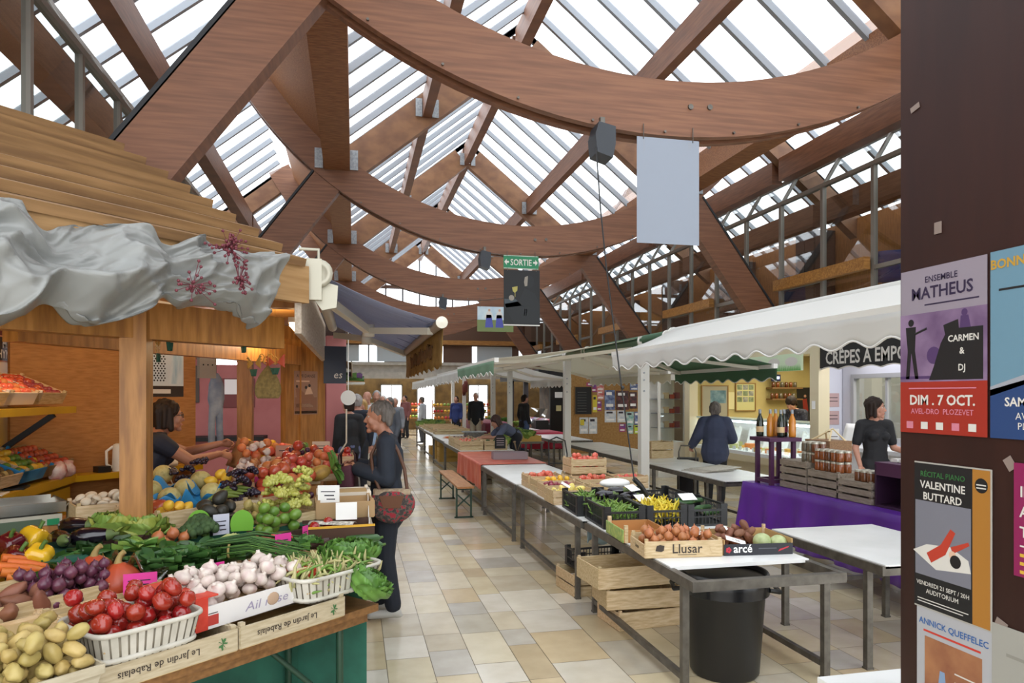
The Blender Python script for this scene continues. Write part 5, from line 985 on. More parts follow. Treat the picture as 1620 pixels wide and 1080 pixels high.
def dep_of(p): return p[0] * SN + p[1] * CS
def lot(x, y, w, d, key, n, r, lb, nm, cat, one, group=None, rz=None, lip=.02, m=None, up=False, tilt=None, s=(.92, 1.08), tray=True, over=0):
    p = S(x, y); z0 = tz(p); zt = max(z0 + .035, p.z - .085 + over); rz = RZ if rz is None else rz
    if tray: crate(w, d, zt - z0 + lip, TR(p.x, p.y, z0, rz), lb, 'trays of the greengrocer', liner=max(.1, (zt - z0) / (zt - z0 + lip)), m=m, gap=False)
    if n: fill(TR(p.x, p.y, zt + .0005, rz), w - .02, d - .02, n, r, key if isinstance(key, list) else [key], nm, one, cat, group or (one + ' group'), up=up, tilt=tilt, s=s)
    return TR(p.x, p.y, zt, rz)
# crates on the beer table with upside-down lettering
def sprig(b, F, s, mi):
    for k in range(7): a = k * .9; b.prism([(0, 0), (.012 * math.cos(a) - .004, .018 * math.sin(a) + .004), (.02 * math.cos(a), .024 * math.sin(a)), (.012 * math.cos(a) + .004, .018 * math.sin(a) - .004)], 0, .0008, 3, F)
LJM = mat('grey beige crate wood', 'b9ab90', .65, c2='a59678', scale=6, stretch=(2, 14, 14)); LJ = {'a': [('Le Jardin de Rabelais', .034, -.04, .055, 1, 1), (sprig, 1, .19, .045, 3, 0)]}
crate(.5, .3, .085, MT(-.985, .13, .74) , 'pale wooden crate lettered Le Jardin de Rabelais under the garlic box, left one', liner=0, gap=False, text=LJ, m=LJM)
crate(.5, .3, .085, MT(-.47, .13, .74), 'pale wooden crate lettered Le Jardin de Rabelais under the bean basket, right one', liner=0, gap=False, text=LJ, m=LJM)
# garlic carton
t = thing('garlic_carton', 'red and white printed carton heaped with garlic', 'carton', M=MT(-.585, .24, .826, .06)); RC = mat('red printed card', 'c23a2a', .5, c2='cf4a38', scale=30); WC = mat('white printed card', 'dcd8d4', .55); BRC = mat('brown corrugated card', 'a5865c', .8)
b = MB(); b.box(-.28, -.17, 0, .28, .17, .006); b.build('base', BRC, t)
b = MB(); b.box(-.28, -.175, 0, .28, -.168, .085); F = lambda x, z: frame((x, -.1765, z), (1, 0, 0), (0, 0, 1)); b.text('Ail rose', .05, F(.03, .025), 1, shear=.2, xs=1.3); b.box(-.235, -.1765, .012, -.19, -.1752, .05, 2); b.box(-.232, -.1765, .055, -.193, -.1752, .058, 3)
for k in range(8): b.box(.21 + .006 * math.cos(k * .785), -.1765, .03 + .006 * math.sin(k * .785), .226 + .006 * math.cos(k * .785), -.1752, .04 + .006 * math.sin(k * .785), 4)
b.ell((.06, -.176, .045), (.03, .0015, .026), 12, 6, 5); b.build('printed_front', [WC, mat('grey violet script', '9a90a6', .6), MATS['printed red ink'], MATS['printed black ink'], mat('olive seal', 'b0a63c', .6), mat('printed garlic', 'b79a80', .6)], t)
for s in (-1, 1):
    b = MB(); x0, x1 = sorted((s * .28, s * .272)); b.box(x0, -.17, 0, x1, .17, .12); X = sorted((s * .286, s * .19)); b.box(X[0], -.175, .118, X[1], .175, .124); Y = sorted((s * .286, s * .235)); b.box(Y[0], -.178, 0, Y[1], -.166, .12); b.build('red_end', RC, t)
    b = MB(); b.box(*((s * .2805 - .001, -.06, .012, s * .2805 + .001, .13, .105))); b.build('white_panel', WC, t)
b = MB(); b.prism([(-.28, 0)] + [(-.28 + .56 * i / 40, .115 + .012 * abs(math.sin(i * .47))) for i in range(41)] + [(.28, 0)], -.003, .003, 0, frame((0, .172, 0), (1, 0, 0), (0, 0, 1))); b.build('wavy_back', BRC, t); b = MB(); b.box(-.27, -.165, .045, .27, .165, .05); b.build('liner', BRC, t)
fill(MT(-.585, .24, .876, .06), .5, .31, 62, .0285, ['garlic'], 'garlic_bulb', 'white and pink garlic bulb heaped in the red and white carton', 'garlic', 'garlic bulbs in the carton', tilt=.5, s=(.98, 1.16))
basket(.37, .33, .1, MT(-1.05, .12, .826), 'white strip basket of red tomatoes at the left front'); fill(MT(-1.05, .12, .876), .35, .3, 40, .031, ['tomato'], 'tomato', 'shiny red tomato in the white strip basket', 'tomato', 'tomatoes in the white basket', s=(.82, .96))
basket(.46, .32, .1, MT(-.2, .14, .826), 'white strip basket of yellow beans at the right front corner'); fill(MT(-.21, .15, .876), .41, .28, 260, .0135, ['bean', 'bean_b', 'bean', 'bean_g'], 'bean_pod', 'pale yellow bean pod in the right-hand white basket', 'bean', 'bean pods in the white basket', s=(1.0, 1.4))
VEN = mat('pale veneer', 'b8ae98', .6, c2='a79c84', scale=5, stretch=(2, 10, 10))
def veneer(w, d, h, M, lb):
    t = thing('veneer_box', lb, 'box', M=M)
    for (a, b_) in (((-1, -1), (1, -1)), ((1, -1), (1, 1)), ((1, 1), (-1, 1)), ((-1, 1), (-1, -1))):
        k = .82; vs = []
        for dz, kk in ((0, k), (h, 1)):
            for e in (a, b_): vs.append((e[0] * w / 2 * kk, e[1] * d / 2 * kk, dz))
        mb = MB(); mb.grid(lambda u, v: V(vs[0]).lerp(V(vs[1]), u).lerp(V(vs[2]).lerp(V(vs[3]), u), v), 1, 1, th=.004, sm=False); mb.build('side', VEN, t)
        mb = MB(); mb.beam(V(vs[2]) + V(0, 0, -.012), V(vs[3]) + V(0, 0, -.012), .008, .028); mb.build('rim_strip', VEN, t)
    mb = MB(); mb.box(-w * .4, -d * .4, 0, w * .4, d * .4, .006); mb.box(-w * .43, -d * .43, h * .5, w * .43, d * .43, h * .5 + .004); mb.build('base', VEN, t)
veneer(.27, .36, .13, MT(-1.38, .07, .74), 'flared veneer box of small yellow potatoes'); fill(MT(-1.38, .07, .81), .25, .33, 62, .0265, ['potato', 'potato_b'], 'potato', 'small yellow potato in the flared veneer box', 'potato', 'potatoes in the veneer box', s=(.78, .98))
veneer(.27, .36, .13, MT(-1.67, .07, .74), 'flared veneer box at the left edge holding shallots'); fill(MT(-1.67, .07, .81), .24, .32, 26, .028, ['onion'], 'shallot', 'brown shallot in the left-hand veneer box', 'shallot', 'shallots in the veneer box', up=True)
# rows behind
lot(105, 935, .34, .26, 'red_onion', 60, .025, 'low tray of red onions behind the potatoes', 'red_onion', 'red onion', 'red onion in the low tray behind the potatoes', s=(.9, 1.15), up=True)
lot(15, 965, .3, .24, 'sweet_potato', 9, .036, 'low tray of sweet potatoes at the left edge', 'sweet_potato', 'sweet potato', 'brown sweet potato at the left edge', s=(.9, 1.1))
for i in range(11): p = S(18 + 9 * (i % 4), 905 + 7 * (i % 3)); put('carrot', 'carrot', Matrix.Translation(p + V(-.06, 0, .02 + .022 * (i // 4))) @ Matrix.Rotation(-1.1 + .1 * math.sin(i * 5), 4, 'Z') @ Matrix.Rotation(-.25, 4, 'X') @ Matrix.Scale(1.35, 4), 'thick orange carrot in the bunch at the left edge', 'carrot', 'carrots at the left edge')
for (x, y, m, mi, lb, a) in ((18, 872, m_pepr, 'r', 'dark red bell pepper at the left edge, upper one', .3), (25, 897, m_pepr, 'r', 'dark red bell pepper tucked under the upper one', 1.2), (60, 893, m_pepy, 'y', 'yellow bell pepper in front beside the red ones', .8), (52, 862, m_pepy, 'y', 'yellow bell pepper lying behind the red one', 2.0)):
    p = S(x, y); pepper(m, mi, Matrix.Translation(p + V(0, 0, .03)) @ Matrix.Rotation(a, 4, 'Z') @ Matrix.Rotation(.5, 4, 'X') @ Matrix.Scale(1.45, 4), lb, None)
for i, (x, y, a, lb) in enumerate(((125, 845, 1.2, 'large glossy aubergine on top of the heap in front of the lettuces'), (95, 868, .6, 'glossy aubergine lying under the top one, left'), (150, 862, 1.6, 'glossy aubergine lying under the top one, right'))): eggplant(Matrix.Translation(S(x, y) + V(0, 0, .045)) @ Matrix.Rotation(a, 4, 'Z') @ Matrix.Rotation(1.5, 4, 'X') @ Matrix.Scale(1.1, 4), lb)
crate(.62, .4, .1, TR(-1.22, 3.25, .82, RZ), 'wooden tray under the peppers and aubergines', liner=.7, gap=False); crate(.5, .42, .06, TR(-1.3, 2.78, .82, RZ), 'wooden tray under the carrots at the left edge', liner=.7, gap=False)
def pumpkin(M, lb):
    def f(q): a = math.atan2(q.y, q.x); k = 1 + .02 * math.cos(a * 9); z = q.z; k *= (1 - .3 * max(0, z) ** 2); return V(q.x * k, q.y * k, z * (1.05 if z > 0 else .85))
    o = link(lump(.088, .088, .085, fn=f, nu=36, nv=16).mesh('pumpkin', m_sq), 'pumpkin', None, lb, 'squash', None, None, M); b = MB(); b.tube([(0, 0, .078), (.004, 0, .1), (.015, 0, .12), (.03, 0, .13)], [.02, .013, .011, .012], 8); b.build('stem', mat('dry squash stem', '9a8450', .7), o)
pumpkin(Matrix.Translation(S(150, 905) + V(0, 0, -.01)) @ Matrix.Rotation(.1, 4, 'X'), 'orange squash behind the other one, partly hidden'); pumpkin(Matrix.Translation(S(190, 918) + V(.0, 0, -.01)) @ Matrix.Rotation(-.1, 4, 'Y'), 'orange squash standing behind the pink price card')
crate(.34, .3, .06, TR(-.92, 2.98, .82, RZ), 'wooden tray under the two orange squashes', liner=.7, gap=False)
leafthing('chard', 'bunch of dark green chard leaves lying between peppers and squashes', 'chard', Matrix.Translation(S(120, 892) + V(0, 0, -.05)) @ Matrix.Rotation(.5, 4, 'Z'), .17, .1, 16, 5, [m_chd, m_spin], .5, .5, up=.4); leafthing('chard', 'bunch of dark green chard leaves under the yellow peppers', 'chard', Matrix.Translation(S(72, 905) + V(0, 0, -.05)), .16, .1, 18, 8, [m_chd, m_spin], .5, .5, up=.4); leafthing('chard', 'bunch of dark green chard leaves behind the squashes', 'chard', Matrix.Translation(S(165, 868) + V(0, 0, -.04)), .17, .1, 16, 6, [m_chd], .5, .5, up=.4)
for i, (x, y, s_, lb) in enumerate(((180, 838, 1.0, 'yellow green lettuce in front of the hut post'), (228, 835, .85, 'yellow green lettuce to the right of the hut post'), (150, 838, .7, 'pale lettuce beside the aubergines'))): lettuce(lb, Matrix.Translation(S(x, y) + V(0, 0, -.05)) @ Matrix.Scale(s_, 4), .125, 22, 10 + i, [m_ybt, m_let], .95)
M = lot(290, 888, .48, .36, None, 0, .03, 'wooden crate of loose spinach behind the garlic', '', '', '', lip=.05)
mb = MB()
for i in range(36): leafy(.13, .05, 5, 100 + i, .5, .42, (0 if i % 3 else 1,), .6, mb, (rr(-.19, .19), rr(-.13, .13), .02 + .07 * R.random()))
link(mb.mesh('spinach', [m_spin, m_chd]), 'spinach', None, 'loose dark spinach leaves filling the crate behind the garlic', 'spinach', None, 'stuff', M)
t = thing('plastic_bag', 'clear plastic bag lining standing in the spinach crate', 'bag', M=M); b = MB(); b.grid(lambda u, v: (-.22 + .06 * math.sin(v * 5), -.14 + .3 * u, .03 + .12 * v + .03 * math.sin(u * 14 + v * 5)), 14, 8, th=.001); b.build('film', glassmat('clear film', 'e8eeec', .12), t)
leafthing('celery', 'pale celery leaves behind the squashes', 'celery', Matrix.Translation(S(222, 872) + V(0, 0, -.03)), .13, .14, 18, 21, [m_let, m_let2], .5, .25, up=.9)
leafthing('beetroot_leaves', 'dark red leafy salad beneath the yellow lettuces', 'salad', Matrix.Translation(S(200, 856) + V(0, 0, -.05)), .15, .08, 18, 31, [mat('dark red leaf', '3a2027', .45, c2='4d3a2a', scale=6)], .6, .5, up=.4)
lot(268, 852, .2, .16, 'onion', 9, .03, 'small box of pale onions behind the spinach', 'onion', 'onion', 'pale brown onion behind the spinach', up=True)
for i, (x, y) in enumerate(((305, 842), (325, 838), (316, 830))): put('broccoli', 'broccoli', Matrix.Translation(S(x, y) + V(0, 0, -.03)) @ Matrix.Rotation(i, 4, 'Z') @ Matrix.Scale(1.05, 4), ['dark broccoli head in front of the green sign, left', 'dark broccoli head in front of the green sign, right', 'dark broccoli head in front of the green sign, topmost'][i], 'broccoli')
# chives
t = thing('chives', 'bundle of long green chives lying across the trays', 'chives', M=Matrix.Translation(S(400, 872)) @ Matrix.Rotation(RZ - .9, 4, 'Z')); b = MB(); q_ = random.Random(4)
for i in range(90): y = q_.gauss(0, .05); z = q_.uniform(-.02, .05); b.tube([(-.22, y * .5, z), (0, y, z + .03), (.22 + q_.uniform(-.05, .08), y * 1.7, z - .02)], [.003, .003, .001], 4, i % 2)
b.build('stalks', [m_let2, m_spin], t); b = MB(); b.tube([(-.1 + .0, .06 * math.cos(k * .7), .01 + .045 * math.sin(k * .7)) for k in range(9)], .006, 6, closed=True); b.build('tie', mat('raffia tie', 'b09a5a', .8), t)
b = MB(); q_ = random.Random(9)
for i in range(36): a = q_.uniform(-.5, .9); b.tube([(0, 0, 0), (.06 * math.cos(a), .06 * math.sin(a), .03 * q_.random()), (.12 * math.cos(a), .12 * math.sin(a), .02)], .004, 5)
tag(b.build('sprouts', mat('pale green sprouts', 'a4ab6a', .6)), 'pale green sprouts in front of the green price sign', 'sprouts').matrix_world = Matrix.Translation(S(340, 856))
crate(.44, .34, .09, TR(-.5, 3.75, .82, RZ), 'wooden crate under the chives', liner=.7, gap=False); crate(.34, .3, .1, TR(-.95, 3.72, .82, RZ), 'wooden crate under the broccoli', liner=.7, gap=False)
lot(428, 848, .26, .2, 'pale_tomato', 24, .022, 'small tray of vine tomatoes below the limes', 'cherry_tomato', 'cherry tomato', 'cherry tomato on the small tray below the limes', s=(.62, .7))
leafthing('parsley', 'bunch of curly parsley beside the pink card', 'parsley', Matrix.Translation(S(482, 862) + V(0, 0, -.03)), .09, .1, 30, 51, [m_let2, m_spin], .9, .5, up=.9); leafthing('red_lettuce', 'dark red lettuce next to the parsley', 'lettuce', Matrix.Translation(S(508, 862) + V(0, 0, -.04)), .1, .1, 18, 52, [MATS['dark red leaf']], .6, .5, up=.7)
FLM = [mat('fresh lettuce leaf', '4f7a2f', .45, c2='6b9641', scale=6), m_let2]
lettuce('big fresh green lettuce at the aisle corner of the display', Matrix.Translation(S(553, 872) + V(0, 0, -.09)), .125, 34, 61, FLM, .75); lettuce('fresh green lettuce hanging over the table corner', Matrix.Translation(S(574, 900) + V(.0, 0, -.1)) @ Matrix.Rotation(.6, 4, 'Y'), .09, 24, 62, FLM, .8); crate(.3, .36, .09, TR(-.1, 3.72, .82, .2), 'wooden crate under the big green lettuce', liner=.7, gap=False)
# carton with yellow edge and courgettes
t = thing('fruit_carton', 'brown carton with yellow edge at the aisle side holding radishes', 'carton', M=TR(-.09, 4.12, .82, .1)); b = MB(); b.box(-.19, -.13, 0, .19, .13, .05); b.box(-.19, -.135, 0, .19, -.127, .15); b.box(-.19, .127, 0, .19, .135, .15); b.build('board', mat('dark brown card', '4a3020', .7), t); b = MB(); b.box(-.192, -.137, .145, .192, -.125, .156); b.build('yellow_edge', mat('yellow card edge', 'd9a52c', .6), t)
for x in (-.19, .184): b = MB(); b.box(x, -.13, 0, x + .006, .13, .12); b.build('end', MATS['dark brown card'], t)
fill(TR(-.09, 4.12, .871, .1), .34, .24, 12, .036, ['tomato'], 'tomato', 'red tomato in the yellow-edged carton', 'tomato', 'tomatoes in the yellow-edged carton')
for i, (x, y, z, a) in enumerate(((.05, 3.98, .88, .1), (.06, 3.9, .86, -.05))): put('courgette', 'courgette', TR(x, y, z + .02, a, 1.1), ['dark courgette sticking out over the aisle edge, upper', 'dark courgette sticking out over the aisle edge, lower'][i], 'courgette')
t = thing('paper_sleeve', 'speckled white paper sleeve lying on the tomatoes in the yellow-edged carton', 'paper', M=TR(-.13, 4.14, .965, -.3)); b = MB(); b.grid(lambda u, v: (-.12 + .26 * u, -.04 + .08 * v, .012 * math.sin(PI * v)), 8, 6, th=.002); b.build('sheet', mat('speckled paper', 'd8d2c6', .8, c2='8a857a', scale=60), t)
crate(.34, .26, .1, TR(-.06, 4.5, .95, .08), 'brown open carton with white card beside the grapes', m=mat('brown box card', 'a98a62', .8), liner=.5, gap=False); crate(.34, .26, .11, TR(-.07, 4.85, .95, .05), 'white covered wooden box along the aisle edge', liner=.95, gap=False, m=mat('whitewashed wood', 'd8cdbb', .7)); crate(.3, .3, .07, TR(-.4, 5.42, 1.05, .05), 'wooden crate of nectarines by the customer\'s bag', liner=.6, gap=False); fill(TR(-.4, 5.42, 1.093, .05), .27, .26, 9, .033, ['apple', 'peach'], 'nectarine', 'nectarine in the crate by the customer\'s bag', 'nectarine', 'nectarines by the bag'); crate(.36, .3, .14, TR(-.17, 6.1, 1.05, .05), 'wooden crate of red peppers behind the nectarines', liner=.6, gap=False); fill(TR(-.17, 6.1, 1.14, .05), .32, .26, 12, .033, ['tomato', 'apple'], 'red_pepper', 'small red pepper behind the nectarines', 'pepper', 'small red peppers behind the nectarines')
# limes, grapes
lot(440, 820, .3, .16, 'lime', 13, .033, 'dark wicker tray of limes', 'lime', 'lime', 'green lime in the dark wicker tray', m=mat('dark wicker', '4a3524', .8, c2='35261a', scale=60), s=(.95, 1.1)); lot(455, 796, .38, .28, ['grapes', 'grapes_b'], 14, .048, 'tray heaped with bunches of white grapes', 'grape_bunch', 'grapes', 'bunch of white grapes behind the limes', up=True, s=(.95, 1.1))
lot(345, 812, .28, .2, 'avocado', 9, .042, 'tray of dark avocados behind the green sign', 'avocado', 'avocado', 'dark avocado behind the green sign'); lot(276, 812, .26, .18, 'lemon', 9, .035, 'small tray of lemons to the right of the post', 'lemon', 'lemon', 'yellow lemon in the small tray by the post'); lot(398, 812, .16, .14, 'potato_b', 6, .03, 'small box of ginger beside the avocados', 'ginger', 'ginger', 'pale ginger root beside the avocados')
put('apple', 'mango', Matrix.Translation(S(252, 803)) @ Matrix.Scale(1.7, 4), 'red and yellow round fruit next to the lemons', 'fruit')
# melons on blue paper
BLP = mat('blue tissue paper', '2f8cc4', .55, c2='2577ab', scale=8)
for i, (x, y, lb) in enumerate(((258, 752, 'netted melon on top of the blue paper'), (293, 775, 'netted melon in front on the blue paper'), (318, 762, 'netted melon behind the front one on the blue paper'), (238, 778, 'netted melon half hidden by the hut post'), (268, 790, 'netted melon low in the blue paper'), (335, 782, 'netted melon at the right end of the blue paper'))): put('melon', 'melon', Matrix.Translation(S(x, y) + V(0, 0, .01)) @ Matrix.Rotation(i * 1.3, 4, 'Z') @ Matrix.Rotation(.4, 4, 'X') @ Matrix.Scale(.98, 4), lb, 'melon')
for i, (x, y) in enumerate(((268, 768), (300, 790), (250, 795), (330, 778))):
    b = MB(); q_ = random.Random(i); b.grid(lambda u, v: (.13 * (u - .5) * 2 * (1 - .2 * v), .1 * (v - .5) * 2, .02 * math.sin(u * 11 + i) + .025 * math.sin(v * 9 + i * 2) + .06 * (abs(u - .5) * 2) ** 2 + .04 * (abs(v - .5) * 2) ** 2), 16, 12, th=.001); o = b.build('tissue_paper', BLP); tag(o, ['blue tissue sheet under the top melon', 'blue tissue sheet in front of the melons', 'blue tissue sheet beside the hut post', 'blue tissue sheet at the right of the melons'][i], 'paper'); o.matrix_world = Matrix.Translation(S(x, y) + V(0, 0, -.05)) @ Matrix.Rotation(i, 4, 'Z')
crate(.6, .4, .1, TR(-.99, 4.52, .95, RZ), 'wooden crate under the melons in blue paper', liner=.6, gap=False)
lot(345, 772, .2, .18, 'lemon', 7, .037, 'tray of green yellow pears behind the melons', 'pear', 'pear', 'green yellow pear behind the melons', s=(1, 1.15)); lot(380, 780, .24, .2, 'black_grapes', 7, .045, 'tray of black grapes in the middle of the display', 'grape_bunch', 'grapes', 'bunch of black grapes in the middle of the display', up=True)
for i in range(4): b = MB(); b.tube([(-.09, .0, 0), (-.04, .02, .01), (.04, .02, .01), (.1, -.01, 0)], [.006, .017, .017, .005], 8); o = b.build('plantain', mat('green plantain', '6a7a2e', .5)); tag(o, 'green plantain lying above the avocados', 'plantain', 'plantains above the avocados'); o.matrix_world = Matrix.Translation(S(352, 790) + V(.02 * i, .03 * i, .01 + .012 * i)) @ Matrix.Rotation(.6, 4, 'Z')
lot(295, 752, .3, .2, 'black_grapes', 6, .045, 'tray of black grapes in front of the stallholder', 'grape_bunch', 'grapes', 'bunch of black grapes in front of the stallholder', up=True, rz=.2); lot(425, 765, .34, .24, ['plum', 'apple'], 26, .034, 'tray of plums behind the white grapes', 'plum', 'plum', 'dark plum behind the white grapes', s=(1.0, 1.6))
lot(470, 772, .26, .2, ['plum', 'peach'], 12, .036, 'tray of figs to the right behind the white grapes', 'fig', 'fig', 'dark fig to the right behind the grapes', s=(1.0, 1.4)); lot(400, 745, .3, .24, ['garlic', 'onion'], 26, .03, 'tray of smoked garlic in the middle of the back rows', 'garlic_bulb', 'garlic', 'smoked garlic bulb in the back rows', up=True, s=(1, 1.3)); lot(452, 748, .3, .26, ['peach', 'apple'], 22, .036, 'tray of peaches in the back rows', 'peach', 'peach', 'red and orange peach in the back rows', s=(1, 1.3))
put('apple', 'pomegranate', Matrix.Translation(S(488, 752)) @ Matrix.Scale(1.5, 4), 'bright red pomegranate near the pineapple', 'pomegranate'); put('melon', 'melon', Matrix.Translation(S(462, 745)) @ Matrix.Scale(.85, 4), 'orange netted melon in the back rows beside the pomegranate', 'melon')
def pineapple(M, lb):
    o = thing('pineapple', lb, 'pineapple', M=M); b = MB(); b.ell((0, 0, 0), (.055, .055, .085), 16, 10); b.build('body', m_pine, o); leafy(.13, .1, 18, 77, .1, .14, (0,), 1.2, mb := MB(), (0, 0, .07)); mb.build('crown', m_let2, o)
pineapple(Matrix.Translation(S(505, 748)) @ Matrix.Rotation(1.2, 4, 'Y'), 'pineapple lying with its crown towards the aisle')
lot(420, 712, .5, .34, ['peach', 'light_red', 'yellow_tomato'], 34, .036, 'tray of mixed tomatoes at the back of the display', 'tomato', 'tomato', 'red or orange tomato at the back of the display', s=(1, 1.4), rz=.1, over=.02); lot(465, 705, .4, .3, ['kiwi', 'lime'], 20, .034, 'box of kiwis near the end panel', 'kiwi', 'kiwi', 'kiwi in the box near the end panel', rz=.1); lot(480, 722, .36, .26, ['apple', 'plum'], 22, .036, 'tray of apples near the end panel', 'apple', 'apple', 'red apple near the end panel', rz=.1, s=(1, 1.3)); lot(403, 730, .3, .22, ['peach', 'garlic'], 22, .036, 'tray of apricots behind the garlic tray', 'apricot', 'apricot', 'apricot behind the garlic tray', rz=.1); lot(505, 735, .26, .24, ['light_red', 'peach'], 16, .036, 'tray of small tomatoes beside the pineapple', 'tomato', 'tomato', 'small tomato beside the pineapple', rz=.1); 0
crate(.4, .3, .12, TR(-1.42, 4.62, .95, .5), 'pale crate of white mushrooms to the left of the post', liner=.6, gap=False); fill(TR(-1.42, 4.62, 1.03, .5), .36, .26, 34, .026, ['mushroom'], 'mushroom', 'white mushroom in the crate left of the post', 'mushroom', 'mushrooms left of the post', s=(1, 1.7), tilt=.6); tier([(-1.3, 4.42), (-1.2, 4.9), (-1.75, 4.95), (-1.85, 4.5)], .95, 'small plinth under the mushroom crate', PINE)
b = MB(); b.box(-.12, -.09, 0, .12, .09, .05); tag(b.build('paper_box', WHITE), 'white cardboard box beneath the mushroom crate', 'box').matrix_world = TR(-1.62, 4.1, .82, .6)
# price cards
PK = mat('pink card', 'd83a94', .6)
def pk(x, y, w, h, lb, a=0, m=None, up=.0, ln=True):
    p = S(x, y) + V(0, 0, up); d = V(-p.x, -p.y, 0).normalized(); r = V(-d.y, d.x, 0); r = r * math.cos(a) + d * math.sin(a)
    card('price_card', lb, frame(p, r, (0, 0, 1)), w, h, m or PK, parts=[(-w * .36, h * .12, w * .3, h * .17, 1), (-w * .2, -h * .1, w * .25, -h * .03, 1), (-w * .1, -h * .3, w * .3, -h * .24, 1)] if ln else ())
pk(222, 930, .125, .085, 'pink price card in front of the orange squashes', .1, up=.02); pk(340, 915, .085, .075, 'pink price card standing behind the garlic', -.5, up=.03); pk(448, 868, .085, .09, 'pink price card behind the bean basket', -.5, up=.03); pk(483, 845, .05, .09, 'narrow pink price card beside the yellow-edged carton', -1.0); pk(410, 762, .07, .07, 'pink paper corner above the white grapes', .6, ln=False); pk(350, 832, .085, .11, 'pale lilac price tag on the green sign', -.3, mat('pale lilac card', 'c4c6d4', .6), up=.01); pk(398, 800, .08, .07, 'beige price card beside the avocados', .2, mat('beige card', 'b3a288', .7)); pk(455, 716, .2, .13, 'pale pink cardboard price sign in the back rows', .1, mat('pale pink card', 'c49a8a', .7)); pk(508, 708, .16, .12, 'pale card with a sketch in front of the end panel', .1, mat('buff card', 'cdb9a6', .7)); pk(520, 792, .13, .11, 'white leaning price board beside the grapes', .2, WHITE, up=.04); pk(548, 808, .12, .1, 'white square card hung on the brown carton', 0, WHITE, ln=False)
for i, (x, lb) in enumerate(((315, 'left half-moon green sign behind the broccoli'), (383, 'right half-moon green sign behind the broccoli'))):
    p = S(x, 828); d = V(-p.x, -p.y, 0).normalized(); b = MB(); b.prism([(-.055, -.06)] + [(.06 * math.cos(PI - PI * k / 12) - .0, -.02 + .075 * math.sin(PI * k / 12)) for k in range(13)] + [(.055, -.06)], -.002, .002); o = b.build('green_sign', mat('bright green card', '6aa62a', .6)); tag(o, lb, 'sign'); o.matrix_world = frame(p + V(0, 0, .02), V(-d.y, d.x, 0), (0, 0, 1))
b = MB(); b.box(-.13, -.05, 0, .13, .05, .09); tag(b.build('black_box', BLACK), 'black box behind the green half-moon signs', 'box').matrix_world = TR(*(S(345, 822) - V(0, 0, .07)), RZ)
# ---- yellow shelves at the left ----
t = thing('yellow_cabinet', 'yellow base cabinet along the left wall of the hut', 'cabinet', (0, 0, 0)); b = MB(); b.box(-2.6, 3.6, .05, -2.22, 6.25, 1.0); b.build('body', mat('dark yellow paint', '8a6d14', .5), t); b = MB(); b.box(-2.61, 3.6, 1.0, -2.17, 6.27, 1.06); b.build('counter_top', YEL, t)
for i in range(5): b = MB(); y = 3.64 + .52 * i; b.box(-2.22, y, .12, -2.2, y + .49, .97); do = b.build('door', YEL, t); b = MB(); b.box(-2.2, y + .46, .5, -2.185, y + .48, .75); b.build('handle', BLACK, do)
t = thing('yellow_shelf', 'upper yellow shelf with tilted fruit crates', 'shelf', (0, 0, 0)); b = MB(); b.box(-2.6, 3.6, 1.56, -2.1, 6.05, 1.61); b.build('board', YEL, t)
for y in (3.9, 5.9): b = MB(); b.beam((-2.6, y, 1.25), (-2.2, y, 1.55), .03, .04); b.build('bracket', BLACK, t)
b = MB(); b.box(-.35, 2.5, 1.0, 1.1, 2.69, 1.05, M=MH(0, 0, 0)); tag(b.build('yellow_ledge', YEL), 'narrow yellow ledge along the orange back wall', 'shelf')
def tilted(x, y, z, key, nm, n, r, lb, cat, m=None, tl=.42, text=None, w=.5, d=.34):
    M = TR(x, y, z, PI / 2) @ Matrix.Rotation(tl, 4, 'X'); crate(w, d, .09, M, lb, 'tilted crates on the yellow shelves', m=m, liner=.4, gap=False, text=text); rows = int(d / (2 * r)); cols = int(w / (2 * r)); k = 0
    for i in range(cols):
        for j in range(rows):
            if k < n: put(R.choice(key), nm, M @ Matrix.Translation((-w / 2 + r + .01 + i * (w - .02) / cols, -d / 2 + r + .01 + j * (d - .02) / rows, .036 + r * .95)) @ rot(), f'{cat} in the ' + lb.split(' of ')[-1] + ' crate, ' + ('lower row' if 'lower' in lb else 'upper shelf') + (' edge' if 'left' in lb else ''), cat, 'fruit of the ' + lb); k += 1
tilted(-2.33, 5.72, 1.7, ['apple', 'red_plum'], 'apple', 40, .034, 'tilted crate at the right end of the upper shelf, of red apples', 'apple', text={'c': [('Le Jardin de Rabelais', .03, 0, .045, 1, 0)]}); tilted(-2.33, 5.3, 1.7, ['peach', 'light_red'], 'peach', 30, .036, 'tilted white crate on the upper shelf of peaches', 'peach', m=mat('whitewashed crate', 'd9cfc0', .7)); tilted(-2.33, 4.88, 1.7, ['peach'], 'peach', 20, .038, 'tilted crate at the left edge of the upper shelf of peaches', 'peach')
tilted(-2.38, 6.0, 1.16, ['apple'], 'apple', 24, .036, 'tilted lower crate nearest the back wall of red apples', 'apple', m=BRC); tilted(-2.38, 5.62, 1.16, ['lime', 'lemon'], 'pear', 24, .036, 'tilted lower blue-lined crate of pears', 'pear', m=BLP); tilted(-2.38, 5.22, 1.16, ['potato_b', 'kiwi'], 'kiwi', 24, .034, 'tilted lower crate of kiwis', 'kiwi'); tilted(-2.38, 4.82, 1.16, ['apple', 'peach'], 'nectarine', 24, .036, 'tilted lower crate at the left edge of nectarines', 'nectarine', m=BRC)
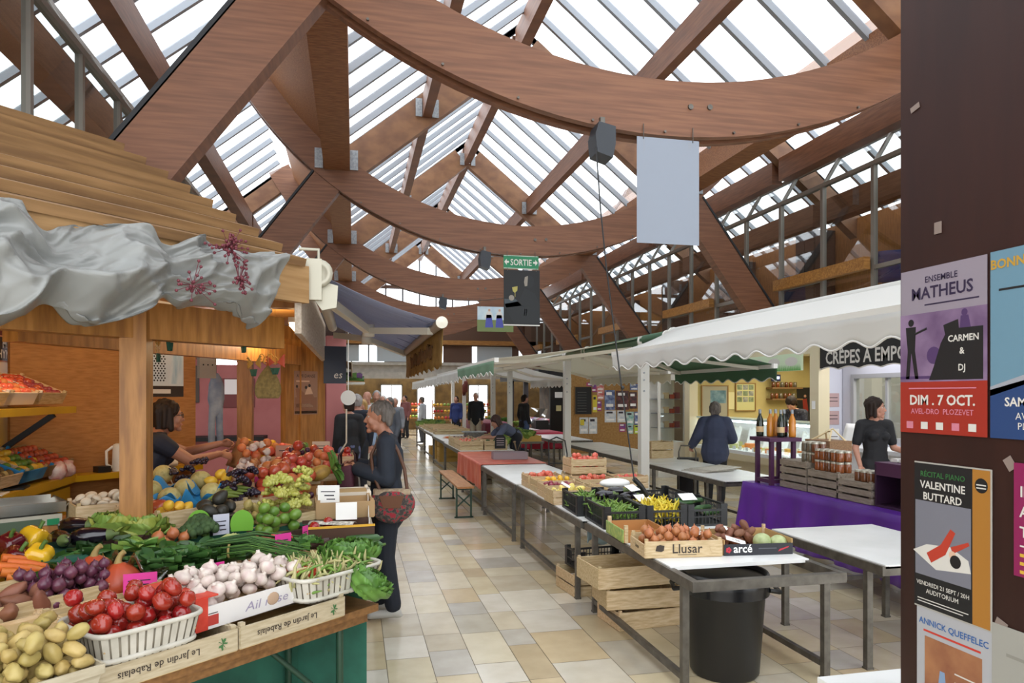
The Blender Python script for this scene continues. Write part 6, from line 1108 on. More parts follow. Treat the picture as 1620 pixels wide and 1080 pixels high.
for i, (y, m_, lb) in enumerate(((6.12, 'wrapped sweets', 'red and white sweet bag at the end of the lower shelf'), (5.95, 'wrapped sweets', 'red and white sweet bag second from the back wall'))): b = MB(); lump(.07, .06, .07, .3, 3, i, mb=b); tag(b.build('sweet_bag', mat(m_, 'b3242c', .3, c2='e4d8d2', scale=9)), lb, 'bag').matrix_world = TR(-2.2, y, 1.12)
b = MB(); b.lathe([(.035, 0), (.04, .11), (.036, .11), (.032, .005), (0, .005)], 18); tag(b.build('drinking_glass', glassmat('tumbler glass', 'e2e6e4', .15)), 'clear glass tumbler on the yellow counter', 'glass').matrix_world = TR(-2.28, 4.9, 1.061)
for i, (y, lb) in enumerate(((5.2, 'white paper slip on the yellow counter'), (5.5, 'dark notebook on the yellow counter'))): b = MB(); b.box(-.06, -.1, 0, .06, .1, .006 + .006 * i); tag(b.build('notebook' if i else 'paper_slip', DARK if i else WHITE), lb, 'paper' if not i else 'notebook').matrix_world = TR(-2.24, y - .1, 1.061, .2)
# kettle-like till roll, paper bag, phone on the ledge
p = ab(.36, 2.58, 1.051); t = thing('electric_kettle', 'white electric kettle on the yellow ledge', 'kettle', p, .4); b = MB(); b.lathe([(.06, 0), (.062, .02), (.055, .2), (.05, .225), (.03, .235), (0, .235)], 20); b.build('body', WHITEP, t); b = MB(); b.tube([(-.055, 0, .03), (-.1, 0, .06), (-.1, 0, .17), (-.05, 0, .21)], .012, 8); b.build('handle', WHITEP, t)
p = ab(.22, 2.6, 1.051); b = MB(); b.box(-.05, -.05, 0, .05, .05, .05); tag(b.build('card_reader', BLACK), 'small black card reader on the yellow ledge', 'card reader').matrix_world = TR(*p, .7)
p = ab(.62, 2.6, 1.051); t = thing('paper_bag_pile', 'pile of crumpled brown paper bags beside the kettle', 'paper bags', p, .7)
for k in range(4): b = MB(); lump(.12, .08, .035, .35, 3, k, mb=b); o = b.build('paper_bag', mat('brown kraft paper', 'a5784f', .8, c2='8f6540', scale=6), t); o.location = (0, 0, .04 + .06 * k)
p = ab(.42, 2.45, .8); b = MB(); b.grid(lambda u, v: (.07 * (u - .5) * 2 + .02 * math.sin(v * 4), .02 * math.sin(u * 6), .28 * (.5 - v)), 8, 10, th=.004); tag(b.build('white_cloth', mat('white towel', 'd8d2c8', .9)), 'white towel hanging over the edge of the yellow ledge', 'cloth').matrix_world = TR(p.x, p.y, .95, RZ)
p = ab(.6, 2.4, .55); b = MB(); b.tube([p + V(-.18, 0, .5), p + V(-.2, -.05, .3), p + V(-.18, -.05, .1)], .006, 6); b.tube([p + V(.05, 0, .5), p + V(.12, -.05, .38), p + V(.03, -.02, .25)], .006, 6); tag(b.build('power_cord', WHITEP), 'white power cord hanging below the yellow ledge', 'cord')
t = thing('paper_roll', 'white till roll lying on the yellow ledge by the post', 'roll', ab(.78, 2.52, 1.051), RZ); b = MB(); b.tube([(-.06, 0, .03), (.06, 0, .03)], .03, 16); b.build('roll', WHITE, t)
# scale
t = thing('weighing_scale', 'shop scale with steel pan and grey screen at the left edge', 'scale', (-1.93, 4.62, .82), .55); b = MB(); b.box(-.2, -.17, .0, .2, .17, .18); b.build('body', mat('grey scale body', '5e625f', .5), t)
b = MB(); b.box(-.2, -.2, 0, .2, -.17, .19); b.build('display_panel', mat('cream scale front', 'b9b5a4', .5), t); b = MB(); b.box(-.18, -.206, .05, .1, -.2, .17); b.build('screen', mat('dull lcd', '5a6a58', .25), t); b = MB(); b.box(.125, -.206, .1, .185, -.2, .165); b.build('green_label', mat('green label', '1f8a5a', .5), t)
b = MB(); b.prism([(-.24, .25), (-.2, .2), (.2, .2), (.24, .25), (.235, .255), (.196, .206), (-.196, .206), (-.235, .255)], -.2, .2, 0, frame((0, 0, 0), (1, 0, 0), (0, 0, 1))); 
for k in (-1, 1): b.box(-.22, k * .2 - .004, .2, .22, k * .2 + .004, .26)
b.box(-.12, -.12, .18, .12, .12, .2); b.build('steel_pan', mat('brushed steel', 'a7a49c', .25, .9), t)
# posters in the hut
def poster(name, lb, M, w, h, m, mats, draw, cat='poster', frm=None):
    b = MB(); b.box(-w / 2, -h / 2, -.001, w / 2, h / 2, .001); draw(b)
    o = link(b.mesh(name, [m] + mats), name, None, lb, cat, None, None, M)
    if frm: 
        f = MB(); s = .02
        for q in ((-w / 2 - s, -h / 2 - s, w / 2 + s, -h / 2), (-w / 2 - s, h / 2, w / 2 + s, h / 2 + s), (-w / 2 - s, -h / 2, -w / 2, h / 2), (w / 2, -h / 2, w / 2 + s, h / 2)): f.box(q[0], q[1], -.01, q[2], q[3], .015)
        f.build('frame', frm, o)
    return o
def R4(b, x0, y0, x1, y1, mi, z=.0015): b.add([(x0, y0, z), (x1, y0, z), (x1, y1, z), (x0, y1, z)], [(0, 1, 2, 3)], mi)
def PG(b, pts, mi, z=.0016): b.add([(x, y, z) for x, y in pts], [tuple(range(len(pts)))], mi)
def disc(b, x, y, r, mi, z=.0018, n=16, sy=1): PG(b, [(x + r * math.cos(2 * PI * k / n), y + r * sy * math.sin(2 * PI * k / n)) for k in range(n)], mi, z)
def T(b, tx, x, y, s, mi, z=.0022, **k): b.text(tx, s, Matrix.Translation((x, y, z)), mi, **k)
INK = mat('poster black', '1b1a1c', .5); PW = mat('poster white', 'd2cec6', .5); PBL = mat('poster pale blue', '9fc3d2', .5, c2='d3e0e4', scale=3, stretch=(6, 1, 1)); PCY = mat('poster cyan', '4f9dbd', .5); PRED = mat('poster red', 'c2382a', .5); PDK = mat('poster dark brown', '2c211c', .5)
def d1(b):
    R4(b, -.21, -.3, .21, -.2, 1); 
    for i in range(12):
        for j in range(7): disc(b, -.17 + .03 * j + .012 * (i % 2), -.15 + .022 * i, .009, 2, n=6)
    PG(b, [(-.14, .12), (.08, .12), (.06, .2), (-.04, .24), (-.12, .18)], 3); PG(b, [(.06, -.18), (.2, -.18), (.2, .3), (.12, .25)], 4); disc(b, -.19, -.18, .04, 3); T(b, 'ECOMUSÉE'[:0] or '', 0, 0, .01, 1) if False else None
    R4(b, -.1, -.27, .08, -.23, 5, .0022)
poster('wall_poster', 'pale blue poster with a patterned figure on the orange hut wall', MH(.82, 2.696, 1.98) @ Matrix.Rotation(PI / 2, 4, 'X'), .42, .6, mat('poster cream blue', 'cfdade', .5), [PDK, INK, PCY, PBL, PW], d1)
def d2(b):
    R4(b, -.16, -.23, .16, -.05, 1); T(b, 'A MI DANSE', 0, .17, .05, 2); R4(b, -.14, .12, .05, .135, 3)
    PG(b, [(-.15, .04), (-.12, .06), (0, -.02), (.1, -.02), (.14, -.1), (.15, -.16), (.1, -.14), (-.02, -.09), (-.13, -.05)], 1); PG(b, [(-.02, -.02), (.02, .06), (.06, .07), (.1, -.01)], 3); disc(b, .0, .06, .018, 2); disc(b, .05, .08, .018, 2); disc(b, -.13, .07, .016, 2); R4(b, -.14, -.16, .1, -.12, 3); R4(b, -.16, -.23, .16, -.2, 2)
poster('wall_poster', 'brown dance poster on the end panel of the hut', MH(2.43, 2.576, 1.72) @ Matrix.Rotation(PI / 2, 4, 'X'), .34, .48, mat('poster dusty brown', '9a7560', .6), [mat('poster brown', '8a6048', .6), PDK, mat('poster flesh', 'cfa98c', .6)], d2)
def d3(b): R4(b, -.25, -.24, .25, -.06, 1); T(b, 'MILES', .12, -.14, .09, 2, align='RIGHT' if 0 else 'CENTER', bold=.02); T(b, 'HYMAN', .1, -.22, .09, 2, bold=.02); PG(b, [(-.2, -.05), (.2, -.05), (.15, .15), (0, .25), (-.15, .1)], 3)
poster('wall_poster', 'dark red poster high on the yellow wall at the left edge', frame((-2.615, 6.06, 2.2), (0, 1, 0), (0, 0, 1)), .5, .5, mat('poster rust', '9a4a38', .6, c2='c98a68', scale=4), [PDK, PW, mat('poster dark red', '5e1f1c', .6)], d3)
# paper decorations hanging under the lintel
DEC = [mat('coral paper', 'c4543f', .6), mat('deep green paper', '2c5a48', .6), mat('ochre paper', 'b08a3e', .6)]
def butterfly(p, lb, s=1, m=0, a=0):
    t = thing('paper_butterfly', lb, 'decoration', p, RZ + a); b = MB()
    for k in (-1, 1): b.grid(lambda u, v: (k * s * (.01 + .07 * v), -.01 * math.sin(u * 30) * v, s * (u - .4) * .1 * v), 10, 3, th=.001)
    b.build('wings', DEC[m], t); b = MB(); b.grid(lambda u, v: (s * (u - .5) * .08 * (1 - v * .5), .01 * math.sin(u * 20), -s * .04 - s * .05 * v), 8, 3, th=.001); b.build('tail', DEC[1], t); b = MB(); b.tube([(0, 0, 0), (0, 0, 2.05 - p[2] if p[2] < 2.0 else .05)], .0015, 4); b.build('thread', mat('tan thread', 'b08a50', .8), t)
for i, (x, y, d, m, lb) in enumerate(((224, 508, 3.9, 0, 'coral paper butterfly on the hut post, lowest cluster at the left'), (288, 505, 4.0, 0, 'coral paper butterfly right of the hut post, upper one'), (268, 530, 4.0, 0, 'coral paper butterfly above the pale blue poster'), (250, 548, 4.05, 2, 'ochre paper butterfly at the top edge of the pale blue poster'), (386, 535, 4.4, 0, 'dotted red paper butterfly in front of the back post'), (402, 575, 5.0, 2, 'ochre paper bird hanging by the back post'), (436, 573, 5.2, 0, 'red paper flower hanging above the woven fan'))): butterfly(atd(x, y, d), lb, 1.0, m, .3 * i)
p = atd(424, 600, 5.2); t = thing('woven_fan', 'heart-shaped woven palm fan hanging from the lintel', 'fan', p, .3); b = MB(); b.grid(lambda u, v: ((u - .5) * .19 * math.sin(PI * min(1, .25 + .8 * (1 - v) ** .8 * 1)) ** .7, .004 * math.sin(u * 60) + .003 * math.sin(v * 50), .12 - .26 * v), 24, 20, th=.002); b.build('leaf', mat('woven palm', '8a7440', .8, c2='6e5c30', scale=40), t); b = MB(); b.tube([(0, 0, .12), (0, 0, .45)], .003, 5); b.build('string', MATS['tan thread'], t)
for i in range(4): p = atd(414 + 7 * i, 566 + (i % 2) * 4, 5.3); b = MB(); b.tube([(.02 * math.cos(k * .7), 0, .03 * math.sin(k * .7)) for k in range(9)], .004, 5, closed=True); b.tube([(0, 0, .03), (0, 0, .4)], .0015, 4); o = b.build('paper_ring', DEC[2]); tag(o, 'ochre paper ring in the garland above the fan', 'decoration', 'ochre paper rings'); o.location = p
# ================= column, banners, shops =================
BRC2 = mat('dark red brown paint', '331914', .45, c2='2a1310', scale=4, stretch=(3, 3, .4))
mb = MB(); mb.box(1.95, .15, 0, 2.75, 2.19, 5.0); struct(mb, 'wall_pillar', BRC2, 'dark red brown pillar face at the right, covered with posters', 'pillar')
def onpil(y, z, d=.004): return frame((1.95 - d, y, z), (0, -1, 0), (0, 0, 1))
def q1(b):
    R4(b, -.18, -.29, .18, -.11, 1); R4(b, -.18, -.11, .18, .13, 2)
    T(b, 'ENSEMBLE', .0, .235, .03, 3, bold=.012); T(b, 'MATHEUS', .0, .18, .058, 3, bold=.02); R4(b, -.07, .155, .15, .16, 3)
    PG(b, [(.0, .02), (.03, .065), (.165, .065), (.165, -.105), (-.05, -.105), (-.03, -.06)], 4, .0018); T(b, 'CARMEN', .09, .022, .03, 5, bold=.02); T(b, '&', .085, -.02, .03, 5, bold=.02); T(b, 'DJ', .085, -.075, .03, 5, bold=.02)
    def man(x, s, m):
        disc(b, x, .1 * s, .013 * s, m); PG(b, [(x - .025 * s, .085 * s), (x + .022 * s, .085 * s), (x + .018 * s, 0), (x - .016 * s, 0)], m); PG(b, [(x - .016 * s, 0), (x + .002, 0), (x - .008 * s, -.1 * s), (x - .024 * s, -.1 * s)], m); PG(b, [(x + .0, 0), (x + .018 * s, 0), (x + .034 * s, -.1 * s), (x + .018 * s, -.1 * s)], m)
    man(-.13, 1, 4); b.tube([(-.11, .06, .002), (-.06, .075, .002)], .004, 4, 4); PG(b, [(.08, .105), (.11, .105), (.125, .04), (.075, .04)], 6); disc(b, .095, .115, .012, 6); PG(b, [(.01, .08), (.07, .095), (.075, .05), (.02, .04)], 4); disc(b, -.03, -.02, .03, 6, .0017); PG(b, [(-.18, -.09), (-.02, -.09), (-.02, -.1), (-.18, -.1)], 6)
    T(b, 'DIM . 7 OCT.', 0, -.19, .048, 5, bold=.025); T(b, 'AVEL-DRO  PLOZEVET', 0, -.222, .026, 7, bold=.01)
    for i in range(5): R4(b, -.15 + .065 * i, -.275, -.12 + .065 * i, -.25, 5 if i in (1, 2, 4) else 7, .0022)
    R4(b, -.14, -.135, .14, -.131, 7, .0022)
poster('concert_poster', 'purple and red concert poster with silhouettes at the left edge of the pillar', onpil(2.005, 1.855), .355, .575, mat('poster pale lilac', '8f8590', .5), [mat('poster orange red', '9a2b1d', .5), mat('poster violet', '5f4668', .5, c2='8d7593', scale=5, stretch=(1, 1, 3)), mat('poster deep indigo', '2f2440', .5), INK, PW, mat('poster mid violet', '4d3560', .5), mat('poster pink', 'c97a8c', .5)], q1)
def q2(b):
    PG(b, [(-.18, -.14), (.18, -.05), (.18, -.29), (-.18, -.29)], 1); T(b, 'BONNE', -.11, .235, .04, 2, bold=.03); PG(b, [(-.06, -.03), (.0, .08), (.18, .12), (.18, -.05), (.05, -.06)], 3); disc(b, .02, .06, .05, 3); T(b, 'Samedi'[:3].upper() + '. 2', -.075, -.19, .038, 4, bold=.02, align='CENTER'); T(b, 'AVEL', -.06, -.23, .03, 4); T(b, 'PLO', -.06, -.26, .03, 4); PG(b, [(-.18, -.13), (.05, -.06), (.05, -.09), (-.18, -.16)], 5); R4(b, -.15, .165, -.02, .172, 3)
poster('concert_poster', 'blue poster with a dark singer, next to the purple and red one', onpil(1.635, 1.855), .36, .58, mat('poster sky blue', '668a9d', .5), [mat('poster royal blue', '25406f', .5), mat('poster mustard', 'b98f35', .5), INK, PW, mat('poster steel', '9a9da6', .4)], q2)
def q3(b):
    R4(b, -.155, -.25, .085, .25, 1); R4(b, .085, -.25, .15, .25, 2); R4(b, -.15, -.14, .08, .12, 3, .0018); T(b, 'RÉCITAL PIANO', -.035, .205, .026, 4, bold=.01); T(b, 'VALENTINE', -.035, .165, .036, 5, bold=.02); T(b, 'BUTTARD', -.035, .125, .036, 5, bold=.02)
    PG(b, [(-.15, .02), (-.08, .1), (.02, .1), (.08, .02), (.05, -.0), (-.14, .0)], 6); PG(b, [(-.16, -.06), (-.06, -.11), (.08, -.09), (.07, -.05), (0, -.02), (-.1, -.03)], 5, .002); PG(b, [(-.1, -.06), (-.04, -.02), (0, .04), (.02, .03), (-.02, -.05), (-.08, -.09)], 7, .0022); disc(b, .02, -.065, .022, 1, .0024); disc(b, .008, -.045, .014, 8, .0023); PG(b, [(0, -.02), (.07, .01), (.075, -.0), (.01, -.04)], 7, .0022)
    T(b, 'VENDREDI 21 SEPT / 20H', -.035, -.175, .02, 5, bold=.008); T(b, 'AUDITORIUM', -.035, -.2, .022, 5, bold=.005); R4(b, -.14, -.225, .07, -.222, 5, .002); R4(b, -.14, -.235, .05, -.232, 5, .002); disc(b, .118, .2, .024, 1); R4(b, .1, .2, .136, .204, 5, .0024); R4(b, .1, .19, .136, .194, 5, .0024)
poster('concert_poster', 'black and ochre piano recital poster on the lower part of the pillar', onpil(1.965, 1.21), .31, .51, mat('poster edge grey', 'a9a59d', .5), [INK, mat('poster ochre', 'a5702c', .5), mat('poster slate', '767680', .5), mat('poster green ink', '356b3a', .5), PW, mat('poster autumn', '8a3d22', .5, c2='5e2a1a', scale=20), mat('poster scarlet', 'b53c2a', .5), mat('poster face', 'd8b49a', .5)], q3)
def q4(b): T(b, 'Annick Queffelec'.upper(), 0, .19, .03, 1, bold=.015); R4(b, -.12, .165, .11, .172, 2); R4(b, -.115, -.25, .115, .15, 3); PG(b, [(-.09, -.25), (-.05, .05), (-.03, .05), (0, -.25)], 4); PG(b, [(.0, -.1), (.02, 0), (.06, -.02), (.07, -.25), (.02, -.25)], 1, .002); disc(b, -.01, -.03, .025, 5); disc(b, -.06, -.12, .03, 5); R4(b, .01, .06, .1, .065, 6, .002); R4(b, .01, .03, .1, .035, 6, .002)
poster('exhibition_poster', 'white exhibition poster with painted bottles at the foot of the pillar', onpil(1.96, .71, .003), .3, .52, mat('poster off white', 'aaaaae', .5), [mat('poster blue', '2f5f9e', .5), PRED, mat('poster painted brown', '86523a', .6, c2='a8744e', scale=7), mat('poster painted blue', '7f98b8', .5), mat('poster turquoise', '4fa0a6', .5), PW], q4)
def q5(b):
    T(b, 'IN', -.13, .07, .045, 1, align='LEFT', bold=.02); T(b, 'A', -.13, .01, .045, 1, align='LEFT', bold=.02); T(b, 'TR', -.13, -.05, .045, 1, align='LEFT', bold=.02); R4(b, -.13, -.08, 0, -.075, 1)
    for k in range(3): R4(b, -.13, -.11 - .025 * k, -.02, -.1 - .025 * k, 2)
poster('flyer', 'magenta flyer taped at the right edge of the pillar', onpil(1.585, 1.325), .3, .34, mat('poster magenta', '861c50', .5), [PW, mat('poster gold', 'd0a83a', .5)], q5)
def q6(b): R4(b, -.1, .06, .06, .07, 1)
poster('flyer', 'blank white sheet low at the right edge of the pillar', onpil(1.66, .84), .3, .3, mat('dull white paper', '9c9a92', .7), [mat('pencil grey', '8a887f', .7)], q6)
for i, (y, z, lb) in enumerate(((2.02, 2.27, 'torn tape scrap above the purple and red poster'), (1.75, 1.49, 'tape corner on the magenta flyer'), (1.78, .99, 'tape scrap beside the white exhibition poster'), (2.12, 2.72, 'small plaster scrap high on the pillar'))): card('tape_scrap', lb, onpil(y, z, .003) @ Matrix.Rotation(.6 * i, 4, 'Z'), .02 + .01 * (i != 3), .04, mat('tape', '8a7a72', .4), cat='tape')
# ---- hanging banners ----
def hang(name, lb, x0, x1, z0, z1, y, m, mats, draw, ztop, cat):
    t = poster(name, lb, frame(((x0 + x1) / 2, y, (z0 + z1) / 2), (1, 0, 0), (0, 0, 1)), x1 - x0, z1 - z0, m, mats, draw, cat)
    b = MB()
    for x in (x0 + .06, x1 - .06): b.tube([(x - (x0 + x1) / 2, (z1 - z0) / 2 - .02, .004), (x - (x0 + x1) / 2, ztop - (z0 + z1) / 2, .004)], .004, 5)
    b.build('cord', mat('hanging cord', '55504a', .6), t); return t
hang('hanging_banner', 'blank pale blue hanging banner in front of the nearest ring beam', 2.36, 2.94, 3.0, 3.91, 5.62, mat('pale blue grey sheet', '888f9b', .5), [mat('banner tape', '8a8f98', .5)], lambda b: (R4(b, -.23, .33, -.22, .44, 1), R4(b, .19, .38, .215, .44, 1)), 4.02, 'banner')
def so(b):
    T(b, 'SORTIE', 0, -.05, .14, 1, bold=.012, xs=.78)
    for k in (-1, 1): b.add([(k * .275, 0, .002), (k * .235, .05, .002), (k * .235, .015, .002), (k * .2, .015, .002), (k * .2, -.015, .002), (k * .235, -.015, .002), (k * .235, -.05, .002)], [tuple(range(7)) if k < 0 else tuple(range(6, -1, -1))], 1)
    for k in (-1, 1): R4(b, -.285, k * .1 - .004, .285, k * .1 + .004, 1)
hang('exit_sign', 'green exit sign hanging below the second ring beam', 2.33, 2.91, 3.715, 3.935, 10.97, mat('exit green', '1e7a50', .5), [PW], so, 4.0, 'sign')
def wine(b): PG(b, [(-.05, -.05), (.05, .16), (.22, .08), (.3, -.1), (.3, -.45), (-.1, -.45), (-.25, -.2), (-.28, -.1)], 1); disc(b, .12, .27, .085, 1, .002, sy=1.25); PG(b, [(.05, .34), (.035, .26), (.05, .19), (.09, .2), (.1, .36)], 2, .0024); PG(b, [(-.29, -.02), (-.1, -.02), (0, -.12), (-.27, -.16)], 3); PG(b, [(-.16, .17), (-.07, .19), (-.075, .12), (-.115, .08), (-.15, .11)], 4); R4(b, -.117, .02, -.107, .09, 4); disc(b, -.17, .0, .045, 2); PG(b, [(.03, -.28), (.05, -.17), (.06, -.17), (.045, -.28)], 5); PG(b, [(.06, -.28), (.08, -.17), (.09, -.17), (.075, -.28)], 5); R4(b, -.3, -.445, .3, -.425, 5, .003)
hang('hanging_poster', 'dark hanging photograph of a person raising a wine glass, under the exit sign', 2.335, 2.93, 2.8, 3.7, 10.97, mat('poster blue black', '050708', .5), [mat('poster charcoal', '0f1316', .5), mat('poster grey flesh', '8d8478', .5), mat('poster sleeve', '3c464c', .5), mat('poster wine', 'a59a4c', .4), PW], wine, 3.73, 'poster')
def cpl(b):
    R4(b, -.44, -.3, .44, -.02, 1)
    for k, x in enumerate((-.15, .1)): PG(b, [(x - .1, -.2), (x - .07, .1), (x + .05, .1), (x + .1, -.2)], 2); PG(b, [(x - .12, .02), (x - .05, .18), (x + .04, .18), (x + .1, .05), (x + .02, .02)], 3); disc(b, x, .21, .03, 4)
hang('hanging_photo', 'hanging landscape photograph of two people in blue aprons', 2.85, 3.72, 3.2, 3.79, 16.38, mat('poster hazy sky', 'a9bfcd', .5, c2='c9d6da', scale=4), [mat('poster field', '6f7d4a', .5), mat('poster apron blue', '4a4f9c', .5), PW, mat('poster flesh tone', 'c9a08a', .5)], cpl, 4.0, 'photograph')
for i, (x, y, z) in enumerate(((2.02, 5.55, 3.93), (2.02, 10.95, 3.96), (2.02, 16.3, 3.96))):
    t = thing('loudspeaker', f'black loudspeaker clamped under the {ORD[i]} ring beam', 'loudspeaker', (x, y, z - .04)); b = MB(); b.prism([(-.075, -.2), (.06, -.24), (.085, -.12), (.085, .02), (-.06, .05), (-.09, -.05)], -.1, .1, 0, frame((0, 0, 0), (1, 0, 0), (0, 0, 1))); b.build('cabinet', mat('dark grey speaker', '2e3238', .5), t); b = MB(); b.lathe([(0, 0), (.06, .0), (.07, .02), (0, .03)], 16, 0, frame((-.06, -.02, -.12), (0, 1, 0), (.2, 0, 1))); b.build('grille', BLACK, t); b = MB(); b.box(-.02, -.02, .0, .02, .02, .12); b.build('bracket', STEEL, t)
b = MB(); pts = [atd(*q) for q in ((943, 232, 5.75), (950, 330, 5.7), (959, 420, 5.66), (972, 525, 5.6), (985, 625, 5.55), (996, 705, 5.52), (1003, 757, 5.5))]; b.tube(pts, .006, 6); b.ell(tuple(pts[4] + V(0, 0, .06)), .016, 8, 6); b.tube([pts[-1], pts[-1] + V(.06, 0, -.06), pts[-1] + V(.12, .02, -.14)], .02, 8); tag(b.build('hanging_cable', BLACK), 'long black cable hanging from the nearest loudspeaker to the black crates', 'cable')
# ---- cheese shop ----
CRW = mat('cream painted wood', 'd5c9a8', .6); YW = mat('yellow shop wall', 'bfae74', .7, c2='b3a268', scale=2); LW = mat('lilac white wall', 'c9cad4', .7)
mb = MB(); mb.box(6.6, 13.0, 0, 9.5, 13.06, 2.6); struct(mb, 'wall_cheese_side', YW, 'yellow end wall of the cheese shop hung with frames', 'wall'); mb = MB(); mb.box(9.4, 9.05, 0, 9.46, 13.0, 2.6); struct(mb, 'wall_cheese_back', YW, 'yellow back wall of the cheese shop', 'wall')
mb = MB(); mb.box(6.6, 9.0, 0, 9.5, 9.06, 2.6); struct(mb, 'wall_partition', LW, 'pale partition wall between cheese shop and crêpe shop', 'wall'); mb = MB(); mb.box(6.5, 5.4, 2.5, 9.5, 13.1, 2.6); struct(mb, 'ceiling_shops', CRW, 'cream ceiling over the two right-hand shops', 'ceiling')
for i, (y, lb) in enumerate(((8.93, 'cream pillar between the cheese shop and the crêpe shop'), (12.9, 'cream pillar at the far corner of the cheese shop'))): mb = MB(); mb.box(6.5, y - .08, 0, 6.68, y + .12, 2.6); struct(mb, f'trim_{i + 2}', CRW, lb, 'pillar')
mb = MB(); mb.box(6.5, 9.05, 2.3, 6.62, 12.85, 2.58); t = mb.build('shop_fascia', CRW); tag(t, 'cream fascia above the cheese shop counter with grass and cloud sign', 'fascia')
b = MB(); b.box(6.47, 9.2, 2.06, 6.5, 10.7, 2.32); 
for k in range(60): y = 9.22 + .0245 * k; b.add([(6.468, y, 2.065), (6.468, y + .02, 2.065), (6.468, y + .008 + .006 * math.sin(k), 2.14 + .03 * abs(math.sin(k * 1.7)))], [(0, 1, 2)], 1)
for k in range(3): b.add([(6.467, 9.45 + .45 * k + .16 * math.cos(a * .5236), 2.2 + .07 * math.sin(a * .5236)) for a in range(12)], [tuple(range(12))], 2)
b.build('grass_sign', [mat('pale green sign', 'cfe0c0', .5), mat('grass green', '4fa53a', .5), PW], t)
t = thing('display_counter', 'long glass-fronted cheese counter with cream base', 'counter', (0, 0, 0)); b = MB(); b.box(6.62, 9.12, .0, 7.4, 12.75, .62); b.box(6.55, 9.1, .55, 7.45, 12.78, .66); b.build('base', CRW, t); b = MB(); b.box(6.57, 9.11, .66, 7.42, 12.77, .72); b.build('deck', mat('white enamel', 'e9ebec', .3), t)
b = MB(); b.add([(6.58, 9.12, .72), (6.58, 12.76, .72), (6.66, 12.76, 1.25), (6.66, 9.12, 1.25)], [(0, 1, 2, 3)]); b.build('front_glass', glassmat('counter glass', 'e6eeee', .12), t); b = MB(); b.box(6.63, 9.1, 1.245, 7.1, 12.78, 1.275); b.build('top_shelf', mat('pale green glass edge', 'bfd4d0', .2), t); b = MB(); b.box(7.36, 9.12, .72, 7.42, 12.76, 1.2); b.build('back_panel', mat('white enamel', 'e9ebec', .3), t)
b = MB(); b.box(6.75, 9.2, 1.2, 6.82, 12.7, 1.23); b.build('lamp_tube', mat('cool lit tube', 'f4f8ff', emit=9), t)
CHS = [P('golden cheese', 'd8a23c', .5, rnd=.1), P('pale cheese', 'e6d9a8', .5, rnd=.1), P('orange cheese', 'cf7a2c', .5), P('white rind cheese', 'e8e4d8', .6), P('green herb cheese', 'b4b878', .6)]
for i in range(34):
    r = rr(.06, .11); h = rr(.04, .1); a1 = R.choice([6.28, 1.2, 2.0, 3.14]); n = 14; b = MB(); poly = [(r * math.cos(a1 * k / n), r * math.sin(a1 * k / n)) for k in range(n + (a1 < 6))] + ([(0, 0)] if a1 < 6 else []); b.prism(poly, 0, h)
    o = b.build('cheese', CHS[i % 5]); tag(o, 'cheese on the deck of the glass counter', 'cheese', 'cheeses in the counter'); o.matrix_world = TR(6.78 + .2 * (i % 3), 9.3 + .3 * (i // 3), .721, rr(0, 6.28))
for i in range(16): b = MB(); b.box(-.001, -.04, 0, .001, .04, .06); o = b.build('price_tag', WHITE); tag(o, 'small white price tag standing among the cheeses', 'price tag', 'price tags in the counter'); o.matrix_world = TR(6.68, 9.35 + .21 * i, .721, rr(-.3, .3))
for i in range(6): b = MB(); b.grid(lambda u, v: (.0 + .1 * v, -.12 + .24 * u, .36 * v + .03 * math.sin(u * 9 + i)), 6, 6, th=.003); o = b.build('paper_sheet', WHITE); tag(o, 'white wrapping paper leaning inside the counter', 'paper', 'wrapping papers in the counter'); o.matrix_world = TR(7.12, 9.6 + .52 * i, .722)
GOLD = mat('gilt wood frame', '8f6a35', .5)
def onY(x0, x1, z0, z1, y): return frame(((x0 + x1) / 2, y, (z0 + z1) / 2), (1, 0, 0), (0, 0, 1)), x1 - x0, z1 - z0
M, w_, h_ = onY(6.86, 7.42, 1.18, 1.87, 12.98); poster('framed_window', 'brown framed panel with a sea picture inside, on the yellow wall', M, w_, h_, mat('dull cream panel', '9d9680', .6), [mat('sea blue', '3f6674', .5, c2='7d98a0', scale=6)], lambda b: (R4(b, -.1, .0, .25, .26, 1),), 'picture', GOLD)
M, w_, h_ = onY(7.62, 8.04, 1.38, 1.92, 12.98); poster('framed_photos', 'brown framed sheet of nine small photographs on the yellow wall', M, w_, h_, mat('photo mount', 'c9c48a', .6), [mat('photo green', '5f6d45', .5, c2='8f9a7c', scale=12), mat('photo grey', '6d7070', .5, c2='a9a898', scale=14)], lambda b: [R4(b, -.19 + .13 * i, -.1 + .125 * j, -.08 + .13 * i, .0 + .125 * j, 1 + (i + j) % 2) for i in range(3) for j in range(3)], 'picture', GOLD)
M, w_, h_ = onY(9.02, 9.36, 1.15, 1.85, 12.98); poster('wall_poster', 'tall black poster with a red dancer in the cheese shop', M, w_, h_, INK, [mat('dancer red', '8a2a22', .5), mat('dancer flesh', 'c09078', .5)], lambda b: (PG(b, [(-.04, .1), (.06, .12), (.1, -.15), (-.02, -.12)], 1), disc(b, .02, .17, .03, 2), PG(b, [(.0, -.12), (.06, -.14), (.02, -.3), (0, -.3)], 2)))
M, w_, h_ = onY(7.45, 7.58, 1.4, 1.75, 12.985); card('notice', 'small pale notice between the two frames on the yellow wall', M, w_, h_, mat('cream notice', 'd9cf9c', .7), cat='notice')
t = thing('wall_shelves', 'two brown wall shelves with jars and a small screen in the cheese shop', 'shelf', (0, 0, 0))
for z in (1.62, 1.85): b = MB(); b.box(8.3, 12.75, z - .03, 9.0, 12.98, z); b.build('board', mat('brown shelf', '7a5a35', .6), t)
